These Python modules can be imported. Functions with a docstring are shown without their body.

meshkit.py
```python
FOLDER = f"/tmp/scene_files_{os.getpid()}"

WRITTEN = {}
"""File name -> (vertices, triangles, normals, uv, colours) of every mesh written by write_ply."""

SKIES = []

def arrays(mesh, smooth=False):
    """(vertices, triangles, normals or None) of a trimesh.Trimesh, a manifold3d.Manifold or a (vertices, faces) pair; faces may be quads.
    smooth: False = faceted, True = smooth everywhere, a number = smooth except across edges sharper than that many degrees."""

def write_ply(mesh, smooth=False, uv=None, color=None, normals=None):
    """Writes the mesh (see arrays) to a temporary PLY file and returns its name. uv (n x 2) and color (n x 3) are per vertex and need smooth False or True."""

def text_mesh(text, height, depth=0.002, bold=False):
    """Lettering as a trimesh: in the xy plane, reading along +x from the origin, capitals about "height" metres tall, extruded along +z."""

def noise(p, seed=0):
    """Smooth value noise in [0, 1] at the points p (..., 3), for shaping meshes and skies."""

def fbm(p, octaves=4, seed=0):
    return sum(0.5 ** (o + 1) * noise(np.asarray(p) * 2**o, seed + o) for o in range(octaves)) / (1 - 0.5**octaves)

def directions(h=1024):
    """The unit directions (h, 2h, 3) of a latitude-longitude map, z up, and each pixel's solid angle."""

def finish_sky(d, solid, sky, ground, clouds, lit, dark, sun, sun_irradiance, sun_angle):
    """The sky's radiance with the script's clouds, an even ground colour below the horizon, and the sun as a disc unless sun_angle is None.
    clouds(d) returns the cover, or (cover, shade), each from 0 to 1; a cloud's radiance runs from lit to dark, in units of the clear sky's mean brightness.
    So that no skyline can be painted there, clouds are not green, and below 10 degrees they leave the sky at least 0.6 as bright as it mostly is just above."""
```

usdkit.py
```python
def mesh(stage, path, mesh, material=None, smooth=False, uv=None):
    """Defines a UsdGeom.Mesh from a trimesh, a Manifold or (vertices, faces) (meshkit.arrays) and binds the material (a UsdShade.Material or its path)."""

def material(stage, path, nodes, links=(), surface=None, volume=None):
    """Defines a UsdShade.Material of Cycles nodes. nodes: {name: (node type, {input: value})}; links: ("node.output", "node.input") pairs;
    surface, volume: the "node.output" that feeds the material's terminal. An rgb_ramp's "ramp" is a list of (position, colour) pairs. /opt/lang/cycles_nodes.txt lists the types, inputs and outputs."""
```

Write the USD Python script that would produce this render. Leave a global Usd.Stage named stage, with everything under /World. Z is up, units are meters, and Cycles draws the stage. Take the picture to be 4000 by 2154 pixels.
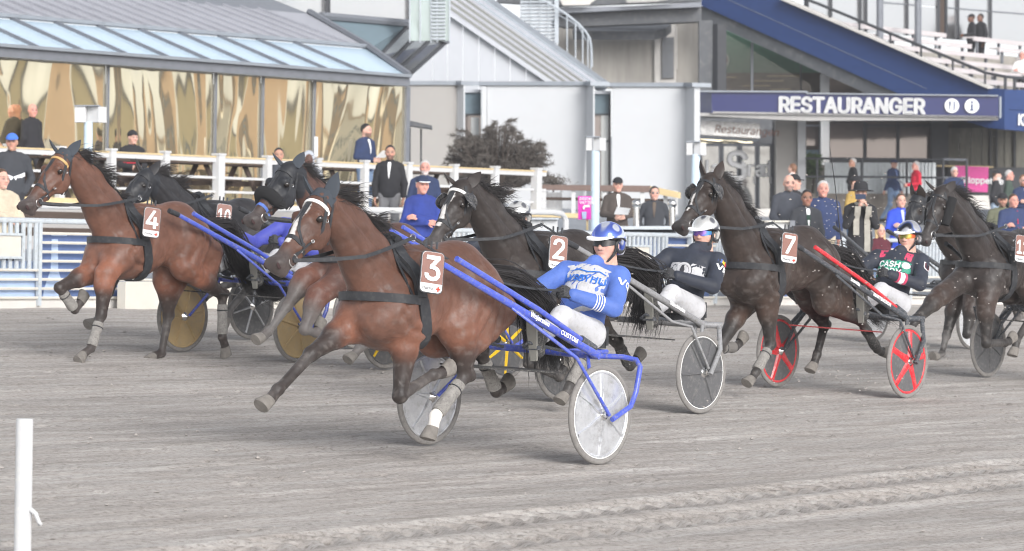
import math, random, numpy as np, trimesh, usdkit, meshkit
from pxr import Usd, UsdGeom, UsdLux, UsdShade, Gf, Sdf, Vt
from shapely.geometry import Polygon
rng = np.random.default_rng(7); random.seed(7)
stage = Usd.Stage.CreateInMemory()
UsdGeom.SetStageUpAxis(stage, UsdGeom.Tokens.z); UsdGeom.SetStageMetersPerUnit(stage, 1.0)
W_ = UsdGeom.Xform.Define(stage, '/World'); stage.SetDefaultPrim(W_.GetPrim())
UsdGeom.Scope.Define(stage, '/World/Looks')
A = np.array
# ------------------------------------------------------------------ camera
# world: x runs along the track (horses race towards -x), y outwards to the stands, z up, camera over the origin
FPX, CX, CY, BANK, ZC = 13500., 2000., 1077., .0447, 2.206
_up = A([.017, 1, -107/FPX]); _up /= np.linalg.norm(_up)
_fw = A([0, 0, 1.]); _fw = _fw - _up*(_fw@_up); _fw /= np.linalg.norm(_fw)
_d = A([11000/FPX, 1077/FPX, 1.]); _U = _d - _up*(_d@_up); _U /= np.linalg.norm(_U)
_N = np.cross(_up, _U); _N = _N if _N@_fw > 0 else -_N
CAM = np.stack([_U, _N, _up])                 # world from camera (right, up, forward)
EYE = A([0, 0, ZC])
RT, FW = CAM[:, 0].copy(), CAM[:, 2].copy()
RT[2] = 0; RT /= np.linalg.norm(RT); FWH = A([-RT[1], RT[0], 0])
cam = UsdGeom.Camera.Define(stage, '/World/camera')
r_, u_, f_ = CAM[:, 0], CAM[:, 1], CAM[:, 2]
cam.AddTransformOp().Set(Gf.Matrix4d(*r_, 0, *u_, 0, *(-f_), 0, *EYE, 1))
cam.CreateHorizontalApertureAttr(36.0); cam.CreateVerticalApertureAttr(36.0*551/1024)
cam.CreateFocalLengthAttr(36.0*FPX/4000); cam.CreateClippingRangeAttr(Gf.Vec2f(.1, 3000))
cam.CreateFStopAttr(5.0); cam.CreateFocusDistanceAttr(26.0)
cam.CreateExposureAttr(EXPOSURE := .33)
# ------------------------------------------------------------------ sky and sun
SUN_EL, SUN_DIR = math.radians(27), A([-.40, -.92, 0])
SUN_DIR = SUN_DIR/np.linalg.norm(SUN_DIR)*math.cos(SUN_EL); SUN_DIR[2] = math.sin(SUN_EL)
usdkit.material(stage, '/World/Looks/sky_look', {
    'sky': ('sky_texture', {'sky_type': 'single_scattering', 'sun_disc': False, 'sun_elevation': SUN_EL, 'sun_rotation': math.atan2(SUN_DIR[0], SUN_DIR[1]), 'aerosol_density': 2.2}),
    'co': ('texture_coordinate', {}), 'mp': ('mapping', {'scale': (1.2, 1.2, 3.0)}),
    'nz': ('noise_texture', {'scale': 2.2, 'detail': 6.0, 'roughness': .55}),
    'rp': ('rgb_ramp', {'ramp': [(0, (.45,)*3), (.45, (.75,)*3), (.7, (1,)*3)]}),
    'bw': ('rgb_to_bw', {}), 'gr': ('mix', {'mix_type': 'multiply', 'fac': 1.0, 'color2': (1.5, 1.52, 1.58)}),
    'mx': ('mix', {'mix_type': 'mix'}),
    'bg': ('background_shader', {'strength': .15})},
    [('co.generated', 'mp.vector'), ('mp.vector', 'nz.vector'), ('nz.fac', 'rp.fac'), ('sky.color', 'bw.color'), ('bw.val', 'gr.color1'),
     ('rp.color', 'mx.fac'), ('sky.color', 'mx.color1'), ('gr.color', 'mx.color2'), ('mx.color', 'bg.color')], surface='bg.background')
dome = UsdLux.DomeLight.Define(stage, '/World/sky')
UsdShade.MaterialBindingAPI.Apply(dome.GetPrim()).Bind(UsdShade.Material.Get(stage, '/World/Looks/sky_look'))
dome.GetPrim().SetCustomDataByKey('kind', 'structure')
sun = UsdLux.DistantLight.Define(stage, '/World/sun')
sun.CreateNormalizeAttr(True); sun.CreateIntensityAttr(.32); sun.CreateAngleAttr(27.0); sun.CreateColorAttr(Gf.Vec3f(1, .95, .88))
zz = SUN_DIR/np.linalg.norm(SUN_DIR); xx = np.cross([0, 0, 1.], zz); xx /= np.linalg.norm(xx); yy = np.cross(zz, xx)
sun.AddTransformOp().Set(Gf.Matrix4d(*xx, 0, *yy, 0, *zz, 0, 0, 0, 40, 1))

# ------------------------------------------------------------------ picture -> place
def ray(x, y): return CAM@A([(x-CX)/FPX, (CY-y)/FPX, 1.])
def onN(x, y, n): r = ray(x, y); return EYE + r*(n/r[1])            # on the plane y = n (parallel to the track)
def onU(x, y, u): r = ray(x, y); return EYE + r*(u/r[0])            # on the plane x = u (across the track)
def onD(x, y, D): r = ray(x, y); return EYE + r*(D/(r@FWH))         # on the plane D metres ahead
def onP(x, y, p, nrm): r = ray(x, y); return EYE + r*((p-EYE)@nrm/(r@nrm))
def trackz(y): return BANK*y
def apronz(y): return 1.45 + .076*(y-31)
# ------------------------------------------------------------------ prims
used = {}
def numbered(parent, name):
    k = (str(parent), name); i = used.get(k, -1) + 1; used[k] = i
    return f'{parent}/{name}' if i == 0 else f'{parent}/{name}_{i:03d}'
def setd(p, **kw):
    for k, v in kw.items():
        if v: p.SetCustomDataByKey(k, v)
    return p
ORG = {}; XF = [None]
def thing(name, label=None, category=None, loc=(0, 0, 0), group=None, kind=None):
    p = numbered('/World', name); x = UsdGeom.Xform.Define(stage, p); x.AddTranslateOp().Set(Gf.Vec3d(*map(float, loc)))
    ORG[p] = A(loc, float); setd(x.GetPrim(), label=label, category=category, group=group, kind=kind)
    return p
def part(parent, name, mesh, mat, smooth=False, label=None, coat=None, kind=None):
    """one mesh, in world coordinates, under a thing or a part"""
    v, f = tri(mesh)
    if XF[0] is not None: v = XF[0](v)
    root = '/'.join(parent.split('/')[:3]); o = ORG.get(root, np.zeros(3))
    p = numbered(parent, name)
    if coat is not None: smooth = True
    m = usdkit.mesh(stage, p, (v-o, f), M(mat), smooth=smooth)
    if coat is not None:
        UsdGeom.PrimvarsAPI(m).CreatePrimvar('coat', Sdf.ValueTypeNames.Color3fArray, 'vertex').Set(Vt.Vec3fArray.FromNumpy(np.asarray(coat, np.float32)))
    setd(m.GetPrim(), label=label, kind=kind)
    return p
def single(name, mesh, mat, label=None, category=None, group=None, kind=None, smooth=False):
    v, f = tri(mesh); p = numbered('/World', name)
    m = usdkit.mesh(stage, p, (v, f), M(mat), smooth=smooth); setd(m.GetPrim(), label=label, category=category, group=group, kind=kind)
    return p
def copies(src, name, label, category, loc, rotz=0, group=None):
    p = numbered('/World', name); x = UsdGeom.Xform.Define(stage, p)
    x.AddTranslateOp().Set(Gf.Vec3d(*map(float, loc))); x.AddRotateZOp().Set(rotz)
    x.GetPrim().GetReferences().AddInternalReference(src); x.GetPrim().SetInstanceable(True)
    setd(x.GetPrim(), label=label, category=category, group=group); return p
# ------------------------------------------------------------------ mesh pieces: each returns (v, f)
def tri(m):
    if isinstance(m, trimesh.Trimesh): return np.array(m.vertices), np.array(m.faces)
    if isinstance(m, list): return join(m)
    return np.asarray(m[0], float), np.asarray(m[1], int)
def join(ms):
    V, F, k = [], [], 0
    for m in ms:
        v, f = tri(m); V.append(v); F.append(f+k); k += len(v)
    return np.vstack(V), np.vstack(F)
_BF = A([[0, 2, 1], [1, 2, 3], [4, 5, 6], [5, 7, 6], [0, 1, 4], [1, 5, 4], [2, 6, 3], [3, 6, 7], [0, 4, 2], [2, 4, 6], [1, 3, 5], [3, 7, 5]])
def box(c, s, ex=None, ey=None):
    """box centred on c with sizes s along ex, ey and their cross product"""
    ex = A([1., 0, 0]) if ex is None else A(ex, float); ey = A([0, 1., 0]) if ey is None else A(ey, float)
    ex = ex/np.linalg.norm(ex); ey = ey - ex*(ex@ey); ey /= np.linalg.norm(ey); ez = np.cross(ex, ey)
    v = A([A(c, float)+ex*s[0]*(i-.5)+ey*s[1]*(j-.5)+ez*s[2]*(k-.5) for k in (0, 1) for j in (0, 1) for i in (0, 1)])
    return v, _BF
def bar(p, q, w, h, upv=(0, 0, 1)):
    p, q = A(p, float), A(q, float); d = q-p; L = np.linalg.norm(d); s = np.cross(upv, d)
    if np.linalg.norm(s) < 1e-6*L: s = np.cross([1., 0, 0], d)
    return box((p+q)/2, (L, w, h), d, s)
def tube(pts, r, seg=8, closed=False, caps=True):
    P = A(pts, float); n = len(P); r = np.broadcast_to(r, (n,)).astype(float)
    T = np.gradient(P, axis=0) if not closed else np.roll(P, -1, 0)-np.roll(P, 1, 0)
    T /= np.linalg.norm(T, axis=1, keepdims=True)+1e-12
    ref = A([0, 0, 1.]) if abs(T[:, 2]).mean() < .8 else A([1., 0, 0])
    S = np.cross(T, ref); S /= np.linalg.norm(S, axis=1, keepdims=True)+1e-12; Bv = np.cross(T, S)
    a = np.arange(seg)*2*math.pi/seg
    v = (P[:, None]+r[:, None, None]*(np.cos(a)[None, :, None]*S[:, None]+np.sin(a)[None, :, None]*Bv[:, None])).reshape(-1, 3)
    F = []
    for i in range(n if closed else n-1):
        i2 = (i+1) % n
        for j in range(seg):
            a0, a1, b0, b1 = i*seg+j, i*seg+(j+1) % seg, i2*seg+j, i2*seg+(j+1) % seg
            F += [(a0, b0, a1), (a1, b0, b1)]
    if caps and not closed:
        v = np.vstack([v, P[:1], P[-1:]]); k = n*seg
        for j in range(seg): F += [(k, j, (j+1) % seg), (k+1, (n-1)*seg+(j+1) % seg, (n-1)*seg+j)]
    return v, A(F)
def ring(c, ax, R, r, seg=32, rs=8):
    ax = A(ax, float); ax /= np.linalg.norm(ax); e1 = np.cross(ax, [0, 0, 1.]) if abs(ax[2]) < .9 else np.cross(ax, [1., 0, 0])
    e1 /= np.linalg.norm(e1); e2 = np.cross(ax, e1); t = np.arange(seg)*2*math.pi/seg; a = np.arange(rs)*2*math.pi/rs
    rad = np.cos(t)[:, None]*e1+np.sin(t)[:, None]*e2
    v = (A(c)+rad[:, None]*(R+r*np.cos(a))[None, :, None]+ax*(r*np.sin(a))[None, :, None]).reshape(-1, 3)
    F = []
    for i in range(seg):
        for j in range(rs):
            a0, a1, b0, b1 = i*rs+j, i*rs+(j+1) % rs, ((i+1) % seg)*rs+j, ((i+1) % seg)*rs+(j+1) % rs
            F += [(a0, b0, a1), (a1, b0, b1)]
    return v, A(F)
def lathe(c, ax, prof, seg=32, up=None):
    """revolve (radius, height) pairs about the axis ax through c"""
    ax = A(ax, float); ax /= np.linalg.norm(ax); e1 = np.cross(ax, [0, 0, 1.]) if abs(ax[2]) < .9 else np.cross(ax, [1., 0, 0])
    e1 /= np.linalg.norm(e1); e2 = np.cross(ax, e1); t = np.arange(seg)*2*math.pi/seg
    v = np.vstack([A(c)+ax*h+r*(np.cos(t)[:, None]*e1+np.sin(t)[:, None]*e2) for r, h in prof]); F = []
    for i in range(len(prof)-1):
        for j in range(seg):
            a0, a1, b0, b1 = i*seg+j, i*seg+(j+1) % seg, (i+1)*seg+j, (i+1)*seg+(j+1) % seg
            F += [(a0, a1, b0), (a1, b1, b0)]
    return v, A(F)
def ball(c, r, sub=2):
    m = trimesh.creation.icosphere(subdivisions=sub); return m.vertices*np.broadcast_to(A(r, float), 3)+A(c), m.faces
def prism(pts, t, back=None):
    """a flat polygon of 3-D points given thickness t away from the camera"""
    P = A(pts, float); n = np.zeros(3)
    for i in range(len(P)): n += np.cross(P[i], P[(i+1) % len(P)])
    n /= np.linalg.norm(n)
    if (P.mean(0)-EYE)@n < 0: n = -n
    if back is not None: n = A(back, float)
    e1 = P[1]-P[0]; e1 /= np.linalg.norm(e1); nn = np.cross(e1, n); e2 = nn/np.linalg.norm(nn)
    uv = np.c_[(P-P[0])@e1, (P-P[0])@e2]
    tv, tf = trimesh.creation.triangulate_polygon(Polygon(uv), engine='earcut')
    k = len(P); idx = [int(np.argmin(((uv-q)**2).sum(1))) for q in tv]
    v = np.vstack([P, P+n*t]); F = []
    for a, b, c in tf:
        a, b, c = idx[a], idx[b], idx[c]; F += [(a, b, c), (a+k, c+k, b+k)]
    for i in range(k):
        j = (i+1) % k; F += [(i, j, i+k), (j, j+k, i+k)]
    m = trimesh.Trimesh(v, A(F), process=False); trimesh.repair.fix_normals(m)
    return np.array(m.vertices), np.array(m.faces)
def rect(x0, y0, x1, y1): return [(x0, y0), (x1, y0), (x1, y1), (x0, y1)]
def slab(pix, plane, t, off=0.0):
    """polygon of picture points set on a plane function and given thickness away from the camera"""
    P = A([plane(x, y) for x, y in pix])
    m = prism(P, t); 
    if off: 
        n = np.cross(P[1]-P[0], P[2]-P[0]); n /= np.linalg.norm(n); n = n if (P.mean(0)-EYE)@n > 0 else -n
        m = (m[0]+n*off, m[1])
    return m
PD = lambda D: (lambda x, y: onD(x, y, D))
PN = lambda n: (lambda x, y: onN(x, y, n))
PU = lambda u: (lambda x, y: onU(x, y, u))
def PA(x, y, D, deg):
    """vertical plane through picture point (x, y) at D metres, turned deg from facing the camera (its right end away for deg > 0)"""
    p = onD(x, y, D); a = math.radians(deg); nrm = FWH*math.cos(a)-RT*math.sin(a)
    return lambda px, py: onP(px, py, p, nrm)
def text(s, h, o, ex, ey, depth=.01, bold=True, centre=False):
    m = meshkit.text_mesh(s, h, depth, bold); v = np.array(m.vertices); ex, ey = A(ex, float), A(ey, float); ez = np.cross(ex, ey)
    if centre: v[:, 0] -= (v[:, 0].min()+v[:, 0].max())/2
    return A(o)+v[:, :1]*ex+v[:, 1:2]*ey+v[:, 2:]*ez, np.array(m.faces)
def strands(P, R):
    """many 3-sided tapering hairs: P (S, K, 3), R (K,) or (S, K)"""
    S, K, _ = P.shape; R = np.broadcast_to(R, (S, K))
    T = np.gradient(P, axis=1); T /= np.linalg.norm(T, axis=2, keepdims=True)+1e-9
    s = np.cross(T, A([.31, .93, .2])); s /= np.linalg.norm(s, axis=2, keepdims=True)+1e-9; b = np.cross(T, s)
    a = np.arange(3)*2*math.pi/3
    v = P[:, :, None]+R[:, :, None, None]*(np.cos(a)[:, None]*s[:, :, None]+np.sin(a)[:, None]*b[:, :, None])
    base = (np.arange(S)*K*3)[:, None]; F = []
    for i in range(K-1):
        for j in range(3):
            j2 = (j+1) % 3; F += [(i*3+j, (i+1)*3+j, i*3+j2), (i*3+j2, (i+1)*3+j, (i+1)*3+j2)]
    return v.reshape(-1, 3), (base[:, :, None]+A(F)[None]).reshape(-1, 3)
# ------------------------------------------------------------------ smooth bodies: blended tapered limbs -> one surface
class Body:
    def __init__(s): s.p = []
    def cap(s, a, b, ra, rb, k=.04, lat=1.0): s.p.append(('c', A(a, float), A(b, float), ra, rb, k, lat)); return s
    def ball(s, c, r, k=.04): return s.cap(c, A(c)+[1e-4, 0, 0], r, r, k)
    def ell(s, c, r, k=.04, R=None): s.p.append(('e', A(c, float), A(r, float), None if R is None else A(R, float), 0, k, 1.)); return s
    def cut(s, fn): s.p.append(('x', fn)); return s
    def grid(s, h):
        lo, hi = [], []
        for q in s.p:
            if q[0] == 'c': r = max(q[3], q[4]); lo += [np.minimum(q[1], q[2])-r]; hi += [np.maximum(q[1], q[2])+r]
            elif q[0] == 'e': r = q[2].max(); lo += [q[1]-r]; hi += [q[1]+r]
        s.h = h; s.o = np.min(lo, 0)-.05-2*h; n = np.ceil((np.max(hi, 0)+.05+2*h-s.o)/h).astype(int)+1
        ax = [s.o[i]+h*np.arange(n[i]) for i in range(3)]; f = np.full(n, 5., np.float32)
        for q in s.p:
            if q[0] == 'x':
                g = np.meshgrid(*ax, indexing='ij'); f = np.maximum(f, q[1](np.stack(g, -1))).astype(np.float32); continue
            k = q[5]; pad = k+2*h+.04
            if q[0] == 'c': r = max(q[3], q[4]); l, u = np.minimum(q[1], q[2])-r-pad, np.maximum(q[1], q[2])+r+pad
            else: r = q[2].max(); l, u = q[1]-r-pad, q[1]+r+pad
            i0 = np.clip(((l-s.o)/h).astype(int), 0, n); i1 = np.clip(((u-s.o)/h).astype(int)+2, 0, n)
            sl = tuple(slice(i0[i], i1[i]) for i in range(3)); X, Y, Z = np.meshgrid(*[ax[i][sl[i]] for i in range(3)], indexing='ij', sparse=True)
            if q[0] == 'c':
                lt = A([1, q[6], 1.]); a, b = q[1], q[2]; d = (b-a)*lt; L2 = d@d
                x, y, z = X-a[0], (Y-a[1])*q[6], Z-a[2]
                t = np.clip((x*d[0]+y*d[1]+z*d[2])/max(L2, 1e-9), 0, 1)
                dist = np.sqrt((x-t*d[0])**2+(y-t*d[1])**2+(z-t*d[2])**2)-(q[3]+(q[4]-q[3])*t)
                if q[6] > 1: dist = dist/(1+.35*(q[6]-1))
            else:
                x, y, z = X-q[1][0], Y-q[1][1], Z-q[1][2]
                if q[3] is not None:
                    R = q[3]; x, y, z = x*R[0, 0]+y*R[1, 0]+z*R[2, 0], x*R[0, 1]+y*R[1, 1]+z*R[2, 1], x*R[0, 2]+y*R[1, 2]+z*R[2, 2]
                r = q[2]; k0 = np.sqrt((x/r[0])**2+(y/r[1])**2+(z/r[2])**2); k1 = np.sqrt((x/r[0]**2)**2+(y/r[1]**2)**2+(z/r[2]**2)**2)
                dist = k0*(k0-1)/np.maximum(k1, 1e-6)
            c = f[sl]; w = np.clip(.5+.5*(c-dist)/k, 0, 1); f[sl] = c+(dist-c)*w-k*w*(1-w)
        s.f = f; return s
    def mesh(s, h):
        s.grid(h); f = s.f; sg = f < 0; n = A(f.shape)
        cnt = np.zeros(n-1, np.int8)
        for i in (0, 1):
            for j in (0, 1):
                for k in (0, 1): cnt += sg[i:n[0]-1+i, j:n[1]-1+j, k:n[2]-1+k]
        C = np.argwhere((cnt > 0) & (cnt < 8)); idx = np.full(n-1, -1, np.int32); idx[tuple(C.T)] = np.arange(len(C))
        off = A([(i, j, k) for i in (0, 1) for j in (0, 1) for k in (0, 1)])
        vals = np.stack([f[tuple((C+o).T)] for o in off], 1); acc = np.zeros((len(C), 3)); num = np.zeros(len(C))
        for a in range(8):
            for b in range(a+1, 8):
                if abs(off[a]-off[b]).sum() != 1: continue
                va, vb = vals[:, a], vals[:, b]; m = (va < 0) != (vb < 0); t = va/np.where(m, va-vb, 1)
                p = off[a]+t[:, None]*(off[b]-off[a]); acc[m] += p[m]; num[m] += 1
        v = s.o+s.h*(C+acc/num[:, None]); F = []
        for ax in range(3):
            b, c = (ax+1) % 3, (ax+2) % 3; s0 = [slice(None)]*3; s1 = [slice(None)]*3; s0[ax] = slice(0, -1); s1[ax] = slice(1, None)
            E = np.argwhere(sg[tuple(s0)] != sg[tuple(s1)]); E = E[(E[:, b] > 0) & (E[:, c] > 0) & (E[:, b] < n[b]-1) & (E[:, c] < n[c]-1)]
            if not len(E): continue
            q = []
            for db, dc in ((1, 1), (0, 1), (0, 0), (1, 0)):
                e = E.copy(); e[:, b] -= db; e[:, c] -= dc; q.append(idx[tuple(e.T)])
            q = np.stack(q, 1); fl = sg[tuple(E.T)]; q[~fl] = q[~fl][:, ::-1]
            F += [q[:, [0, 1, 2]], q[:, [0, 2, 3]]]
        return v, np.vstack(F)
    def val(s, p):
        g = (np.asarray(p)-s.o)/s.h; n = A(s.f.shape); i = np.clip(g.astype(int), 0, n-2); t = np.clip(g-i, 0, 1); r = 0
        for a in (0, 1):
            for b in (0, 1):
                for c in (0, 1):
                    r = r+s.f[i[..., 0]+a, i[..., 1]+b, i[..., 2]+c]*np.where(a, t[..., 0], 1-t[..., 0])*np.where(b, t[..., 1], 1-t[..., 1])*np.where(c, t[..., 2], 1-t[..., 2])
        inside = np.all((g >= 0) & (g <= n-1), -1); return np.where(inside, r, 5.)
    def hit(s, c, d, far=.6, off=0.0, step=.006):
        """first surface point met coming from c + far*d towards c (arrays of points)"""
        c = np.atleast_2d(A(c, float)); d = np.atleast_2d(A(d, float)); d = d/np.linalg.norm(d, axis=1, keepdims=True)
        c, d = np.broadcast_arrays(c, d); t = np.arange(far, -.05, -step); v = s.val(c[:, None]+d[:, None]*t[None, :, None])
        k = np.argmax(v < off, 1); ok = (v < off).any(1); tt = np.where(ok, t[k], .02); return c+d*tt[:, None]
def ribbon(P, nrm, w, t=.004, closed=False):
    """a strap of width w lying on points P with outward normals"""
    P = A(P, float); nrm = A(nrm, float); nrm = nrm/np.linalg.norm(nrm, axis=1, keepdims=True)
    T = (np.roll(P, -1, 0)-np.roll(P, 1, 0)) if closed else np.gradient(P, axis=0); T /= np.linalg.norm(T, axis=1, keepdims=True)+1e-9
    s = np.cross(T, nrm); s /= np.linalg.norm(s, axis=1, keepdims=True)+1e-9
    n = len(P); v = np.stack([P-s*w/2, P+s*w/2, P+s*w/2+nrm*t, P-s*w/2+nrm*t], 1).reshape(-1, 3); F = []
    for i in range(n if closed else n-1):
        i2 = (i+1) % n
        for j in range(4):
            a0, a1, b0, b1 = i*4+j, i*4+(j+1) % 4, i2*4+j, i2*4+(j+1) % 4; F += [(a0, b0, a1), (a1, b0, b1)]
    if not closed: F += [(0, 1, 2), (0, 2, 3), ((n-1)*4+2, (n-1)*4+1, (n-1)*4), ((n-1)*4+3, (n-1)*4+2, (n-1)*4)]
    return v, A(F)
def segdist(p, pts):
    p = np.asarray(p); best = np.full(len(p), 9.)
    for a, b in zip(pts[:-1], pts[1:]):
        a, b = A(a), A(b); d = b-a; t = np.clip(((p-a)@d)/max(d@d, 1e-9), 0, 1); best = np.minimum(best, np.linalg.norm(p-a-t[:, None]*d, axis=1))
    return best
# ------------------------------------------------------------------ materials
LOOK, _m = {}, {}
def M(name):
    if name not in _m: _m[name] = LOOK[name]('/World/Looks/'+name)
    return _m[name]
def look(name, col, rough=.6, metal=0., spec=.4, var=.12, scale=6., bump=0., bscale=60., stretch=None, dirt=None, coat=0.):
    """a worn surface: two scales of noise in the colour, optional bump, optional dirt colour"""
    def make(path):
        c = A(col, float)
        n = {'co': ('texture_coordinate', {}), 'mp': ('mapping', {'scale': stretch or (1, 1, 1)}),
             'nz': ('noise_texture', {'scale': scale, 'detail': 5., 'roughness': .6}),
             'rp': ('rgb_ramp', {'ramp': [(.25, tuple(np.clip(c*(1-var), 0, 1))), (.5, tuple(c)), (.78, tuple(np.clip(c*(1+var), 0, 1)))]}),
             'rr': ('map_range', {'from_min': .2, 'from_max': .8, 'to_min': max(rough-.08, .02), 'to_max': min(rough+.1, 1)}),
             'p': ('principled_bsdf', {'metallic': metal, 'specular_ior_level': spec, 'coat_weight': coat})}
        l = [('co.object', 'mp.vector'), ('mp.vector', 'nz.vector'), ('nz.fac', 'rp.fac'), ('nz.fac', 'rr.value'), ('rr.result', 'p.roughness')]
        src = 'rp.color'
        if dirt is not None:
            n['dn'] = ('noise_texture', {'scale': scale*3.1, 'detail': 8., 'roughness': .7}); n['dr'] = ('rgb_ramp', {'ramp': [(.5, (0, 0, 0)), (.7, (1, 1, 1))]})
            n['dm'] = ('mix', {'mix_type': 'mix', 'color2': dirt}); l += [('mp.vector', 'dn.vector'), ('dn.fac', 'dr.fac'), ('dr.color', 'dm.fac'), (src, 'dm.color1')]; src = 'dm.color'
        l.append((src, 'p.base_color'))
        if bump:
            n['bz'] = ('noise_texture', {'scale': bscale, 'detail': 4.}); n['bp'] = ('bump', {'strength': min(bump, 1), 'distance': .01*max(1, bump)})
            l += [('mp.vector', 'bz.vector'), ('bz.fac', 'bp.height'), ('bp.normal', 'p.normal')]
        return usdkit.material(stage, path, n, l, surface='p.BSDF')
    LOOK[name] = make; return name
def coatlook(name, rough, spec, scale, amt, bump, sss=0.):
    """colour carried by the mesh, broken up by noise"""
    def make(path):
        n = {'at': ('attribute', {'attribute': 'coat'}), 'co': ('texture_coordinate', {}), 'nz': ('noise_texture', {'scale': scale, 'detail': 9., 'roughness': .72}),
             'rp': ('rgb_ramp', {'ramp': [(.25, (1-amt,)*3), (.75, (1+amt,)*3)]}), 'mx': ('mix', {'mix_type': 'multiply', 'fac': 1.}),
             'bz': ('noise_texture', {'scale': scale*14, 'detail': 3.}), 'bp': ('bump', {'strength': bump, 'distance': .01}), 'b2': ('noise_texture', {'scale': scale*1.1, 'detail': 2.5, 'distortion': .8}), 'bq': ('bump', {'strength': min(1, bump*4), 'distance': .012 if sss == 0 else .001}),
             'p': ('principled_bsdf', {'roughness': rough, 'specular_ior_level': spec, 'subsurface_weight': sss, 'subsurface_scale': .01, 'sheen_weight': .0})}
        l = [('co.object', 'nz.vector'), ('nz.fac', 'rp.fac'), ('at.color', 'mx.color1'), ('rp.color', 'mx.color2'), ('mx.color', 'p.base_color'),
             ('co.object', 'bz.vector'), ('bz.fac', 'bp.height'), ('co.object', 'b2.vector'), ('b2.fac', 'bq.height'), ('bp.normal', 'bq.normal'), ('bq.normal', 'p.normal')]
        return usdkit.material(stage, path, n, l, surface='p.BSDF')
    LOOK[name] = make; return name
coatlook('horse_coat', .44, .38, 9., .32, .18)
coatlook('skin', .55, .35, 30., .06, .05, .12)
GREY = (.30, .285, .27)
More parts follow.
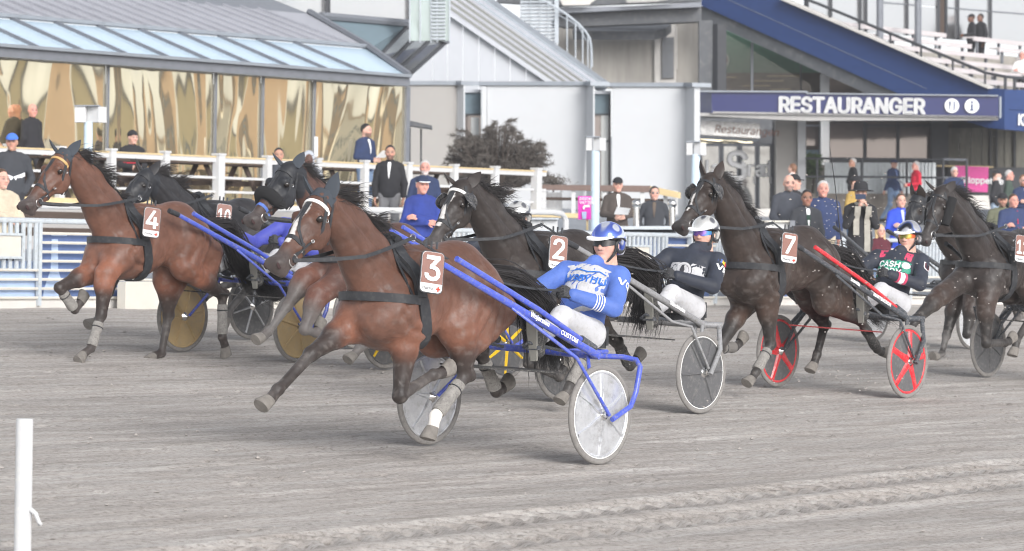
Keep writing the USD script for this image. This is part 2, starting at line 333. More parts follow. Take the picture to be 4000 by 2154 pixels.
for nm, c, kw in [
    ('hair_black', (.018, .016, .016), dict(rough=.45, var=.3)), ('hair_brown', (.07, .04, .025), dict(rough=.5, var=.3)), ('hair_grey', (.42, .41, .40), dict(rough=.55)), ('hair_blond', (.50, .36, .19), dict(rough=.5)), ('hair_rust', (.16, .08, .045), dict(rough=.5)),
    ('hoof', (.16, .147, .132), dict(rough=.75, var=.3, scale=20, bump=.3)), ('leather', (.020, .021, .024), dict(rough=.5, dirt=(.05, .05, .05), scale=9)), ('leather_tan', (.25, .09, .05), dict(rough=.6)),
    ('hood_cloth', (.035, .042, .052), dict(rough=.75, bump=.2, bscale=300)), ('fleece', (.012, .012, .013), dict(rough=.95, bump=1, bscale=160)), ('fleece_dusty', (.15, .14, .13), dict(rough=.95, bump=1, bscale=160)), ('fleece_yellow', (.30, .23, .07), dict(rough=.95)),
    ('boot_grey', (.22, .21, .195), dict(rough=.8, var=.3, scale=25, dirt=(.1, .09, .085))), ('boot_dark', (.035, .034, .034), dict(rough=.75, dirt=(.2, .19, .17), scale=20)), ('chrome', (.75, .74, .72), dict(rough=.2, metal=1)),
    ('white_strap', (.75, .74, .71), dict(rough=.5)), ('gold_strap', (.42, .27, .11), dict(rough=.5)), ('plate_brown', (.21, .095, .072), dict(rough=.4)), ('plate_white', (.70, .70, .70), dict(rough=.4, var=.03)), ('red_ink', (.6, .06, .03), dict(rough=.5)),
    ('eye', (.008, .006, .005), dict(rough=.05, spec=.8, var=0)), ('nostril', (.03, .014, .014), dict(rough=.8)), ('blinker', (.02, .021, .024), dict(rough=.3, dirt=(.2, .19, .18), scale=25)),
    ('blue_paint', (.055, .085, .42), dict(rough=.3, spec=.5, coat=.4, dirt=(.2, .2, .24), scale=14)), ('red_paint', (.55, .02, .03), dict(rough=.3, coat=.4, dirt=(.3, .12, .11), scale=12)), ('yellow_paint', (.72, .46, .02), dict(rough=.4)), ('steel_paint', (.26, .26, .265), dict(rough=.45, metal=.35, dirt=(.16, .15, .14), scale=16)), ('dark_tube', (.045, .05, .058), dict(rough=.45, dirt=(.2, .19, .185), scale=18)),
    ('tyre', (.19, .18, .17), dict(rough=.85, var=.2, scale=30)), ('wheel_silver', (.54, .55, .57), dict(rough=.24, metal=.65, dirt=(.36, .36, .36), scale=4, var=.06)), ('wheel_white', (.62, .63, .64), dict(rough=.35, dirt=(.35, .34, .33), scale=9)), ('wheel_gold', (.36, .26, .13), dict(rough=.5, dirt=(.30, .24, .15), scale=6)), ('wheel_grey', (.085, .085, .088), dict(rough=.5, dirt=(.15, .145, .14), scale=8)), ('wheel_light', (.5, .5, .5), dict(rough=.4)), ('rim_line', (.75, .75, .73), dict(rough=.4)),
    ('white_cloth', (.46, .46, .475), dict(rough=.85, var=.12, dirt=(.36, .35, .34), scale=5, bump=1.4, bscale=11)), ('blue_silk', (.075, .14, .42), dict(rough=.6, bump=1.2, bscale=12, var=.18)), ('purple_silk', (.06, .07, .34), dict(rough=.55, bump=.5, bscale=16)), ('navy_silk', (.022, .026, .038), dict(rough=.6, var=.3, bump=1.2, bscale=12)), ('grey_silk', (.11, .13, .16), dict(rough=.6)), ('lettering_blue', (.02, .13, .48), dict(rough=.5)), ('lettering_green', (.02, .25, .16), dict(rough=.5)), ('lettering_dark', (.03, .03, .035), dict(rough=.5)), ('lettering_white', (.78, .78, .78), dict(rough=.45, var=.02)), ('pink_cloth', (.5, .05, .11), dict(rough=.6)),
    ('glove', (.02, .021, .024), dict(rough=.6, dirt=(.12, .115, .11), scale=40)), ('sole', (.20, .195, .175), dict(rough=.8, bump=.6, bscale=90)), ('goggle_dark', (.012, .012, .014), dict(rough=.08, spec=.8)), ('seat_red', (.22, .03, .03), dict(rough=.6)),
    ]: look(nm, c, **kw)
def gradlook(name, stops, ax, scale):
    """mirrored lens whose tint shifts with position"""
    def make(path):
        return usdkit.material(stage, path, {'g': ('texture_coordinate', {}), 'nz': ('noise_texture', {'scale': scale, 'detail': 0.}), 'rp': ('rgb_ramp', {'ramp': stops}), 'p': ('principled_bsdf', {'metallic': .75, 'roughness': .1})},
            [('g.object', 'nz.vector'), ('nz.fac', 'rp.fac'), ('rp.color', 'p.base_color')], surface='p.BSDF')
    LOOK[name] = make
gradlook('lens_blue', [(.3, (.05, .3, .42)), (.5, (.08, .14, .5)), (.7, (.3, .15, .5))], 0, 14.)
gradlook('lens_fire', [(.3, (.5, .03, .04)), (.5, (.55, .2, .04)), (.7, (.4, .38, .1))], 0, 14.)
gradlook('helmet_blue', [(.40, (.62, .65, .75)), (.47, (.12, .18, .55)), (.62, (.09, .14, .5)), (.68, (.65, .68, .78))], 0, 9.)
gradlook('helmet_white', [(.36, (.12, .12, .14)), (.42, (.70, .69, .66)), (.62, (.75, .74, .7)), (.7, (.2, .2, .22))], 0, 9.)
gradlook('helmet_black', [(.38, (.5, .5, .52)), (.44, (.03, .03, .035)), (.54, (.03, .04, .06)), (.60, (.1, .14, .35)), (.66, (.5, .5, .52))], 0, 6.)
# ------------------------------------------------------------------ looks of the setting
HAZE = .00045
look('asphalt', (.20, .215, .235), rough=.85, scale=1.2, var=.12, bump=.3, bscale=80)
look('paving', (.34, .33, .32), rough=.85, scale=2., var=.14, bump=.2)
look('concrete', (.34, .32, .29), rough=.85, scale=1.5, var=.18, stretch=(3, 3, .35), bump=.3, bscale=30)
look('concrete_light', (.52, .50, .47), rough=.85, scale=2., var=.1, bump=.2)
look('plinth', (.20, .175, .15), rough=.85, scale=2.5, var=.2, bump=.3)
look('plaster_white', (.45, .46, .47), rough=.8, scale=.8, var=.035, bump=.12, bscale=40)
look('plaster_beige_shade', (.30, .288, .272), rough=.85, scale=.8, var=.05, bump=.12, bscale=40)  # beige plaster; its darker tone also stands in for shade on the leftmost block
look('cladding_white', (.40, .415, .44), rough=.5, scale=.7, var=.04)
look('cap_metal', (.22, .24, .265), rough=.45, metal=.3, scale=3)
look('steel_dark', (.075, .08, .088), rough=.5, scale=1.5, var=.15, dirt=(.13, .13, .13))
look('frame_dark', (.04, .042, .047), rough=.5)
look('frame_grey', (.17, .18, .20), rough=.4, metal=.4)
look('roof_zinc', (.31, .315, .345), rough=.45, metal=.15, scale=.6, var=.12, stretch=(.4, 2, 2))
look('roof_green', (.20, .205, .185), rough=.5, metal=.2, scale=.5, var=.2)
look('roof_pale', (.33, .37, .40), rough=.35, metal=.3)
look('navy_panel', (.018, .040, .125), rough=.5, scale=.7, var=.07, spec=.35)
look('navy_gloss', (.010, .015, .085), rough=.3, spec=.35, coat=.12, scale=.5, var=.06)
look('soffit', (.33, .32, .31), rough=.7)
look('rail_white', (.48, .485, .49), rough=.5, var=.05, dirt=(.55, .54, .51), scale=9)
look('rail_cream', (.52, .495, .44), rough=.55, var=.06)
look('barrier_grey', (.46, .50, .53), rough=.45, metal=.25, var=.08, dirt=(.38, .38, .37), scale=7)
look('pole_blue', (.46, .56, .65), rough=.45, var=.05)
look('stair_steel', (.36, .39, .42), rough=.4, metal=.3)
look('bench_plank', (.46, .43, .435), rough=.65, var=.1, stretch=(.3, 3, 3), dirt=(.42, .36, .36), scale=3)
look('timber_dark', (.06, .042, .033), rough=.75, var=.25, stretch=(.4, 4, 4))
look('timber_brown', (.15, .105, .09), rough=.75, var=.2, stretch=(.4, 4, 4))
look('timber_yellow', (.55, .43, .24), rough=.7, var=.12)
look('boards_olive', (.125, .12, .10), rough=.75, var=.3, scale=3, stretch=(3, 3, .5))
look('corrugated', (.60, .63, .64), rough=.5, var=.06, dirt=(.48, .49, .48), scale=5)
look('green_wall', (.12, .26, .19), rough=.8)
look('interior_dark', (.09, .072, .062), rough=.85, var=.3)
look('curtain', (.42, .43, .42), rough=.9, var=.1, stretch=(9, 9, .4), scale=4)
look('louvre', (.16, .15, .145), rough=.6, metal=.3)
look('pink_panel', (.62, .06, .28), rough=.45, var=.03)
look('magenta_panel', (.64, .03, .40), rough=.45, var=.03)
look('sign_silver', (.62, .62, .61), rough=.2, metal=.8, var=.1)
look('copper_ink', (.20, .09, .06), rough=.4, metal=.5)
look('banner_blue', (.10, .15, .30), rough=.6)
look('banner_pale', (.38, .48, .66), rough=.6)
look('yellow_plate', (.65, .62, .25), rough=.5)
look('panel_teal', (.12, .165, .19), rough=.6, spec=.3)
look('brick_orange', (.38, .26, .16), rough=.85, var=.2, scale=3)
look('plaster_yellow', (.75, .62, .36), rough=.85, var=.1)
look('plaster_cream', (.78, .73, .62), rough=.85, var=.1)
look('leaf_far', (.11, .12, .06), rough=.7, var=.3)
look('bark', (.07, .055, .045), rough=.9, var=.2, bump=.6, bscale=40)
look('shrub_twig', (.10, .088, .078), rough=.9, var=.35, scale=5)
look('ivy', (.06, .10, .035), rough=.7, var=.3)
look('clod', (.28, .26, .24), rough=.95, var=.25, scale=3)
look('tube_glow', (.5, .38, .2), rough=.5)
def glasslook(name, tint, rough, warp, wscale, dark=(.03, .03, .03), mixf=.75, wstretch=(1, 1, 1), see=0.):
    """coated window glass: a mirror whose sheets are slightly uneven, mixed with the darkness of the room"""
    def make(path):
        n = {'co': ('texture_coordinate', {}), 'mp': ('mapping', {'scale': wstretch}), 'nz': ('noise_texture', {'scale': wscale, 'detail': 2.2, 'roughness': .42, 'distortion': .8}), 'bp': ('bump', {'strength': 1.0, 'distance': warp}),
             'g': ('glossy_bsdf', {'color': tint, 'roughness': rough}), 'd': ('diffuse_bsdf', {'color': dark}), 't': ('transparent_bsdf', {'color': (.75, .76, .74)}), 'm': ('mix_closure', {'fac': mixf}), 'm2': ('mix_closure', {'fac': see})}
        l = [('co.object', 'mp.vector'), ('mp.vector', 'nz.vector'), ('nz.fac', 'bp.height'), ('bp.normal', 'g.normal'), ('d.BSDF', 'm.closure1'), ('g.BSDF', 'm.closure2'), ('m.closure', 'm2.closure1'), ('t.BSDF', 'm2.closure2')]
        return usdkit.material(stage, path, n, l, surface='m2.closure')
    LOOK[name] = make
glasslook('glass_gold', (.95, .87, .66), .03, .14, .52, (.17, .14, .09), .84, (1, 1, .24))
glasslook('glass_sky', (1., 1., 1.), .25, .004, .3, (.1, .1, .1), .93)
glasslook('glass_roof', (.78, .86, .92), .10, .01, .4, (.42, .52, .60), .45)
glasslook('glass_wedge', (.55, .57, .57), .06, .02, .4, (.12, .125, .13), .45)
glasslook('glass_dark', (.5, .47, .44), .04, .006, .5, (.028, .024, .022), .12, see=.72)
glasslook('glass_brown', (.42, .38, .36), .06, .01, .5, (.11, .092, .085), .25)
glasslook('glass_door', (.6, .6, .58), .04, .012, .8, (.16, .16, .16), .30)
glasslook('glass_tower', (.55, .62, .61), .08, .02, 1.2, (.17, .20, .19), .3)
def trackmat(path):
    n = {'po': ('geometry', {}), 'm1': ('mapping', {'scale': (.45, 3.2, 1)}), 'm2': ('mapping', {'scale': (.16, 2.2, 1)}), 'm3': ('mapping', {'scale': (1.5, 1.8, 1)}),
         'n1': ('noise_texture', {'scale': 2.2, 'detail': 9., 'roughness': .68}), 'n2': ('noise_texture', {'scale': 1.5, 'detail': 5., 'roughness': .6}), 'n3': ('noise_texture', {'scale': 16., 'detail': 7., 'roughness': .72}),
         'r1': ('rgb_ramp', {'ramp': [(.36, (.295, .268, .244)), (.5, (.342, .316, .292)), (.64, (.378, .358, .336))]}),
         'r2': ('rgb_ramp', {'ramp': [(.38, (.86, .86, .86)), (.62, (1.1, 1.1, 1.1))]}), 'r3': ('rgb_ramp', {'ramp': [(.36, (.62, .60, .58)), (.47, (.96, .96, .96)), (.62, (1.16, 1.16, 1.16))]}),
         'x1': ('mix', {'mix_type': 'multiply', 'fac': 1.}), 'x2': ('mix', {'mix_type': 'multiply', 'fac': 1.}), 'bp': ('bump', {'strength': .6, 'distance': .02}), 'p': ('principled_bsdf', {'roughness': .9, 'specular_ior_level': .25})}
    l = [('po.position', 'm1.vector'), ('po.position', 'm2.vector'), ('po.position', 'm3.vector'), ('m1.vector', 'n1.vector'), ('m2.vector', 'n2.vector'), ('m3.vector', 'n3.vector'), ('n1.fac', 'r1.fac'), ('n2.fac', 'r2.fac'), ('n3.fac', 'r3.fac'),
         ('r1.color', 'x1.color1'), ('r2.color', 'x1.color2'), ('x1.color', 'x2.color1'), ('r3.color', 'x2.color2'), ('x2.color', 'p.base_color'), ('n3.fac', 'bp.height'), ('bp.normal', 'p.normal')]
    return usdkit.material(stage, path, n, l, surface='p.BSDF')
LOOK['track_sand'] = trackmat
# ------------------------------------------------------------------ ground
def sheet(x0, x1, y0, y1, zf, nx, ny):
    X, Y = np.meshgrid(np.linspace(x0, x1, nx), np.linspace(y0, y1, ny), indexing='ij'); Z = zf(X, Y)
    i = np.arange(nx*ny).reshape(nx, ny); a, b, c, d = i[:-1, :-1].ravel(), i[1:, :-1].ravel(), i[1:, 1:].ravel(), i[:-1, 1:].ravel()
    return np.stack([X, Y, Z], -1).reshape(-1, 3), np.vstack([np.c_[a, b, c], np.c_[a, c, d]])
def relief(X, Y):
    """harrowed sand: clods and ripples, shallow grooves along the track, one tractor tread"""
    p = np.stack([X.ravel()*1.3, Y.ravel()*3.2, X.ravel()*0], 1); z = .011*(meshkit.fbm(p*1.6)-.5).reshape(X.shape)
    q = np.stack([X.ravel()*5, Y.ravel()*7.5, X.ravel()*0+3], 1); z = z+.010*(meshkit.noise(q)-.5).reshape(X.shape)
    for y0, a, w in ((13.9, .012, .05), (14.7, .008, .04), (16.1, .012, .05), (17.3, .009, .05), (19.2, .010, .06), (21.0, .010, .06), (23.0, .012, .07), (25.5, .012, .08)):
        yy = Y-y0-.02*np.sin(X*.7+y0); z = z+a*np.exp(-(yy/w)**2)*(.6+.4*np.sin(X*2.1+y0*3))
    c = 12.78+.093*(X-13.83)                               # the tread mark drifts outwards along the straight
    for s, dx in ((0, 0.), (-.62, .3)):
        t = (Y-c-s)/.23; m = np.clip(1.25-np.abs(t)**3, 0, 1); ph = (X+dx+np.where(Y > c+s, 1, -1)*(Y-c-s)*.75)/.25
        z = z+m*(.017*np.clip(np.sin(2*math.pi*ph)*1.8, -1, 1)-.010); z = z+.015*np.exp(-((np.abs(t)-1.15)/.25)**2)
    return z
def tz(X, Y): return BANK*Y+relief(X, Y)
tr = thing('track', kind='structure')
ts = sheet(7, 40, 8.5, 31.0, tz, 760, 620); PZ = ts[0][:, 2].reshape(760, 620); r5 = np.random.default_rng(11); dx_, dy_ = 33/759, 22.5/619
for k in range(1000):                                   # hoof prints and scuffs in the raked sand
    y_ = r5.uniform(13.2, 30.5); x_ = r5.uniform(8+.4*(y_-10), 24+1.35*(y_-10)); i_, j_ = int((x_-7)/dx_), int((y_-8.5)/dy_)
    if not (5 < i_ < 754 and 5 < j_ < 614): continue
    gx, gy = np.meshgrid(7+dx_*np.arange(i_-5, i_+6)-x_, 8.5+dy_*np.arange(j_-5, j_+6)-y_, indexing='ij'); q_ = np.sqrt((gx/.07)**2+(gy/.05)**2); PZ[i_-5:i_+6, j_-5:j_+6] += r5.uniform(.2, 1.)*(-.017*np.exp(-q_**2*1.2)+.014*np.exp(-((q_-1.35)/.4)**2)*(gx > -.03))
ts[0][:, 2] = PZ.ravel(); part(tr, 'track_surface', ts, 'track_sand', smooth=True)
part(tr, 'track_edge', sheet(-135, 7, -60, 31.0, lambda X, Y: BANK*Y-.004, 20, 60), 'track_sand')
part(tr, 'track_edge', sheet(40, 275, -60, 31.0, lambda X, Y: BANK*Y, 30, 60), 'track_sand')
part(tr, 'track_edge', sheet(7, 40, -60, 8.5, lambda X, Y: BANK*Y, 30, 40), 'track_sand')
HZ = usdkit.material(stage, '/World/Looks/added_haze', {'v': ('principled_volume', {'color': (.93, .93, .95), 'density': HAZE, 'anisotropy': .2})}, [], volume='v.volume')  # thin haze volume added to lift the darks and soften contrast
LOOK['added_haze'] = lambda p: HZ
single('haze', box((70, 20, 22), (420, 420, 53)), 'added_haze', kind='stuff')
single('ground', sheet(-139, 279, -189, 229, lambda X, Y: np.where(Y < 32, -3.2 + 0*X, 1.2+0*X), 60, 60), 'paving', kind='structure')
single('apron', sheet(-40, 260, 31.0, 42.5, lambda X, Y: apronz(Y), 20, 8), 'asphalt', kind='structure')
single('forecourt', sheet(-40, 260, 42.5, 140, lambda X, Y: apronz(Y), 20, 20), 'asphalt', kind='structure')
# loose clods lying on the track: uncountable
C = []
for k in range(1300):
    y = rng.uniform(10.2, 30); x = rng.uniform(9+.4*(y-10), 22+1.35*(y-10)); s = rng.uniform(.15, 1)**2*.016*(1+.03*(y-10))
    v = A([(1, 0, 0), (-1, 0, 0), (0, 1, 0), (0, -1, 0), (0, 0, 1), (0, 0, -.4)])*s*rng.uniform(.5, 1.5, (6, 1))*[1.5, 1, .7]
    C.append((v+[x, y, BANK*y+.008], A([(0, 2, 4), (2, 1, 4), (1, 3, 4), (3, 0, 4), (2, 0, 5), (1, 2, 5), (3, 1, 5), (0, 3, 5)])))
single('clods', C, 'clod', 'small loose clods of sand scattered over the raked track', 'clods', kind='stuff')
# ------------------------------------------------------------------ glass pavilion on the left, parallel to the track
gp = thing('glass_pavilion', 'low pavilion with golden mirror glass front and seamed grey roof', 'building', (47, 46, 2.9))
YF, YG, YT, YR = 46., 45.7, 47.6, 50.25
zb, zt, zr, zf = onN(800, 240, YG)[2], onN(700, 132, YT)[2], onN(904, 27, YR)[2], 2.9
uE = onN(1600, 300, YG)[0]; uT = onN(1435, 192, YT)[0]; uR = onN(1208, 53, YR)[0]; UL = 36.
part(gp, 'eaves_beam', box(((UL+uE)/2, YG+.12, zb-.10), (uE-UL, .26, .19)), 'frame_grey')
part(gp, 'gutter', box(((UL+uE)/2-.05, YG-.06, zb+.01), (uE-UL, .1, .06)), 'cap_metal')
part(gp, 'glass_roof', prism([(UL, YG, zb), (uE, YG, zb), (uT, YT, zt), (UL, YT, zt)], .03), 'glass_roof')
k = 0; x = 39.35
while x < uE-.3:
    t = 1. if x < uT else (uE-x)/(uE-uT)
    part(gp, 'glazing_bar', bar((x, YG, zb+.03), (x, YG+(YT-YG)*t, zb+(zt-zb)*t+.03), .05, .06), 'frame_grey'); x += 1.1
part(gp, 'roof_sheet', prism([(UL, YT, zt+.06), (uT, YT, zt+.06), (uR, YR, zr), (UL, YR, zr)], .05), 'roof_zinc')
x = 38.6
while x < uT-.2:
    t = 1. if x < uR else (uT-x)/(uT-uR)
    part(gp, 'roof_seam', bar((x, YT, zt+.09), (x, YT+(YR-YT)*t, zt+.06+(zr-zt-.06)*t+.03), .035, .05), 'roof_zinc'); x += .52
part(gp, 'roof_trim', bar((UL, YT, zt+.07), (uT, YT, zt+.07), .12, .07), 'cap_metal')
part(gp, 'hip_flashing', tube([(uE, YG, zb+.03), (uT, YT, zt+.08), (uR, YR, zr+.05)], .07, 6), 'frame_grey')
part(gp, 'ridge_flashing', prism([(UL, YR, zr), (uR, YR, zr), (uR-.3, YR+1.1, zr+.42), (UL, YR+1.1, zr+.42)], .06), 'frame_grey')
mx = [onN(px, 400, YF)[0] for px in (-230, 420, 841, 1026, 1227, 1588)]
for i, (a, b) in enumerate(zip(mx[:-1], mx[1:])):
    part(gp, 'window_pane', box(((a+b)/2, YF+.05, (zf+zb-.19)/2), (b-a-.05, .03, zb-.19-zf)), 'glass_gold')
for i, a in enumerate(mx): part(gp, 'mullion', box((a+(.03 if i == 5 else 0), YF, (zf+zb-.19)/2), (.12 if i == 5 else .05, .05, zb-.19-zf)), 'frame_grey')
part(gp, 'end_wall', box((mx[-1]-.02, YF+4.2, (zf+zb)/2), (.12, 8.2, zb-zf-.1)), 'timber_brown')
part(gp, 'back_wall', box((UL+8, YF+8.4, (zf+zb)/2), (mx[-1]-UL+2, .2, zb-zf)), 'plaster_beige_shade')
part(gp, 'floor_slab', box(((UL+mx[-1])/2, YF+4, 2.3), (mx[-1]-UL, 8.6, 1.15)), 'concrete')
# upper storey with its bright glazing
up = thing('upper_glazed_hall', 'upper storey of sky-reflecting glazing above the seamed roof', 'building', (55, 53, 6))
P53 = PN(53.)
for a, b in ((300, 916), (924, 1269), (1277, 1598)):
    part(up, 'window_pane', slab([(a, -160), (b, -160), (b, (b-640)*.09+3), (a, (a-640)*.09+3)], P53, .05), 'glass_sky')
for a in (920, 1273, 1600): part(up, 'mullion', slab(rect(a-5, -160, a+5, (a-640)*.09+4), P53, .16, -.1), 'frame_dark')
part(up, 'sill_beam', slab([(300, -25), (1600, 86), (1600, 96), (300, -15)], P53, .4, -.15), 'frame_grey')
Q = lambda x, y, n: onN(x, y, n)
part(up, 'soffit_panel', prism([Q(1262, 72, 50.9), Q(1592, 98, 52.6), Q(1478, 216, 51.4), Q(1440, 192, 50.6)], .08), 'panel_teal')
edge = [Q(1597, 97, 52.6), Q(1742, 165, 53.6), Q(1605, 287, 52.4), Q(1482, 218, 51.4)]
part(up, 'sloping_glass', prism(edge, .05), 'glass_wedge')
for t in (0, .33, .66, 1.):
    a = edge[0]*(1-t)+edge[1]*t; b = edge[3]*(1-t)+edge[2]*t; part(up, 'glazing_bar', bar(a-FWH*.06, b-FWH*.06, .09, .07), 'frame_dark')
part(up, 'top_flashing', tube([Q(1255, 62, 50.8), Q(1597, 91, 52.5), Q(1747, 160, 53.5)], .09, 6), 'frame_grey')
# glazed stair tower behind
tw = thing('stair_tower', 'narrow green-glazed stair tower rising behind the pavilion', 'tower', onD(1680, 200, 78))
T78 = PD(78.)
for a, b in ((1602, 1640), (1644, 1682), (1686, 1706), (1710, 1755)):
    part(tw, 'glass_strip', slab([(a, -160), (b, -160), (b, 160), (a, 160)], T78, .05), 'glass_tower')
for a in (1601, 1642, 1684, 1708, 1757): part(tw, 'frame', slab(rect(a-2.5, -160, a+2.5, 166), T78, .14, -.08), 'stair_steel')
for j in range(16):
    for a in (1686, 1712): part(tw, 'stair_tread', slab(rect(a, j*14-60, a+28, j*14-53), T78, .1, -.12), 'stair_steel')
# ------------------------------------------------------------------ white pavilion: sawtooth blocks, gable, seamed roof
wp = thing('white_pavilion', 'white rendered pavilion of stepped blocks below a steep seamed roof', 'building', onD(2150, 830, 88))
B1 = PA(1785, 400, 86, 30.); B2 = PA(2290, 400, 88, -6.); B3 = PA(2680, 400, 88, -6.)
S1 = PA(1785, 400, 86, -62); S2 = PA(2290, 400, 88, -78); S3 = PA(2680, 400, 88, -76); L2 = PA(1903, 400, 88.3, 60)
part(wp, 'wall', slab([(1560, 332), (1785, 331), (1785, 850), (1560, 850)], B1, .2), 'plaster_beige_shade', label='wall of the leftmost block, its shade put into the beige colour')  # the shade on this face is painted in by the darker plaster
part(wp, 'side_wall', slab(rect(1785, 330, 1811, 850), S1, .04), 'plaster_white')
part(wp, 'wall', slab(rect(1903, 336, 2290, 852), B2, .25), 'plaster_white'); part(wp, 'side_wall', slab(rect(2290, 337, 2317, 852), S2, .04), 'plaster_white'); part(wp, 'side_wall', slab(rect(1884, 338, 1903, 852), L2, .04), 'plaster_white')
part(wp, 'wall', slab(rect(2390, 340, 2680, 852), B3, .25), 'plaster_white'); part(wp, 'side_wall', slab(rect(2680, 340, 2712, 852), S3, .15), 'plaster_white')
for pl, a, b, t0 in ((B1, 1560, 1788, 317), (S1, 1785, 1813, 317), (B2, 1868, 2292, 319), (S2, 2290, 2319, 319), (B3, 2376, 2684, 324), (S3, 2680, 2716, 324)):
    part(wp, 'roof_cap', slab(rect(a, t0, b, t0+16), pl, .5, -.08), 'cap_metal')
BK = PD(88.6)
for a, b, y0 in ((1806, 1888, 352), (2312, 2386, 357)):
    part(wp, 'window_lintel', slab(rect(a, y0, b, y0+11), BK, .3, -.1), 'cladding_white')
    part(wp, 'window_panel', slab(rect(a, y0+11, b, 447), BK, .08), 'panel_teal')
    part(wp, 'window_frame', slab(rect(a, 445, b, 452), BK, .14, -.07), 'frame_dark')
    w = part(wp, 'window', slab(rect(a, 452, b, 850), BK, .06), 'glass_brown')
    part(wp, 'window_frame', slab(rect(b-9, 362, b-2, 850), BK, .14, -.07), 'frame_dark')
    part(wp, 'window_frame', slab(rect(a, 550, b, 555), BK, .14, -.07), 'frame_dark')
part(wp, 'curtain', slab(rect(2348, 452, 2376, 850), BK, .03, -.05), 'curtain')
part(wp, 'curtain', slab(rect(1840, 460, 1872, 850), BK, .03, -.05), 'curtain')
G9 = PD(91.)
xs = [1600, 1690, 1748, 1808, 1870, 1933, 1993, 2055, 2150]
gy = lambda x: 52+(x-1752)*(322-52)/(2150-1752)
for a, b in zip(xs[:-1], xs[1:]):
    ya, yb = max(gy(a), 52) if a > 1740 else 40, max(gy(b), 52) if b > 1740 else 40
    part(wp, 'cladding_panel', slab([(a+1, ya), (b-1, yb), (b-1, 372), (a+1, 372)], G9, .08), 'cladding_white')
part(wp, 'verge_trim', prism([onD(1748, 44, 90.8), onD(1752, 60, 90.8), onD(2152, 334, 90.8), onD(2166, 322, 90.8)], .3), 'cladding_white')
R0, R1, R2, R3 = onD(1640, -32, 91), onD(2160, 330, 91), onD(2372, 336, 97), onD(1745, -109, 97)
for j in range(6):
    t0, t1 = j/6, (j+1)/6; part(wp, 'roof_sheet', prism([R0*(1-t0)+R3*t0, R1*(1-t0)+R2*t0, R1*(1-t1)+R2*t1, R0*(1-t1)+R3*t1], .05), 'roof_green' if j < 4 else 'roof_pale')
    part(wp, 'roof_seam', bar(R0*(1-t0)+R3*t0+[0, 0, .03], R1*(1-t0)+R2*t0+[0, 0, .03], .06, .07), 'roof_zinc')
part(wp, 'verge_flashing', prism([onD(1856, -30, 97), onD(1890, -30, 97.2), onD(2384, 326, 97.2), onD(2366, 338, 97)], .3), 'cap_metal')
# spiral stair
sp = thing('spiral_stair', 'pale steel spiral stair with curved handrail behind the seamed roof', 'stair', onD(2160, 200, 98))
S9 = PD(98.)
for j in range(15):
    y = -24+j*14; part(sp, 'tread', slab(rect(2032+max(0, j-7)*9, y, 2166, y+8), S9, .35), 'stair_steel')
for xx_ in (2036, 2072, 2108, 2140): part(sp, 'baluster', slab(rect(xx_-1.5, -60, xx_+1.5, 60+(xx_-2036)*.9), S9, .03, -.08), 'stair_steel')
part(sp, 'column', slab(rect(2166, -160, 2182, 172), S9, .2, -.15), 'stair_steel')
part(sp, 'handrail', tube([onD(px, py, 97.6) for px, py in ((2100, -10), (2160, 22), (2215, 58), (2258, 92), (2288, 124), (2304, 150), (2310, 190), (2312, 262))], .035, 6), 'stair_steel')
part(sp, 'handrail', tube([onD(px, py, 97.8) for px, py in ((2182, 60), (2230, 84), (2262, 106), (2290, 160))], .02, 6), 'stair_steel')
for px, py in ((2215, 58), (2248, 85), (2276, 112), (2296, 140), (2308, 172)): part(sp, 'baluster', tube([onD(px, py, 97.6), onD(px, py+150, 97.6)], .02, 6), 'stair_steel')
# ------------------------------------------------------------------ grandstand: concrete core, dark frame, navy parapet, glazing
gs = thing('grandstand', 'large grandstand with navy sloping parapet, dark steel frame and tall glazing', 'grandstand', onD(3000, 850, 100))
C2 = PD(102.)
part(gs, 'core_wall', slab([(2180, 95), (2560, 95), (2560, 345), (2180, 345)], C2, .4), 'concrete')
part(gs, 'core_wall', slab(rect(2556, 92, 2640, 345), C2, .4, -.12), 'concrete_light'); part(gs, 'core_wall', slab(rect(2640, 85, 2740, 400), C2, .4), 'concrete')
lv = part(gs, 'louvre', slab(rect(2584, 147, 2632, 310), C2, .06, -.18), 'louvre')
for j in range(22): part(lv, 'slat', slab(rect(2586, 150+j*7.2, 2630, 153+j*7.2), C2, .05, -.22), 'cap_metal')
part(gs, 'downpipe', slab(rect(2640, 105, 2645, 272), C2, .05, -.16), 'concrete_light')
part(gs, 'canopy', prism([onD(2240, 122, 100.6), onD(2236, 108, 101.6), onD(2622, 94, 101.6), onD(2600, 112, 100.6), onD(2555, 124, 100.4)], .25), 'steel_dark')
part(gs, 'floor_beam', slab([(2175, 58), (2740, 20), (2740, 84), (2205, 106), (2150, 92)], PD(99.5), .8), 'steel_dark')
part(gs, 'fascia', slab([(2170, 30), (2470, 24), (2740, 8), (2740, 28), (2480, 38), (2165, 54)], PD(99.), .4), 'frame_grey')
part(gs, 'upper_panel', slab([(1940, -60), (2740, -60), (2740, 6), (2170, 26), (1940, 10)], PD(99.3), .4), 'steel_dark')
part(gs, 'light_slab', slab([(2180, -10), (2330, -4), (2300, 20), (2200, 22)], PD(98.6), .3), 'concrete_light')
part(gs, 'light_slab', slab([(2440, -10), (2640, -6), (2560, 8), (2450, 12)], PD(98.6), .3), 'soffit')
part(gs, 'column', slab(rect(2731, 80, 2784, 420), PD(98.5), .6), 'steel_dark'); part(gs, 'column', slab(rect(2784, 95, 2803, 420), PA(2784, 200, 98.5, -60), .3), 'frame_dark')
UB = 81.4; PB = PU(UB)
part(gs, 'raking_beam', slab([(2730, 82), (2732, 24), (3540, 374), (3395, 374), (2806, 108)], PB, .5, .1), 'steel_dark')
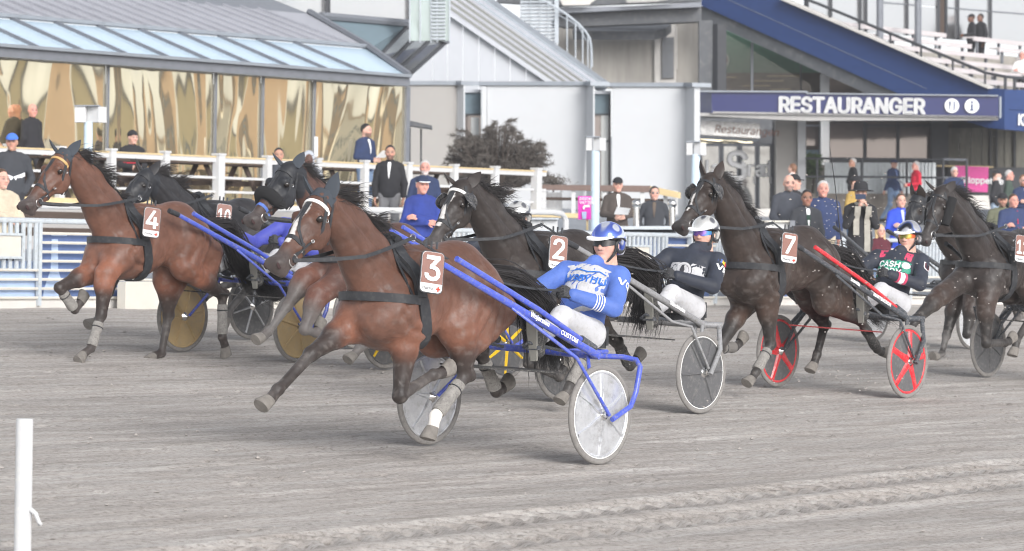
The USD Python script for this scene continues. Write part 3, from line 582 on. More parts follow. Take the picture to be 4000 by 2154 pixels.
part(gs, 'parapet', slab([(2748, -60), (2990, -60), (3060, -3), (3872, 345), (3858, 372), (3535, 378), (2738, 22)], PB, .25), 'navy_panel')
part(gs, 'parapet_joint', bar(onU(2846, 0, UB-.008), onU(3620, 348, UB-.008), .008, .012), 'cap_metal')
part(gs, 'parapet_coping', bar(onU(3060, -4, UB-.05), onU(3872, 344, UB-.05), .34, .06), 'concrete_light')
part(gs, 'parapet', slab([(3858, 345), (3925, 349), (3925, 506), (3855, 500), (3740, 464), (3700, 455), (3700, 380), (3858, 376)], PB, .25, -.02), 'navy_panel')
e = onU(3925, 349, UB); NF = PN(e[1])
part(gs, 'front_panel', slab([(3925, 349), (4200, 362), (4200, 444), (3925, 427)], NF, .25), 'navy_panel'); part(gs, 'front_panel', slab([(3925, 429), (4200, 446), (4200, 530), (3925, 506)], NF, .25), 'navy_panel')
part(gs, 'lettering', text('KIOSK', .30, onN(3972, 489, e[1]-.02)-A([0, .02, 0]), (1, 0, 0), (0, 0, 1), .02), 'lettering_white')
part(gs, 'handrail', tube([onU(px, py, UB-.05) for px, py in ((2990, -62), (3200, 17), (3560, 165), (3850, 285))]+[onU(3925, 300, UB-.05), onN(4150, 318, e[1])], .045, 6), 'frame_dark')
for px, py0, py1 in ((3242, 33, 82), (3357, 80, 130), (3478, 131, 180), (3598, 181, 235), (3722, 235, 288), (3848, 284, 335)): part(gs, 'handrail_post', tube([onU(px, py0, UB-.05), onU(px, py1, UB-.05)], .035, 6), 'frame_dark')
for px, py0, py1 in ((3927, 300, 350), (3963, 303, 352)): part(gs, 'handrail_post', tube([onN(px, py0, e[1]), onN(px, py1, e[1])], .05, 6), 'frame_dark')
# tiers under the benches, in world coordinates
rows = [(3253, 84, 3688), (3358, 129, 3787), (3452, 172, 3893), (3570, 220, 4000), (3669, 261, 4100), (3775, 306, 4200)]
RW = [onU(px, py, UB+.1) for px, py, _ in rows]
for k, p in enumerate(RW):
    part(gs, 'tier', box((UB+14, p[1]+.62, p[2]-.72), (27.6, .8, .55)), 'concrete')
for k, (p, (px, py, pe)) in enumerate(zip(RW, rows)):
    ue = onN(pe, py+40, p[1])[0]; segs = [(UB+.25, min(ue, UB+13))]
    if ue < UB+9: segs.append((ue+1.55, UB+13))
    for (a, b) in segs:
        nm = ['top', 'second', 'third', 'fourth', 'fifth', 'lowest'][k]
        bt = thing('bench', f'long pale bench on the {nm} row of the grandstand, ' + ('left of the aisle gap' if (a < UB+1 and len(segs) > 1) else ('right of the aisle gap' if a > UB+1 else 'running past the right edge')), 'bench', (a, p[1], p[2]-.45), 'benches on the grandstand rows')
        part(bt, 'seat_plank', box(((a+b)/2, p[1]-.06, p[2]-.06), (b-a, .05, .13)), 'bench_plank'); part(bt, 'seat_plank', box(((a+b)/2, p[1]+.13, p[2]-.015), (b-a, .30, .04)), 'bench_plank')
        x = a+.4
        while x < b: part(bt, 'bracket', box((x, p[1]+.06, p[2]-.26), (.05, .08, .40)), 'frame_grey'); x += 1.25
yg = RW[0][1]+1.1; PG = PN(yg)
gv = [3150, 3242, 3357, 3379, 3437, 3540, 3584, 3663, 3692, 3738, 3866, 4090]
sl = lambda x, y: y+(x-3400)*.082
for a, b in zip(gv[:-1], gv[1:]):
    if a == 3663: continue
    part(gs, 'window_pane', slab([(a+2, -140), (b-2, -140), (b-2, sl(b, 8)-4 if a > 3379 else -139), (a+2, sl(a, 8)-4 if a > 3379 else -139)], PG, .05), 'glass_sky')
    part(gs, 'window_pane', slab([(a+2, sl(a, 8)+2 if a > 3379 else -138), (b-2, sl(b, 8)+2 if a > 3379 else -138), (b-2, sl(b, 128)), (a+2, sl(a, 128))], PG, .05), 'glass_sky')
part(gs, 'door_leaf', slab(rect(3663, -140, 3691, sl(3680, 106)), PG, .08), 'timber_dark')
for a in gv: part(gs, 'mullion', slab(rect(a-3, -140, a+3, sl(a, 128)), PG, .12, -.06), 'frame_dark')
for a, b in ((3437, 3584), (3692, 4090)): part(gs, 'transom', slab([(a, sl(a, 5)), (b, sl(b, 5)), (b, sl(b, 9)), (a, sl(a, 9))], PG, .1, -.05), 'frame_grey')
for px, pb in ((3437, 165), (3586, 178)): part(gs, 'column', tube([onN(px, -140, RW[1][1]-.2), onN(px, pb, RW[1][1]-.2)], .1, 10), 'frame_grey')

# room under the raking beam
RB = PD(103.)
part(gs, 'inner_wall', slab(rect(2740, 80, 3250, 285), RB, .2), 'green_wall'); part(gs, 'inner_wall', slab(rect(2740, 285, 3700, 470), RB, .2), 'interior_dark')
for a, b, y in ((2806, 2880, 300), (2995, 3125, 295), (2946, 3060, 314), (2800, 2830, 318), (2900, 3010, 333), (3010, 3090, 347)): part(gs, 'lamp_tube', slab(rect(a, y, b, y+5), PD(102.4), .05), 'tube_glow')
part(gs, 'clock_face', lathe(onD(2812, 235, 102.5), -FWH, [(0, .02), (.16, .02), (.24, .0)], 24), 'copper_ink'); part(gs, 'clock_rim', ring(onD(2812, 235, 102.5), FWH, .25, .03, 24, 6), 'rail_white')
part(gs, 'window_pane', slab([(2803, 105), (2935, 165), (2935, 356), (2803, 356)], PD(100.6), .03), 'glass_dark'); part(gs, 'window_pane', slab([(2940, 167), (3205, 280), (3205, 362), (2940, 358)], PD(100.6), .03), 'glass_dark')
part(gs, 'mullion', slab(rect(2933, 166, 2942, 356), PD(100.6), .12, -.05), 'frame_grey'); part(gs, 'mullion', slab(rect(3125, 255, 3131, 360), PD(100.6), .12, -.05), 'frame_dark')
# lower storey
L0 = PD(100.)
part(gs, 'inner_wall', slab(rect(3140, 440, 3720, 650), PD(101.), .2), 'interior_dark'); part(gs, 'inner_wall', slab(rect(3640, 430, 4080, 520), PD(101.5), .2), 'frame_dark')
part(gs, 'post', slab(rect(3207, 290, 3240, 645), PD(99.), .3), 'rail_white')
part(gs, 'beam', slab(rect(3140, 455, 3720, 472), PD(99.6), .3), 'frame_dark')
for a, b, c, d in ((3242, 475, 3372, 620), (3386, 497, 3502, 620), (3512, 497, 3640, 620), (3386, 467, 3502, 488), (3512, 467, 3640, 488), (3150, 495, 3202, 570)): part(gs, 'window_pane', slab(rect(a, b, c, d), L0, .05), 'glass_brown')
for a in (3378, 3507, 3645, 3204): part(gs, 'mullion', slab(rect(a-6, 462, a+6, 625), L0, .14, -.08), 'frame_dark')
part(gs, 'transom', slab(rect(3375, 488, 3640, 497), L0, .14, -.08), 'frame_dark'); part(gs, 'transom', slab(rect(3146, 488, 3206, 495), L0, .14, -.08), 'frame_grey')
part(gs, 'sill', slab(rect(3225, 620, 3655, 636), L0, .3, -.15), 'frame_dark')
part(gs, 'window_panel', slab(rect(3146, 586, 3206, 602), L0, .1, -.03), 'panel_teal')
part(gs, 'wall', slab(rect(3146, 602, 3222, 760), L0, .15), 'boards_olive')
L0 = PD(96.4); x = 3222
while x < 3652: part(gs, 'corrugated_sheet', slab([(x, 636), (x+5, 636), (x+5, 757), (x, 757)], L0, .1, -.03), 'corrugated'); part(gs, 'corrugated_sheet', slab([(x+5, 636), (x+14, 636), (x+14, 757), (x+5, 757)], L0, .1, .03), 'corrugated'); x += 14
part(gs, 'plinth', slab(rect(3060, 757, 3720, 862), L0, .3, -.05), 'plinth')
part(gs, 'pillar', slab(rect(3640, 462, 3705, 800), PD(99.4), .5), 'frame_dark')
W9 = PD(99.8); x = 3705; k = 0
while x < 4050: part(gs, 'cladding_board', slab([(x, 500), (x+21, 501), (x+21, 656), (x, 655)], W9, .08, .03*(k % 2)), 'boards_olive'); x += 22; k += 1
part(gs, 'counter', slab([(3660, 645), (3880, 650), (3880, 656), (3660, 651)], PD(98.8), .5), 'timber_yellow'); part(gs, 'base_wall', slab(rect(3700, 655, 4060, 792), PD(99.3), .3), 'frame_dark')
for a, y in ((3866, 500), (3890, 500), (3960, 500)): part(gs, 'mullion', slab(rect(a, y, a+5, 655), W9, .1, -.08), 'frame_dark')
PQ = 95.; rl = thing('black_railing', 'black steel railing along the raised walkway before the white corrugated wall', 'railing', onD(3450, 850, 98))
for y in (622, 693): part(rl, 'rail', tube([onD(3146, y-3, PQ), onD(3500, y, PQ), onD(3682, y+2, PQ)], .035, 6), 'frame_dark')
for y in (623, 695): part(rl, 'rail', tube([onD(3682, y, PQ), onD(3777, y+2, PQ)], .035, 6), 'frame_grey')
for px in (3192, 3367, 3542, 3684, 3776): part(rl, 'rail_post', tube([onD(px, 620, PQ), onD(px, 770, PQ)], .04, 6), 'frame_dark')
st = thing('steps', 'pale concrete steps beside the pink sign', 'steps', onD(3820, 810, 95))
for j in range(4): part(st, 'step', slab([(3755-j*4, 762+j*13), (3862+j*2, 765+j*13), (3862+j*2, 779+j*13), (3755-j*4, 776+j*13)], PD(97-j*.5), .6), 'concrete_light')
pk = thing('pink_sign', 'pink advertising panel with a white web address below the counter', 'sign', onD(3800, 700, 98.5))
PK = PD(98.2); part(pk, 'panel', slab([(3732, 648), (3862, 654), (3858, 752), (3728, 748)], PK, .06), 'pink_panel')
part(pk, 'lettering', text('elitloppet.se', .168, onD(3736, 713, 98.17), RT-A([0, 0, .025]), (0, 0, 1), .012), 'lettering_white')
# ------------------------------------------------------------------ restaurant entrance with its canopy
rc = thing('restaurant_canopy', 'long navy canopy with the white word RESTAURANGER and two round icons', 'canopy', onD(3300, 450, 92))
F2 = PD(92.)
part(rc, 'fascia', slab([(2780, 358), (3900, 375), (3900, 461), (2780, 442)], F2, .12), 'navy_gloss')
part(rc, 'side_fascia', slab([(2706, 360), (2780, 358), (2780, 442), (2706, 441)], PA(2780, 400, 92, -72), .1), 'navy_gloss')
part(rc, 'end_trim', slab(rect(3904, 378, 3912, 462), F2, .1), 'cap_metal')
part(rc, 'top_flashing', slab([(2706, 354), (3155, 356), (3155, 362), (2706, 360)], PD(91.9), .3), 'cap_metal'); part(rc, 'top_flashing', slab([(3150, 363), (3900, 372), (3900, 377), (3150, 368)], PD(91.9), .3), 'cap_metal')
part(rc, 'soffit', prism([onD(2780, 443, 92), onD(3900, 461, 92), onD(3880, 470, 96), onD(3110, 466, 96), onD(2740, 462, 96)], .05, (0, 0, 1)), 'soffit')
part(rc, 'soffit_edge', slab([(2710, 441), (3900, 460), (3900, 470), (3130, 472), (2712, 452)], PD(92.1), .3), 'soffit')
o = onD(3038, 438, 91.97)
tm = text('RESTAURANGER', .395, (0, 0, 0), (1, 0, 0), (0, 1, 0), .03); w0 = tm[0][:, 0].max(); s = np.linalg.norm(onD(3612, 446, 91.97)-o)/w0
tm = join([(tm[0]+[dx_, dy_, 0], tm[1]) for dx_, dy_ in ((0, 0), (.016, .004), (-.016, .004), (0, .012))]); v = tm[0]*[s, 1, 1]; ex = (onD(3612, 446, 91.97)-o)/np.linalg.norm(onD(3612, 446, 91.97)-o)
part(rc, 'lettering', (o+v[:, :1]*ex+v[:, 1:2]*A([0, 0, 1.])+v[:, 2:]*(-FWH), tm[1]), 'lettering_white')
for px, py in ((3718, 414), (3796, 415)):
    c = onD(px, py, 91.96); d = part(rc, 'icon_disc', lathe(c, -FWH, [(0, .03), (.19, .03), (.19, 0)], 28), 'lettering_white')
    if px == 3718:
        for dx, w, h0, h1 in ((-.055, .025, -.13, .02), (.06, .03, -.13, .13)): part(d, 'icon_mark', box(c+RT*dx+A([0, 0, (h0+h1)/2])-FWH*.035, (w, .02, h1-h0), RT, FWH), 'navy_panel')
        for q in (-1, 0, 1): part(d, 'icon_mark', box(c+RT*(-.055+q*.022)+A([0, 0, .07])-FWH*.035, (.012, .02, .11), RT, FWH), 'navy_panel')
    else:
        part(d, 'icon_mark', box(c+A([0, 0, -.03])-FWH*.035, (.05, .02, .15), RT, FWH), 'navy_panel'); part(d, 'icon_mark', box(c+A([0, 0, -.11])-FWH*.035, (.11, .02, .03), RT, FWH), 'navy_panel'); part(d, 'icon_mark', ball(c+A([0, 0, .10])-FWH*.03, .034, 1), 'navy_panel')
en = thing('restaurant_entrance', 'dark recessed restaurant entrance with glass doors and white decorative lettering', 'entrance', onD(2880, 850, 97))
E7 = PD(97.)
part(en, 'recess_wall', slab(rect(2700, 448, 3040, 860), PD(98.), .2), 'steel_dark')
for a, b in ((2736, 2814), (2820, 2884), (2892, 2955), (2961, 3018)):
    d = part(en, 'door', slab(rect(a, 562, b, 838), E7, .06), 'frame_grey'); part(d, 'pane', slab(rect(a+7, 572, b-7, 828), E7, .05, -.02), 'glass_door')
    part(d, 'handle', slab(rect(b-13, 690, b-4, 718), E7, .06, -.1), 'rail_white')
part(en, 'transom_window', slab(rect(2736, 540, 2940, 560), E7, .05), 'glass_gold')
part(en, 'frame', slab(rect(3020, 458, 3032, 860), PD(96.6), .3), 'frame_dark'); part(en, 'frame', slab(rect(2712, 458, 2722, 860), PD(96.6), .3), 'frame_dark')
for s_, px, py, h in (('la', 2750, 688, .44), ('S', 2828, 702, .80), ('tra', 2888, 688, .44), ('da', 2962, 688, .44)):
    part(en, 'lettering', text(s_, h, onD(px, py, 96.85), RT, (0, 0, 1), .012), 'wheel_light'); part(en, 'lettering', text(s_, h*.94, onD(px+3, py-2, 96.83), RT, (0, 0, 1), .012, False), 'lettering_white')
sb = part(en, 'sign_box', slab([(2737, 471), (2968, 484), (2968, 541), (2737, 526)], PD(95.5), .35), 'sign_silver'); part(sb, 'sign_shelf', slab([(2728, 532), (2962, 546), (2962, 552), (2728, 540)], PD(95.3), .5), 'cap_metal')
part(sb, 'sign_script', text('Restaurangen', .20, onD(2789, 517, 95.45), RT-A([0, 0, .045]), A([0, 0, 1])+RT*.22, .02, False), 'copper_ink')
part(en, 'pillar', slab(rect(3031, 470, 3117, 852), PD(95.8), .7), 'plaster_beige_shade'); part(en, 'pillar_edge', slab(rect(3117, 462, 3148, 852), PD(95.6), .5), 'plaster_white')
part(en, 'door_step', box(onD(2870, 842, 95), (5, 3, .35), RT, FWH), 'concrete_light')
L = []
for k in range(260):
    p = onD(rng.uniform(3150, 3200), rng.uniform(606, 690), 97.2+rng.uniform(-.2, .2)); L.append((p+rng.normal(0, .07, (3, 3)), A([[0, 1, 2]])))
ivy = thing('climbing_plant', 'small green climbing plant between the pillar and the white post', 'plant', onD(3175, 780, 97.2)); part(ivy, 'leaves', L, 'ivy', kind='stuff'); part(ivy, 'stem', tube([onD(3172, 770, 97.2), onD(3178, 700, 97.2), onD(3168, 612, 97.2)], .03, 6), 'bark')
# lamp posts with boxes
for px, top, bx, D, lab in ((345, 478, (292, 384, 415, 478), 56., 'left end of the terrace'), (2326, 590, (2290, 2343, 537, 588), 62., 'middle, before the narrow curtained window'), (2718, 604, (2682, 2736, 556, 606), 64., 'restaurant doors')):
    lp = thing('light_pole', 'pale blue post with a boxy white head by the '+lab, 'pole', onD(px, 900, D), 'pale blue posts with boxy heads')
    r = 17/FPX*D; part(lp, 'shaft', tube([onD(px, top, D), onD(px-2, 905, D)], r, 14), 'pole_blue')
    h = part(lp, 'head', slab(rect(bx[0], bx[2], (bx[0]+bx[1])/2-4, bx[3]), PD(D-.12), .2), 'rail_white'); part(lp, 'head', slab(rect((bx[0]+bx[1])/2+2, bx[2]+2, bx[1], bx[3]), PA(bx[1], 450, D-.1, -35), .2), 'rail_white'); part(lp, 'head_cap', slab(rect(bx[0]-3, bx[2]-4, bx[1]+2, bx[2]), PD(D-.15), .35), 'cap_metal')
sl_ = thing('strip_light', 'slim bright white strip of a lamp standing against the mirror glass', 'lamp', onD(1234, 660, 66)); part(sl_, 'lamp_tube', slab(rect(1228, 535, 1241, 612), PD(66), .08), 'plate_white'); part(sl_, 'stand', slab(rect(1231, 612, 1238, 690), PD(66.02), .05), 'frame_grey')
hut = thing('small_canopy', 'small dark canopy on a thin post right of the mirror-glass pavilion', 'canopy', onD(1645, 660, 71)); part(hut, 'canopy_roof', slab([(1594, 470), (1686, 491), (1686, 503), (1594, 490)], PD(70.6), .8), 'steel_dark'); part(hut, 'canopy_post', slab(rect(1641, 504, 1648, 650), PD(71), .08), 'frame_dark'); part(hut, 'canopy_post', slab(rect(1597, 500, 1604, 650), PD(71), .08), 'frame_dark')
# ------------------------------------------------------------------ horses
LEG3 = dict(nf=[(800, 800), (765, 1095), (915, 1000), (990, 985)], ff=[(530, 785), (365, 905), (215, 1065), (150, 1150)], nh=[(1025, 790), (1062, 1000), (925, 1185), (905, 1275)], fh=[(925, 830), (1130, 900), (1200, 1075), (1250, 1050)])
HT = dict(hoof=[])
def smooth01(x, a, b): t = np.clip((x-a)/(b-a), 0, 1); return t*t*(3-2*t)
HORSES = {}
def horse(key, label, n, zoom, P, coat, dark=(.02, .018, .017), dust=(.12, .112, .107), dustamt=.25, blaze=0., socks=(), ear='coat', hood=False, mask=False, blinkers=False, rolls=False, browband='leather', collar='leather', number='', boots=(), seed=1, mane='hair_black', tail=True, tailflow=1.0, teeth=False, overhead=True, muzzle=None):
    ox, oy, s = zoom; g = trackz(n); r2 = np.random.default_rng(100+seed)
    pt = lambda q, v=0.: onN(ox+q[0]/s, oy+q[1]/s, n-v)
    X_, Y_, Z_ = A([1., 0, 0]), A([0, 1., 0]), A([0, 0, 1.])
    W = pt(P['W']); T = pt(P['T']) if 'T' in P else W+A([1.12, 0, -.19])
    pol = pt(P['poll'], P.get('turn0', 0)); muz = pt(P['muz'], P.get('turn', 0.))
    ref3 = lambda q, v: onN(900+q[0]/1.1555, 600+q[1]/1.1555, 15.76-v)-onN(900+740/1.1555, 600+400/1.1555, 15.76)
    J = {}
    for l, v in (('nf', .145), ('ff', -.145), ('nh', .15), ('fh', -.15)):
        J[l] = [pt(q, v) for q in P[l]] if l in P else [W+ref3(q, v)*[1, 1, .97] for q in LEG3[l]]
        if l not in P:
            for q in J[l]: q[2] = max(q[2], g+.05)
    sb = np.clip((T[0]-W[0])/1.12, .85, 1.15); sl = (T[2]-W[2]+.19*sb)/1.12
    L = lambda b, y, z: W+A([b*(sb if b > 0 else 1), -y, z+max(b, 0)*sl*.6])          # y > 0: near side
    B = Body()
    B.cap(L(.02, 0, -.42), L(.56, 0, -.335), .292, .232, .1, 1.2).cap(L(.0, 0, -.11), L(.26, 0, -.16), .10, .12, .1, 1.7)
    B.cap(L(.2, 0, -.22), L(.70, 0, -.16), .17, .165, .1, .92).cap(L(.62, 0, -.17), L(.82, 0, -.27), .165, .14, .09, .85)
    for y in (.13, -.13):
        B.cap(L(.68, y*.95, -.31), L(.84, y*.88, -.44), .183, .145, .06, 1.12); B.cap(L(.10, y*1.0, -.16), L(-.18, y*1.25, -.46), .10, .13, .05)
        B.ball(L(-.27, y*.85, -.54), .125, .09)
    B.cap(L(-.10, 0, -.50), L(.1, 0, -.45), .25, .285, .1, 1.15).cap(L(.54, 0, -.37), L(.80, 0, -.30), .222, .178, .1, 1.08)
    # neck
    e = muz-pol; HL = np.linalg.norm(e); e /= HL; hs = HL/.57*1.08; d = np.cross(e, Y_); d /= np.linalg.norm(d); d = d if d@A([1, 0, -.6]) > 0 else -d; yl = np.cross(d, e); yl = yl if yl[1] < 0 else -yl
    n0 = pol+d*.11*hs+A([.045, 0, -.015]); n3 = L(-.09, 0, -.34); n1 = n0*.66+n3*.34+A([.02, 0, .03]); n2 = n0*.33+n3*.67+A([.01, 0, .015])
    B.cap(n0, n1, .132, .162, .06, 1.75).cap(n1, n2, .162, .20, .07, 1.65).cap(n2, n3, .19, .235, .1, 1.5)
    for y in (.06, -.06): B.cap(n0+d*.03+Y_*y*.5, n3+A([-.12, y*1.4, -.02]), .05, .08, .08)
    # head
    H = lambda a, b, y=0.: pol+(e*a+d*b)*hs+yl*y*hs
    B.cap(H(.03, .075), H(.24, .085), .095, .083, .05).cap(H(.24, .085), H(.50, .075), .078, .054, .05, 1.15)
    for y in (1, -1):
        B.ell(H(.20, .165, y*.045), A([.105, .035, .085])*hs, .04, np.stack([e, yl, d], 1)); B.ball(H(.17, .045, y*.078), .034*hs, .03); B.cap(H(.22, .12, y*.075), H(.40, .10, y*.052), .016*hs, .012*hs, .025)
        B.ball(H(.585, .045, y*.034), .027*hs, .02); B.ball(H(.555, .06, y*.043), .026*hs, .02)
    B.cap(H(.24, .175), H(.53, .135), .044, .03, .035).ell(H(.565, .08), A([.06, .056, .062])*hs, .04, np.stack([e, yl, d], 1)).ball(H(.565, .137), .033*hs, .025)
    # legs
    for l, y in (('nf', 1), ('ff', -1)):
        a, k, f, h = J[l]; sh = L(-.16, y*.15, -.47); fl = f-k; fl /= np.linalg.norm(fl); tn = np.cross(fl, Y_); tn = tn if tn@A([1, 0, .4]) > 0 else -tn
        B.cap(sh, a, .14, .105, .07).cap(a, k, .098, .050, .05).ball(a*.72+k*.28+A([-.02, 0, 0]), .088, .05).ball(k, .054, .02).cap(k, f, .043, .033, .02).cap(k+tn*.026, f+tn*.022, .020, .022, .008).ball(f, .043, .02)
        B.cap(f, f*.45+h*.55, .037, .042, .015)
    for l, y in (('nh', 1), ('fh', -1)):
        a, k, f, h = J[l]; hp = L(.75, y*.135, -.34); u1 = k-a; u1 /= np.linalg.norm(u1); u2 = f-k; u2 /= np.linalg.norm(u2)
        B.cap(hp, a, .20, .145, .09, 1.15).cap(L(1.0, y*.13, -.48), a*.45+k*.55+A([.03, 0, 0]), .14, .075, .07).cap(a, k, .13, .052, .05).ball(k, .055, .02)
        pk = k+(u1-u2)*.035+A([.02, 0, 0]); B.ball(pk, .036, .03).cap(pk-u1*.16, pk, .02, .028, .03).cap(k, f, .046, .036, .02).ball(f, .045, .02).cap(f, f*.45+h*.55, .038, .043, .015)
    v, f_ = B.mesh(.0145)
    # muscle edges: shallow grooves along anatomical lines on both sides
    nrm_ = trimesh.Trimesh(v, f_, process=False).vertex_normals; dsp = np.zeros(len(v)); vl = v-W; lat_ = np.abs(vl[:, 1]); q2d = np.stack([vl[:, 0], 0*vl[:, 0], vl[:, 2]], 1); W2 = lambda b, z: (L(b, 0, z)-W)*[1, 0, 1]
    for ln_, dep, wd in (([(.06, -.10), (-.07, -.28), (-.22, -.48)], .011, .022), ([(.17, -.20), (.12, -.38), (.04, -.58)], .013, .024), ([(-.23, -.50), (-.10, -.60), (.04, -.62)], .012, .02), ([(-.05, -.33), (-.02, -.5), (.02, -.60)], .007, .02), ([(.64, -.22), (.68, -.42), (.60, -.56)], .014, .03), ([(.70, -.16), (.78, -.34), (.72, -.54)], .008, .025), ([(.90, -.34), (.84, -.56), (.83, -.74)], .010, .022), ([(.84, -.30), (.84, -.5), (.80, -.66)], .006, .02), ([(.05, -.70), (.3, -.66), (.55, -.58)], .006, .03))+tuple(([(b_, -.26), (b_+.03, -.42), (b_-.01, -.56)], .0022, .016) for b_ in (.28, .36, .44, .52)):
        dd_ = segdist(q2d, [W2(*p_) for p_ in ln_]); dsp -= dep*np.exp(-(dd_/wd)**2)*(lat_ > .07); dsp += dep*.6*np.exp(-((dd_-wd*2.3)/(wd*1.3))**2)*(lat_ > .07)
    for p0_, p1_ in ((n0+A([-.01, 0, -.05]), n3+A([-.10, 0, -.08])), (n0+A([.04, 0, .0]), n3+A([.02, 0, .10]))):
        dd_ = segdist(q2d, [(p0_-W)*[1, 0, 1], (p1_-W)*[1, 0, 1]]); dsp -= .010*np.exp(-(dd_/.022)**2)*(lat_ > .03)
    for l in ('nf', 'ff', 'nh', 'fh'):
        a, k, f, h = J[l]; sg_ = 1 if l[0] == 'n' else -1; dd_ = segdist(v+A([0, sg_*.05, 0]), [a*.8+k*.2+A([.012, 0, 0]), k+A([.012, 0, .03])]); dsp -= .009*np.exp(-(dd_/.02)**2)
    dsp += .006*(meshkit.fbm(v*9, seed=seed)-.5); v = v+nrm_*dsp[:, None]
    # colouring: dark points, dust on the legs, muzzle, marks
    c = np.tile(A(coat, float), (len(v), 1)); w = np.zeros(len(v)); dw = np.zeros(len(v))
    for l in J:
        a, k, f, h = J[l]; dd = segdist(v, [a*.35+k*.65, k, f, h]); ww = 1-smooth01(dd, .07, .22); w = np.maximum(w, ww)
        dd2 = segdist(v, [k*.7+f*.3, f, h]); dw = np.maximum(dw, (1-smooth01(dd2, .05, .13)))
    mzl = 1-smooth01(np.linalg.norm(v-H(.60, .09), axis=1), .09*hs, .20*hs); 
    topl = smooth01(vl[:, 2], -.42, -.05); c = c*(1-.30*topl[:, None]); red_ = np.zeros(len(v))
    for l in J: red_ = np.maximum(red_, 1-smooth01(segdist(v, [J[l][0]*1.0, J[l][0]*.55+J[l][1]*.45]), .05, .24))
    c = c*(1+red_[:, None]*A([.5, .27, .12]))
    c = c*(1-w[:, None]*.93)+A(dark)*w[:, None]*.93; c = c*(1-mzl[:, None]*.85)+A(muzzle or (.05, .045, .044))*mzl[:, None]*.85
    nz = meshkit.fbm(v*4., seed=seed)[:, None]; c = c*(.72+.56*nz); dn = meshkit.fbm(v*7., seed=seed+5); dd = (dw*dustamt*smooth01(dn, .3, .6))[:, None]; c = c*(1-dd)+A(dust)*dd
    c = c+(A([.10, .035, .015])*A(coat)/max(coat)*(smooth01(segdist(v, [H(.2, .16, .09), H(.2, .16, -.09)]), 0, .1)[:, None]*0))
    sp = meshkit.fbm(v*26., seed=seed+9); low_ = smooth01(W[2]-v[:, 2], .25, .75); m_ = (smooth01(sp, .55, .72)*(.12+.35*low_)*.55)[:, None]; c = c*(1-m_)+A([.20, .18, .165])*m_; bl = smooth01(meshkit.fbm(v*A([3., 3., 6.]), seed=seed+3), .5, .7)[:, None]*.22; c = c*(1-bl*.6)
    if blaze:
        loc = v-pol; a_ = loc@e/hs; y_ = loc@yl/hs; b_ = loc@d/hs; m = (np.abs(y_+.006*np.sin(a_*30)) < blaze*.5) & (a_ > .10) & (a_ < .42) & (b_ < .07); c[m] = (.50, .48, .46)
    for l in socks: m = segdist(v, [J[l][1]*.12+J[l][2]*.88, J[l][2], J[l][3]]) < .075; c[m] = (.6, .57, .53)
    if hood or mask:
        loc = v-pol; a_ = loc@e/hs; b_ = loc@d/hs; y_ = loc@yl/hs
        m = (a_ > -.08) & (a_ < (.34 if mask else .5)) & (b_ < .30) & (b_ > -.2) & (np.linalg.norm(loc-e*.2*hs, axis=1) < .36*hs) & (b_-.9*(a_+.08) < .16)
        if hood: m &= np.linalg.norm(v-H(.19, .06, .09), axis=1) > .05
        c[m] = (.017, .018, .021)
    if key == '10': c[:, :] = c
    t = thing('race_horse', label, 'horse', (W[0], n, g)); body = part(t, 'body', (v, f_), 'horse_coat', coat=c)
    # hooves
    for l in J:
        k, f, h = J[l][1], J[l][2], J[l][3]; ax = h-f; LL = np.linalg.norm(ax); ax /= LL; c0 = f*.45+h*.55; fr = f-k; 
        fw = -X_ if abs(ax[0]) < .8 else (Z_*np.sign(ax[0]) if l in ('nf', 'fh') or ax[0] > 0 else -X_)
        fw = fw-ax*(fw@ax); fw /= np.linalg.norm(fw); ln = .085; V = []; seg = 14
        for q, (hh, rr, sh) in enumerate(((0, .046, 0), (.012, .050, .002), (ln, .064, .022), (ln+.012, .060, .022), (ln+.012, .0, .02))):
            for j in range(seg):
                a2 = 2*math.pi*j/seg; side = np.cross(ax, fw); rx = rr*(1.12 if math.cos(a2) > 0 else .86)
                V.append(c0+ax*hh+fw*(sh+rx*math.cos(a2))+side*rr*.92*math.sin(a2))
        F = []
        for q in range(4):
            for j in range(seg): a0, a1, b0, b1 = q*seg+j, q*seg+(j+1) % seg, (q+1)*seg+j, (q+1)*seg+(j+1) % seg; F += [(a0, b0, a1), (a1, b0, b1)]
        hoof = (A(V), A(F)); low = hoof[0][:, 2].min(); 
        part(t, 'hoof', hoof, 'hoof', smooth=35)
    for l, mt in boots:
        k, f = J[l][1], J[l][2]; u = f-k; p0, p1 = k+u*.22, k+u*.92; pp = [p0+(p1-p0)*q for q in (0, .12, .5, .9, 1)]
        part(t, 'leg_boot', tube(pp, [.05, .053, .049, .056, .05], 12), mt, smooth=40)
        part(t, 'boot_strap', ring(k+u*.36, u, .051, .006, 16, 6), 'leather')
    # ears
    for y, kk in ((1, 'near'), (-1, 'far')):
        bpt = H(-.005, .055, y*.062); tip = pt(P['ear_'+kk], y*.07) if 'ear_'+kk in P else H(-.17, .09, y*.09)
        ax = tip-bpt; LE = np.linalg.norm(ax); tip = bpt+ax/LE*np.clip(LE*1.15, .19, .25); ax = ax/LE; fr = -d*.5+e*.6+yl*y*.4; fr -= ax*(fr@ax); fr /= np.linalg.norm(fr); sd = np.cross(ax, fr); V = []; seg = 12; qs = (0, .15, .35, .6, .82, 1)
        for q, rr in zip(qs, (.036, .048, .052, .042, .023, .002)):
            for j in range(seg):
                a2 = 2*math.pi*j/seg; rf = rr*(math.cos(a2)*.55 if math.cos(a2) < 0 else math.cos(a2)*.15)
                V.append(bpt+ax*np.clip(LE*1.15, .19, .25)*q+fr*(rf+.012*math.sin(q*3))+sd*rr*math.sin(a2))
        F = []
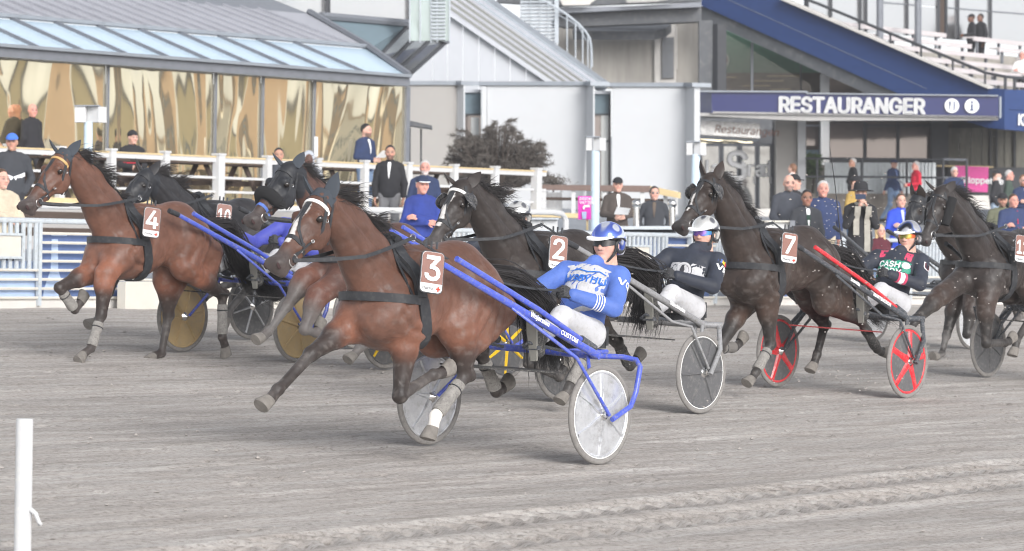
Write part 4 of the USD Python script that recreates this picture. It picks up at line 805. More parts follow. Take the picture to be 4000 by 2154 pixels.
        for q in range(5):
            for j in range(seg): a0, a1, b0, b1 = q*seg+j, q*seg+(j+1) % seg, (q+1)*seg+j, (q+1)*seg+(j+1) % seg; F += [(a0, b0, a1), (a1, b0, b1)]
        if ear == 'coat': part(t, 'ear', (A(V), A(F)), 'horse_coat', coat=np.tile(A(coat)*.8, (len(V), 1)))
        else: part(t, 'ear', (A(V), A(F)), ear, smooth=50)
        part(t, 'eye', ball(H(.182, .058, y*.096), .024*hs, 2), 'eye', smooth=True)
        ns = B.hit(H(.585, .055, 0), yl*y+e*.35-d*.1, .2)[0]; part(t, 'nostril', (ball((0, 0, 0), 1, 1)[0]*[.5, .5, .5]@np.stack([e*.034, yl*.014, d*.05])*hs+ns-yl*y*.001, ball((0, 0, 0), 1, 1)[1]), 'nostril', smooth=True)
    if ear != 'coat' and not mask: part(t, 'ear_hood', ribbon(B.hit(np.tile(H(.02, .09), (15, 1)), [yl*math.sin(q)-d*math.cos(q)-e*.15 for q in np.linspace(-1.6, 1.6, 15)], .3)+0, [yl*math.sin(q)-d*math.cos(q)-e*.1 for q in np.linspace(-1.6, 1.6, 15)], .085, .006), ear, smooth=50)
    # ---- bridle
    def loop(c0, rot, aa, w, mt, name, t0=.005, tilt=0., off=.006):
        dirs = A([yl*math.sin(q)-d*math.cos(q)+e*tilt for q in aa]); p = B.hit(np.tile(c0, (len(aa), 1)), dirs, .32); return part(t, name, ribbon(p+dirs*.002, dirs, w, t0), mt, smooth=40)
    full = np.linspace(-math.pi, math.pi, 33)
    br = loop(H(.37, .085), 0, full, .032, 'leather', 'noseband'); loop(H(.075, .08), 0, np.linspace(-2.0, 2.0, 25), .024, browband, 'browband', .009, tilt=.1)
    for y in (1, -1):
        pts = [H(.03, .05), H(.10, .10), H(.20, .13), H(.32, .125), H(.44, .115), H(.475, .118)]; dirs = A([yl*y-d*.45, yl*y-d*.2, yl*y, yl*y, yl*y, yl*y]); p = B.hit(pts, dirs, .3)
        part(t, 'cheek_strap', ribbon(p+dirs*.002, dirs, .027, .007), 'leather', smooth=40)
        pts = [H(.02, .09), H(.10, .17), H(.20, .235), H(.22, .26)]; dirs = A([yl*y, yl*y, yl*y+d*.2, yl*y*.5+d]); p = B.hit(pts, dirs, .3); part(t, 'throat_strap', ribbon(p+dirs*.002, dirs, .023, .007), 'leather', smooth=40)
        pts = [H(.10, .03), H(.22, .03), H(.31, .05), H(.37, .09)]; dirs = A([yl*y*.3-d, yl*y*.4-d, yl*y*.8-d*.6, yl*y]); p = B.hit(pts, dirs, .3); part(t, 'face_strap', ribbon(p+dirs*.002, dirs, .022, .007), 'leather', smooth=40)
        bc = B.hit(H(.475, .125), yl*y, .3)[0]+yl*y*.01; part(t, 'bit_ring', ring(bc, yl, .042, .006, 20, 6), 'chrome', smooth=True)
        for a_, b_ in ((.30, .13), (.385, .13), (.12, .13)): q = B.hit(H(a_, b_), yl*y, .3)[0]+yl*y*.008; part(t, 'buckle', ring(q, yl, .012, .004, 10, 5), 'chrome')
        # rein from the bit to the saddle ring, then back to the driver
        sd_ = L(.0, y*.17, .035); mid = (bc+sd_)/2+A([0, -y*.10, -.02]); part(t, 'rein', ribbon([bc+(mid-bc)*q if q <= 1 else mid+(sd_-mid)*(q-1) for q in np.linspace(0, 2, 9)]+A([[0, 0, -.03*math.sin(q*math.pi)] for q in np.linspace(0, 1, 9)]), [A([0, -y, .2])]*9, .026, .006), 'leather')
        part(t, 'saddle_ring', ring(sd_, Y_, .025, .004, 14, 5), 'chrome')
        if 'hand' in P: hd = P['hand']+A([-.1*(y < 0), (y < 0)*.24, 0]); part(t, 'rein', ribbon([sd_+(hd-sd_)*q+A([0, 0, -.10*math.sin(q*math.pi)]) for q in np.linspace(0, 1, 10)], [A([0, -1, .3])]*10, .018, .005), 'leather')
        if blinkers:
            c0 = B.hit(H(.15, .09), yl*y, .3)[0]+yl*y*.012-e*.01; V = []; sg = 16
            for rr, hh in ((.0, .045), (.045, .042), (.075, .025), (.082, .0), (.078, -.004), (.0, .038)):
                for j in range(sg): a2 = 2*math.pi*j/sg; V.append(c0+(e*math.cos(a2)*.72+d*math.sin(a2))*rr*hs+(yl*y*.75+e*.3*0)*hh*hs+yl*y*.02-e*.02*hs+yl*y*max(0, -math.cos(a2))*rr*.2+yl*y*max(0, math.cos(a2))*rr*.75)
            F = []
            for q in range(5):
                for j in range(sg): a0, a1, b0, b1 = q*sg+j, q*sg+(j+1) % sg, (q+1)*sg+j, (q+1)*sg+(j+1) % sg; F += [(a0, b0, a1), (a1, b0, b1)]
            part(t, 'blinker', (A(V), A(F)), 'blinker', smooth=50)
        if rolls: c0 = B.hit(H(.17, .13), yl*y, .3)[0]+yl*y*.03; c1 = B.hit(H(.40, .17), yl*y, .3)[0]+yl*y*.03; part(t, 'cheek_roll', tube([H(.04, .11, y*.12), c0, H(.32, .17, y*.10)], [.05, .055, .045], 12), 'fleece', smooth=60)
    if mask: aa = np.linspace(-2.2, 2.2, 22); dirs = A([yl*math.sin(q)-d*math.cos(q) for q in aa]); p = B.hit(np.tile(H(.33, .085), (22, 1)), dirs, .3)+dirs*.03; part(t, 'nose_roll', tube(p, [.03]+[.058]*20+[.03], 12), 'fleece', smooth=60); loop(H(.43, .085), 0, full, .03, 'blue_silk', 'noseband')
    if overhead: part(t, 'overcheck_rein', ribbon([H(-.03, .03)+(L(.0, 0, .03)-H(-.03, .03))*q+A([0, -.02, -.03*math.sin(q*math.pi)]) for q in np.linspace(0, 1, 10)], [A([0, -.3, 1])]*10, .018, .006), 'leather')
    # ---- saddle, girth, breast collar, plate
    th = np.linspace(-math.pi, math.pi, 41)[:-1]; cg = L(.01, 0, -.42); tl = lambda q: A([-.16*(1-math.cos(q-math.pi/2))/2*1.0, 0, 0])
    dirs = A([[0, math.cos(q), math.sin(q)] for q in th]); cen = A([cg+A([.10*(math.sin(q)-1)*-.9-.10, 0, 0]) for q in th]); p = B.hit(cen, dirs, .6); part(t, 'girth', ribbon(p+dirs*.012, dirs, .095, .014, True), collar, smooth=40)
    q2 = np.linspace(.15, math.pi-.15, 21); dirs = A([[0, math.cos(q), math.sin(q)] for q in q2]); cen = A([cg+A([-.06, 0, 0]) for q in q2]); p = B.hit(cen, dirs, .6); part(t, 'saddle_pad', ribbon(p+dirs*.014, dirs, .10, .03), 'leather', smooth=40)
    part(t, 'saddle_top', tube([L(-.05, .08, .02), L(-.02, 0, .045), L(-.05, -.08, .02)], .03, 8), 'leather', smooth=50)
    ph = np.linspace(-1.75, 1.75, 33); dirs = A([[-math.cos(q), -math.sin(q), 0] for q in ph]); cen = A([L(-.02, 0, -.40+.03*math.cos(q)) for q in ph]); p = B.hit(cen, dirs, .6); part(t, 'breast_collar', ribbon(p+dirs*.010, dirs, .062, .016), collar, smooth=40)
    for y in (1, -1):
        cen = A([L(-.13, 0, zq) for zq in (-.06, -.16, -.26, -.38)]); dirs = A([[0, -y, .9], [0, -y, .3], [0, -y, 0.], [0, -y, 0.]]); p = B.hit(cen, dirs, .5); part(t, 'collar_strap', ribbon(p+dirs*.012, dirs, .022, .006), 'leather')
    if number:
        c0 = L(-.09, .425, -.20); exd = A([1., -.0, -.16]); exd = A([.88, -.47, -.13]); exd /= np.linalg.norm(exd); ezd = A([.15, .10, 1.]); ezd -= exd*(ezd@exd); ezd /= np.linalg.norm(ezd); nn = np.cross(exd, ezd)
        if nn[1] > 0: nn = -nn
        w2, h2, rr = .080, .140, .030; poly = []
        for cx_, cy_, a0 in ((w2-rr, h2-rr, 0), (-w2+rr, h2-rr, 90), (-w2+rr, -h2+rr, 180), (w2-rr, -h2+rr, 270)):
            for q in range(5): a_ = math.radians(a0+q*22.5); poly.append((cx_+rr*math.cos(a_), cy_+rr*math.sin(a_)))
        P3 = lambda sc, off: [c0+exd*x_*sc[0]+ezd*y_*sc[1]+nn*off for x_, y_ in poly]
        pl = part(t, 'number_plate', prism(P3((1.07, 1.045), .0), .012, -nn), 'frame_dark'); part(pl, 'plate_face', prism(P3((1, 1), .003), .003, -nn), 'plate_white')
        up_ = [(x_, y_) for x_, y_ in poly if y_ > -.05]; up_ = [(-w2*.98, -.078)]+[(w2*.98, -.078)]+[(x_*.98, y_*.985) for x_, y_ in up_ if y_ > 0]
        part(pl, 'plate_face', prism([c0+exd*x_+ezd*y_+nn*.006 for x_, y_ in up_], .002, -nn), 'plate_brown')
        if number == '12' or number == '10': hN = .14
        else: hN = .165
        tm = text(number, hN, (0, 0, 0), (1, 0, 0), (0, 1, 0), .004, True, True); q = tm[0]; kx = min(.95, .135/max(np.ptp(q[:, 0]), 1e-3)) if len(number) > 1 else .95
        part(pl, 'number', (c0+q[:, :1]*kx*exd+(q[:, 1:2]-.055)*ezd+nn*(.008+q[:, 2:]), tm[1]), 'plate_white')
        tm = text('Pharma', .026, (0, 0, 0), (1, 0, 0), (0, 1, 0), .002, False); q = tm[0]; part(pl, 'lettering', (c0+(q[:, :1]*.62-.066)*exd+(q[:, 1:2]*.8-.122)*ezd+nn*(.004+q[:, 2:]), tm[1]), 'lettering_dark')
        for a_, b_ in ((.034, .011), (.011, .034)): part(pl, 'cross_mark', box(c0+exd*.052-ezd*.113+nn*.005, (a_, b_, .004), exd, ezd), 'red_ink')
        for q in (-.06, -.02, .02): part(t, 'plate_clip', bar(c0+exd*q+ezd*.165, c0+exd*q+ezd*.215, .012, .015), 'frame_dark')
        for z_ in (-.02, -.10): part(t, 'shaft_holder', ball(L(-.04, .30, z_-.1), (.03, .02, .02), 1), 'chrome', smooth=True)
    # ---- mane, forelock, tail
    S, K = 1500, 7; ps = np.linspace(0, 1, K); a = r2.uniform(0, 1, S); crest = [H(.02, .03), n0+A([.06, 0, .10]), n1+A([.085, 0, .135]), n2+A([.10, 0, .16]), L(.0, 0, .0)]
    cr = A([[np.interp(q, np.linspace(0, 1, 5), [c_[i] for c_ in crest]) for i in range(3)] for q in a]); cr = cr-A([.02, 0, .035]); side = np.where(r2.uniform(size=S) < .7, -1, 1)[:, None]
    ln = r2.uniform(.09, .27, S)[:, None]*(1+.35*np.sin(a*23+seed))[:, None]*(1-.5*a[:, None]**3)*P.get('mane_len', 1.); fl = np.c_[r2.normal(1.0, .16, S), r2.normal(0, .2, S), r2.normal(.02, .2, S)]; st0 = np.c_[r2.normal(.55, .15, S), side[:, 0]*.3, r2.normal(.30, .2, S)]
    Pm = np.zeros((S, K, 3)); Pm[:, 0] = cr; lump = (a*9).astype(int); lo = r2.normal(0, .3, (10, 3))*[.3, .6, 1]
    for i in range(1, K): q = ps[i]; dr = st0*(1-q)+(fl+lo[lump])*q+A([0, 0, -.5])*q*q; dr /= np.linalg.norm(dr, axis=1, keepdims=True); Pm[:, i] = Pm[:, i-1]+dr*ln/(K-1)
    part(t, 'mane', strands(Pm, A([.0035, .0038, .0034, .0028, .0022, .0015, .0005])), mane, smooth=True)
    if tail:
        S, K = 1100, 10; ps = np.linspace(0, 1, K); t0 = L(.94, 0, -.21); wp_ = [pt(q, 0) for q in P['tail']] if 'tail' in P else [t0+A([.18, 0, .0]), t0+A([.42, .02, -.20]), t0+A([.60, .03, -.50]), t0+A([.75, .05, -.72])]
        pth = [t0]+wp_; kk = np.linspace(0, 1, len(pth)); ln = r2.uniform(.75, 1.1, S); off = r2.normal(0, 1, (S, 3)); Pm = np.zeros((S, K, 3)); wv = r2.normal(0, 1, (S, 3))
        for i, q in enumerate(ps):
            qq = np.clip(q*ln, 0, 1); base = np.stack([np.interp(qq, kk, [w_[j] for w_ in pth]) for j in range(3)], 1); Pm[:, i] = base+off*(.026+.055*q**1.2)*A([1, .8, 1])*tailflow+wv*.05*q*q*math.sin(q*6)
        part(t, 'tail', strands(Pm, A([.004]*4+[.0038, .0034, .003, .0024, .0016, .0005])), mane, smooth=True)
    if teeth: pass
    HORSES[key] = (t, L, W); return t, L, W
# hands of the drivers, where the reins end: hub-relative seats are set below, so give the sulky places first
RIG = {'3': (19.43, 15.76), '2': (24.23, 18.34), '4': (25.05, 23.85), '7': (28.30, 18.82), 'M': (25.56, 21.60), '12': (32.61, 19.05), 'X': (37.3, 23.6), '10': (27.5, 25.25)}
HALF = {'3': .74}; YAW = {'3': 5.4, '2': 13., '4': 12., '7': 12.5}
def rig(k):
    b, s_ = A([1., 0, 0]), A([math.tan(math.radians(YAW.get(k, 10.))), -1., 0])      # the far wheel runs a little ahead
    return lambda x, y, z: HUB[k]+b*x+s_*y+A([0, 0, z-.36-BANK*(y if y > 0 else y*1.2)])
HUB = {k: A([u, n, trackz(n)+.36]) for k, (u, n) in RIG.items()}
HAND = lambda k, y=1: rig(k)(.40, y*.12, 1.20)
Z2 = (900, 600, 1.1555)
horse('3', 'bay horse with number 3 plate and white browband leading nearest the camera', 15.76, Z2, dict(poll=(392, 172), muz=(200, 440), W=(740, 402), T=(1195, 520), ear_near=(475, 112), ear_far=(338, 118), tail=[(1270, 570), (1370, 660), (1425, 790), (1455, 930)], hand=HAND('3'), turn=.03, **LEG3), (.114, .055, .038), blaze=.04, socks=('nh',), ear='hood_cloth', browband='white_strap', number='3', boots=(('nh', 'boot_grey'), ('fh', 'boot_grey')), seed=1)
horse('4', 'reddish bay horse with number 4 plate, gold browband, leftmost', 23.85, (0, 450, 1.387), dict(poll=(325, 190), muz=(135, 440), W=(690, 468), T=(1130, 590), ear_near=(430, 145), ear_far=(275, 142), nf=[(575, 860), (548, 1085), (492, 1265), (420, 1318)], ff=[(480, 860), (322, 935), (405, 1055), (462, 985)], nh=[(1000, 820), (1205, 975), (1205, 1205), (1232, 1290)], fh=[(905, 890), (912, 1085), (875, 1290), (800, 1318)], tail=[(1240, 610), (1300, 760), (1400, 880), (1480, 930)]), (.138, .064, .043), ear='hood_cloth', browband='gold_strap', number='4', boots=(('nf', 'boot_grey'), ('ff', 'boot_grey'), ('nh', 'boot_grey')), seed=2)
horse('10', 'black horse in a dark hood with number 10 plate', 25.25, (450, 600, 2.311), dict(poll=(262, 160), muz=(20, 430), W=(770, 405), ear_near=(372, 118), ear_far=(215, 110), tail=[(1000, 640), (1200, 900), (1420, 1180), (1560, 1240)], ff=[(60, 900), (-60, 1250), (-140, 1480), (-230, 1560)]), (.021, .02, .022), hood=True, number='10', dustamt=.8, seed=3, muzzle=(.05, .05, .05))
horse('M', 'dark bay horse wearing a black face mask with thick fleece noseband', 21.6, Z2, dict(poll=(250, 40), muz=(90, 255), W=(560, 300), T=(900, 440), ear_near=(322, 12), ear_far=(196, 4), nf=[(395, 640), (335, 795), (385, 812), (405, 780)], ff=[(335, 570), (255, 690), (172, 805), (125, 848)], nh=[(760, 680), (790, 800), (580, 880), (540, 935)]), (.082, .042, .033), mask=True, ear='hood_cloth', number='', dustamt=.9, seed=4, dark=(.10, .09, .085))
horse('2', 'black brown horse with number 2 plate, white blaze and blinkers', 18.34, (1500, 600, 1.1555), dict(poll=(338, 128), muz=(205, 365), W=(640, 338), T=(1010, 470), ear_near=(418, 106), ear_far=(276, 92), nf=[(690, 690), (655, 945), (790, 1010), (835, 940)], fh=[(880, 700), (1050, 850), (1110, 960), (1165, 912)], nh=[(880, 690), (925, 870), (835, 1055), (805, 1115)], tail=[(1110, 480), (1200, 560), (1190, 650), (1170, 760)], hand=HAND('2')), (.030, .0235, .021), blaze=.045, blinkers=True, browband='white_strap', number='2', boots=(('nh', 'boot_grey'), ('fh', 'boot_dark')), seed=5)
horse('7', 'black brown horse with number 7 plate and blinkers behind the driver in black and white', 18.82, (2500, 600, 1.3875), dict(poll=(368, 112), muz=(215, 345), W=(640, 395), T=(1055, 520), ear_near=(440, 66), ear_far=(335, 66), nf=[(690, 815), (708, 1035), (628, 1185), (590, 1248)], ff=[(560, 830), (425, 1055), (515, 1050), (560, 1010)], fh=[(930, 790), (1000, 930), (960, 1090), (930, 1180)], nh=[(1010, 800), (1195, 905), (1285, 1060), (1330, 1090)], tail=[(1120, 560), (1180, 700), (1260, 820), (1330, 860)], hand=HAND('7')), (.034, .024, .020), blaze=.02, blinkers=True, number='7', boots=(('nf', 'boot_grey'), ('nh', 'boot_dark'), ('ff', 'fleece_dusty')), seed=6)
horse('12', 'black brown horse with number 12 plate and fleece cheek rolls at the right edge', 19.05, (3200, 600, 1.3875), dict(poll=(648, 192), muz=(560, 430), W=(935, 412), ear_near=(725, 166), ear_far=(582, 152), nf=[(905, 800), (905, 1030), (1005, 1030), (1050, 1008)], ff=[(660, 770), (525, 900), (440, 1060), (390, 1120)]), (.029, .023, .021), rolls=True, number='12', seed=7)
horse('X', 'dark horse in a black hood half hidden behind horse number 12', 21.6, (3200, 600, 1.3875), dict(poll=(525, 232), muz=(455, 420), W=(830, 420), ear_near=(545, 178), ear_far=(502, 172), ff=[(740, 800), (690, 985), (665, 1085), (620, 1112)], nf=[(830, 800), (800, 980), (860, 1000), (890, 970)]), (.024, .018, .016), hood=True, seed=8, dustamt=.9)
# ------------------------------------------------------------------ sulkies
def sulky(key, label, paint, wheel, rod, style, spokes=5, phase=.3, badge=None, frame=None):
    h = HUB[key]; frame = frame or paint; t = thing('sulky', label, 'sulky', h-A([0, 0, .36])); P = rig(key); HF = HALF.get(key, .66); ay = P(0, 1, 0)-P(0, 0, 0)
    for y in (1, -1):
        c = P(0, y*HF, .36); ax = A([0, -y, 0.]); rad = .355
        w = part(t, 'wheel', lathe(c, ax, [(.0, .030), (.045, .030), (.06, .022), (.295, .006), (.305, .0), (.295, -.006), (.06, -.022), (.0, -.03)] if wheel != 'wheel_light' else [(0, .03), (.30, .004), (.30, -.004), (0, -.03)], 40), {'red': 'wheel_grey', 'yellow': 'wheel_grey', 'silverspoke': 'wheel_grey'}.get(wheel, wheel), smooth=30)
        part(w, 'tyre', ring(c, ax, .335, .022, 48, 10), 'tyre', smooth=True); part(w, 'rim', ring(c, ax, .303, .014, 48, 6), {'red': 'red_paint', 'yellow': 'wheel_grey', 'silverspoke': 'wheel_grey'}.get(wheel, wheel), smooth=True)
        if wheel in ('wheel_grey', 'wheel_silver', 'wheel_white'): part(w, 'rim_line', ring(c+ax*.010, ax, .312, .004, 48, 6), 'rim_line', smooth=True)
        part(w, 'hub', lathe(c, ax, [(0, .07), (.02, .068), (.024, .04), (.045, .034), (.05, 0), (.045, -.034), (0, -.07)], 16), 'chrome', smooth=40)
        smat = {'red': 'red_paint', 'yellow': 'yellow_paint', 'wheel_gold': 'wheel_gold', 'silverspoke': 'wheel_silver'}.get(wheel, wheel); ns = 5 if wheel == 'red' else 6
        for k in range(ns):
            a = phase+2*math.pi*k/ns+(.4 if y < 0 else 0); dr = (P(1, 0, 0)-P(0, 0, 0))*math.cos(a)+A([0, 0, math.sin(a)]); sdv = np.cross(ax, dr); wd = {'red': (.085, .06), 'yellow': (.034, .034), 'wheel_silver': (.05, .012)}.get(wheel, (.028, .02))
            for side in (1, -1):
                V = [c+ax*side*z_+dr*r_+sdv*s_ for r_, wq, zq in ((.04, wd[0], .040), (.17, wd[1], .030), (.296, wd[0]*.9, .016)) for s_, z_ in ((-wq/2, zq-.016), (-wq/4, zq), (wq/4, zq), (wq/2, zq-.016))]
                F = [(i*4+j, i*4+j+1, (i+1)*4+j) for i in range(2) for j in range(3)]+[(i*4+j+1, (i+1)*4+j+1, (i+1)*4+j) for i in range(2) for j in range(3)]
                part(w, 'spoke', (A(V), A(F)), smat)
        sh = [P(-1.33, y*.36, 1.42), P(-.62, y*.42, 1.13), P(.30, y*.50, .755)]
        part(t, 'shaft', tube(sh, [.020, .027, .030], 10), frame, smooth=50); part(t, 'shaft_tip', tube([P(-1.45, y*.35, 1.46), sh[0]], .025, 10), 'leather', smooth=50)
        if rod: part(t, 'pull_rod', tube([P(-1.18, y*.40, 1.44), P(-.3, y*.43, 1.085), P(.22, y*.42, .86)], .021, 10), rod, smooth=50); part(t, 'rod_grip', tube([P(.20, y*.42, .87), P(.36, y*.42, .80)], .034, 10), 'dark_tube', smooth=50)
        if style == 'bent':
            part(t, 'fork', tube([sh[2], P(.36, y*(HF-.07), .76), P(.38, y*(HF+.03), .745), P(.36, y*(HF+.075), .70), P(.30, y*(HF+.085), .52), P(.24, y*(HF+.085), .42), P(.03, y*(HF+.08), .33)], .02, 8), paint, smooth=60)
            part(t, 'brace', tube([P(-.60, y*.43, 1.10), P(-.34, y*(HF+.045), .77), P(.0, y*(HF+.08), .36)], .013, 8), paint, smooth=60)
        else:
            part(t, 'fork', tube([P(.34, y*(HF-.05), .76), P(.20, y*(HF+.05), .56), P(.01, y*(HF+.08), .35)], .022, 8), frame, smooth=60); part(t, 'fork', tube([P(.24, y*.52, .76), P(.12, y*(HF-.09), .60), P(.0, y*(HF-.06), .36)], .018, 8), frame, smooth=60)
            part(t, 'fork_rung', tube([P(.235, y*.68, .62), P(.17, y*.545, .66)], .012, 6), frame)
            part(t, 'brace', tube([P(-.85, y*.42, 1.18), P(-.28, y*.56, .80), P(-.22, y*(HF+.045), .765), P(.0, y*(HF+.07), .40)], .013, 8), frame, smooth=60)
            part(t, 'axle_end', tube([P(.28, y*.47, .765), P(.36, y*.63, .765)], .03, 10), frame, smooth=60)
        part(t, 'inner_strut', tube([P(.26, y*.44, .75), P(.02, y*(HF-.06), .37)], .014, 8), paint, smooth=60)
        part(t, 'seat_bar', tube([P(.28, y*.14, .76), P(.62, y*.15, .765), P(.92, y*.13, .75)], .018, 8), frame, smooth=60)
        part(t, 'stirrup', tube([P(.28, y*.30, .76), P(-.10, y*.29, .82), P(-.16, y*.24, .84), P(-.12, y*.17, .80)], .012, 8), 'dark_tube', smooth=60)
        part(t, 'foot_rest', box(P(-.08, y*.24, .80), (.10, .12, .03)), 'dark_tube')
    part(t, 'cross_bar', tube([P(.29, .52, .755), P(.29, -.52, .755)], .027, 10), frame, smooth=60)
    part(t, 'seat', join([box(P(.72, 0, .80), (.30, .34, .06)), box(P(.88, 0, .86), (.04, .34, .14))]), 'leather')
    part(t, 'splash_guard', prism([P(-.55, .22, .66), P(-.55, -.22, .66), P(.25, -.26, .62), P(.25, .26, .62)], .012), 'boot_dark' if key != '7' else 'seat_red')
    if badge:
        sh0, sh1 = P(-.45, .44, 1.06), P(.25, .495, .778); ex = (sh1-sh0)/np.linalg.norm(sh1-sh0); ez = A([0, 0, 1.])-ex*ex[2]; ez /= np.linalg.norm(ez); nn = np.cross(ex, ez)
        for s_, q in badge: m = text(s_, .032, (0, 0, 0), (1, 0, 0), (0, 1, 0), .003); part(t, 'lettering', (sh0+(sh1-sh0)*q+m[0][:, :1]*ex+(m[0][:, 1:2]-.014)*ez+ay*.032+m[0][:, 2:]*nn, m[1]), 'lettering_white')
    return t
sulky('3', 'blue sulky with silver disc wheels behind horse number 3', 'blue_paint', 'wheel_silver', 'blue_paint', 'bent', badge=(('Wojersten', .0), ('CUSTOM', .45)), phase=.5)
sulky('2', 'grey steel sulky with grey disc wheels behind horse number 2', 'steel_paint', 'wheel_grey', None, 'ladder', badge=(('Stockholm', .35),), phase=1.1)
sulky('7', 'dark sulky with red five spoke wheels behind horse number 7', 'dark_tube', 'red', 'red_paint', 'ladder', badge=(('bravida', -.3), ('MARTINSSON', .2)), phase=1.45)
sulky('4', 'blue sulky with gold disc wheels behind horse number 4', 'blue_paint', 'wheel_gold', 'blue_paint', 'bent', phase=.8)
sulky('M', 'blue sulky with yellow spoked wheels behind the masked horse', 'blue_paint', 'yellow', 'blue_paint', 'bent', phase=.52)
sulky('10', 'dark sulky with silver spoked grey wheels behind horse number 10', 'dark_tube', 'silverspoke', None, 'ladder', phase=.9)
sulky('12', 'dark sulky with grey disc wheels behind horse number 12', 'dark_tube', 'wheel_grey', None, 'ladder', phase=.2)
sulky('X', 'sulky with pale white disc wheels behind horse number 12', 'dark_tube', 'wheel_white', None, 'ladder', phase=.7)
# ------------------------------------------------------------------ people
def rotz(f): f = A(f, float); f[2] = 0; f /= np.linalg.norm(f); return f, A([f[1], -f[0], 0])*-1      # facing, left
def hand_mesh(w, dirv, palm, curl=.6, r=.0085):
    """a palm and five jointed fingers from wrist w along dirv; palm = direction the palm faces"""
    dv = A(dirv, float)/np.linalg.norm(dirv); pm = A(palm, float); pm = pm-dv*(pm@dv); pm /= np.linalg.norm(pm); sd = np.cross(dv, pm); L = []
    V = [w+dv*a*.085+sd*s*(.030+.010*a)+pm*p*.013 for a in (0, .5, 1) for s in (-1, 1) for p in (-1, 1)]; hull = trimesh.convex.convex_hull(A(V)); L.append((hull.vertices, hull.faces))
    for k, (o, ln) in enumerate(((-.030, .068), (-.010, .078), (.011, .072), (.030, .056))):
        b = w+dv*.083+sd*o; d1 = dv*math.cos(curl)+pm*math.sin(curl); d2 = dv*math.cos(curl*2.1)+pm*math.sin(curl*2.1); L.append(tube([b-dv*.012, b, b+d1*ln*.5, b+d1*ln*.5+d2*ln*.5], [r, r*1.1, r, r*.75], 6))
    b = w+dv*.03-sd*.034; d1 = dv*.7-sd*.6+pm*.35; d1 /= np.linalg.norm(d1); d2 = dv*.9-sd*.1+pm*.4; L.append(tube([b, b+d1*.032, b+d1*.032+d2*.030], [r*1.25, r*1.2, r*.8], 6)); return join(L)
def head_mesh(c, fx, ly, s=1., h=.008, skin=(.50, .30, .23), beard=None, neck=True, brow=(.06, .04, .03), lean=None):
    up_ = A([0, 0, 1.]) if lean is None else lean; R = np.stack([fx, ly, up_], 1); p = lambda a, b, z: c+(fx*a+ly*b+up_*z)*s; B = Body()
    B.ell(p(-.008, 0, .03), A([.098, .076, .092])*s, .03, R).cap(p(.035, 0, -.02), p(.052, 0, -.085), .062*s, .040*s, .03).ell(p(.02, 0, -.03), A([.078, .064, .085])*s, .03, R)
    B.cap(p(.088, 0, .012), p(.112, 0, -.028), .010*s, .015*s, .016).ball(p(.098, .014, -.032), .011*s, .01).ball(p(.098, -.014, -.032), .011*s, .01).cap(p(.078, .038, .024), p(.078, -.038, .024), .018*s, .018*s, .02)
    B.cap(p(.086, .018, -.063), p(.086, -.018, -.063), .010*s, .010*s, .012).ball(p(.080, 0, -.098), .022*s, .02)
    for y in (1, -1): B.ell(p(-.008, y*.076, -.005), A([.022, .012, .034])*s, .01, R).ball(p(.062, y*.040, -.022), .026*s, .03)
    if neck: B.cap(p(-.02, 0, -.06), p(-.035, 0, -.17), .055*s, .06*s, .03)
    v, f = B.mesh(h*s); col = np.tile(A(skin, float), (len(v), 1)); q = (v-c)/s; a, b, z = q@fx, q@ly, q@up_
    def tintw(w, cc): nonlocal col; col = col*(1-w[:, None])+A(cc)*w[:, None]
    ck = np.exp(-(((np.abs(b)-.042)/.022)**2+((z+.028)/.024)**2))*(a > .03); tintw(ck*.35, (.55, .2, .16))
    if beard is not None: tintw((smooth01(-z, .035, .06)*smooth01(a, -.01, .03))*.85, beard)
    tintw(np.exp(-(((np.abs(b)-.033)/.021)**2+((z-.003)/.012)**2))*(a > .05)*.9, (.03, .022, .02)); tintw(np.exp(-(((np.abs(b)-.034)/.026)**2+((z-.028)/.007)**2))*(a > .05)*.75, brow)  # dark eyes, painted wide enough to hold the shade of their sockets; then brows
    tintw(np.exp(-((b/.026)**2+((z+.066)/.008)**2))*(a > .06)*.7, (.30, .09, .08)); tintw(np.exp(-(((np.abs(b)-.012)/.006)**2+((z+.043)/.005)**2))*(a > .08)*.8, (.12, .05, .04))
    return v, f, col
def hair_mesh(c, fx, ly, s=1., style='short', h=.01):
    R = np.stack([fx, ly, A([0, 0, 1.])], 1); B = Body(); B.ell(c+(-fx*.014+A([0, 0, .036]))*s, A([.104, .085, .098])*s, .02, R)
    if style == 'long':
        B.cap(c-fx*.05*s, c-fx*.06*s-A([0, 0, .24])*s, .075*s, .06*s, .04)
        for y in (1, -1): B.cap(c+ly*y*.07*s-fx*.01, c+ly*y*.08*s-A([0, 0, .22])*s+fx*.01, .035*s, .03*s, .03)
    if style == 'bob': B.cap(c-fx*.05*s, c-fx*.05*s-A([0, 0, .10])*s, .08*s, .06*s, .04)
    lim = {'short': .018, 'fringe': -.01, 'thin': .055, 'long': .02, 'bob': .02}[style]
    def face(p):
        q = (p-c)/s; a, z = q@fx, q[..., 2]; cutf = (a*.80-(z-.03)*.75+lim-.02) if style != 'thin' else (np.maximum(a*.5-(.9*z*0)+.01, z-.05))
        if style in ('long', 'bob'): b = q@ly; cutf = np.where((np.abs(b) > .052), np.minimum(cutf, a-.035), cutf)
        low = -.075-z if style in ('short', 'fringe', 'thin') else -.5-z
        return np.maximum(cutf, low)*s
    B.cut(face); return B.mesh(h*s)
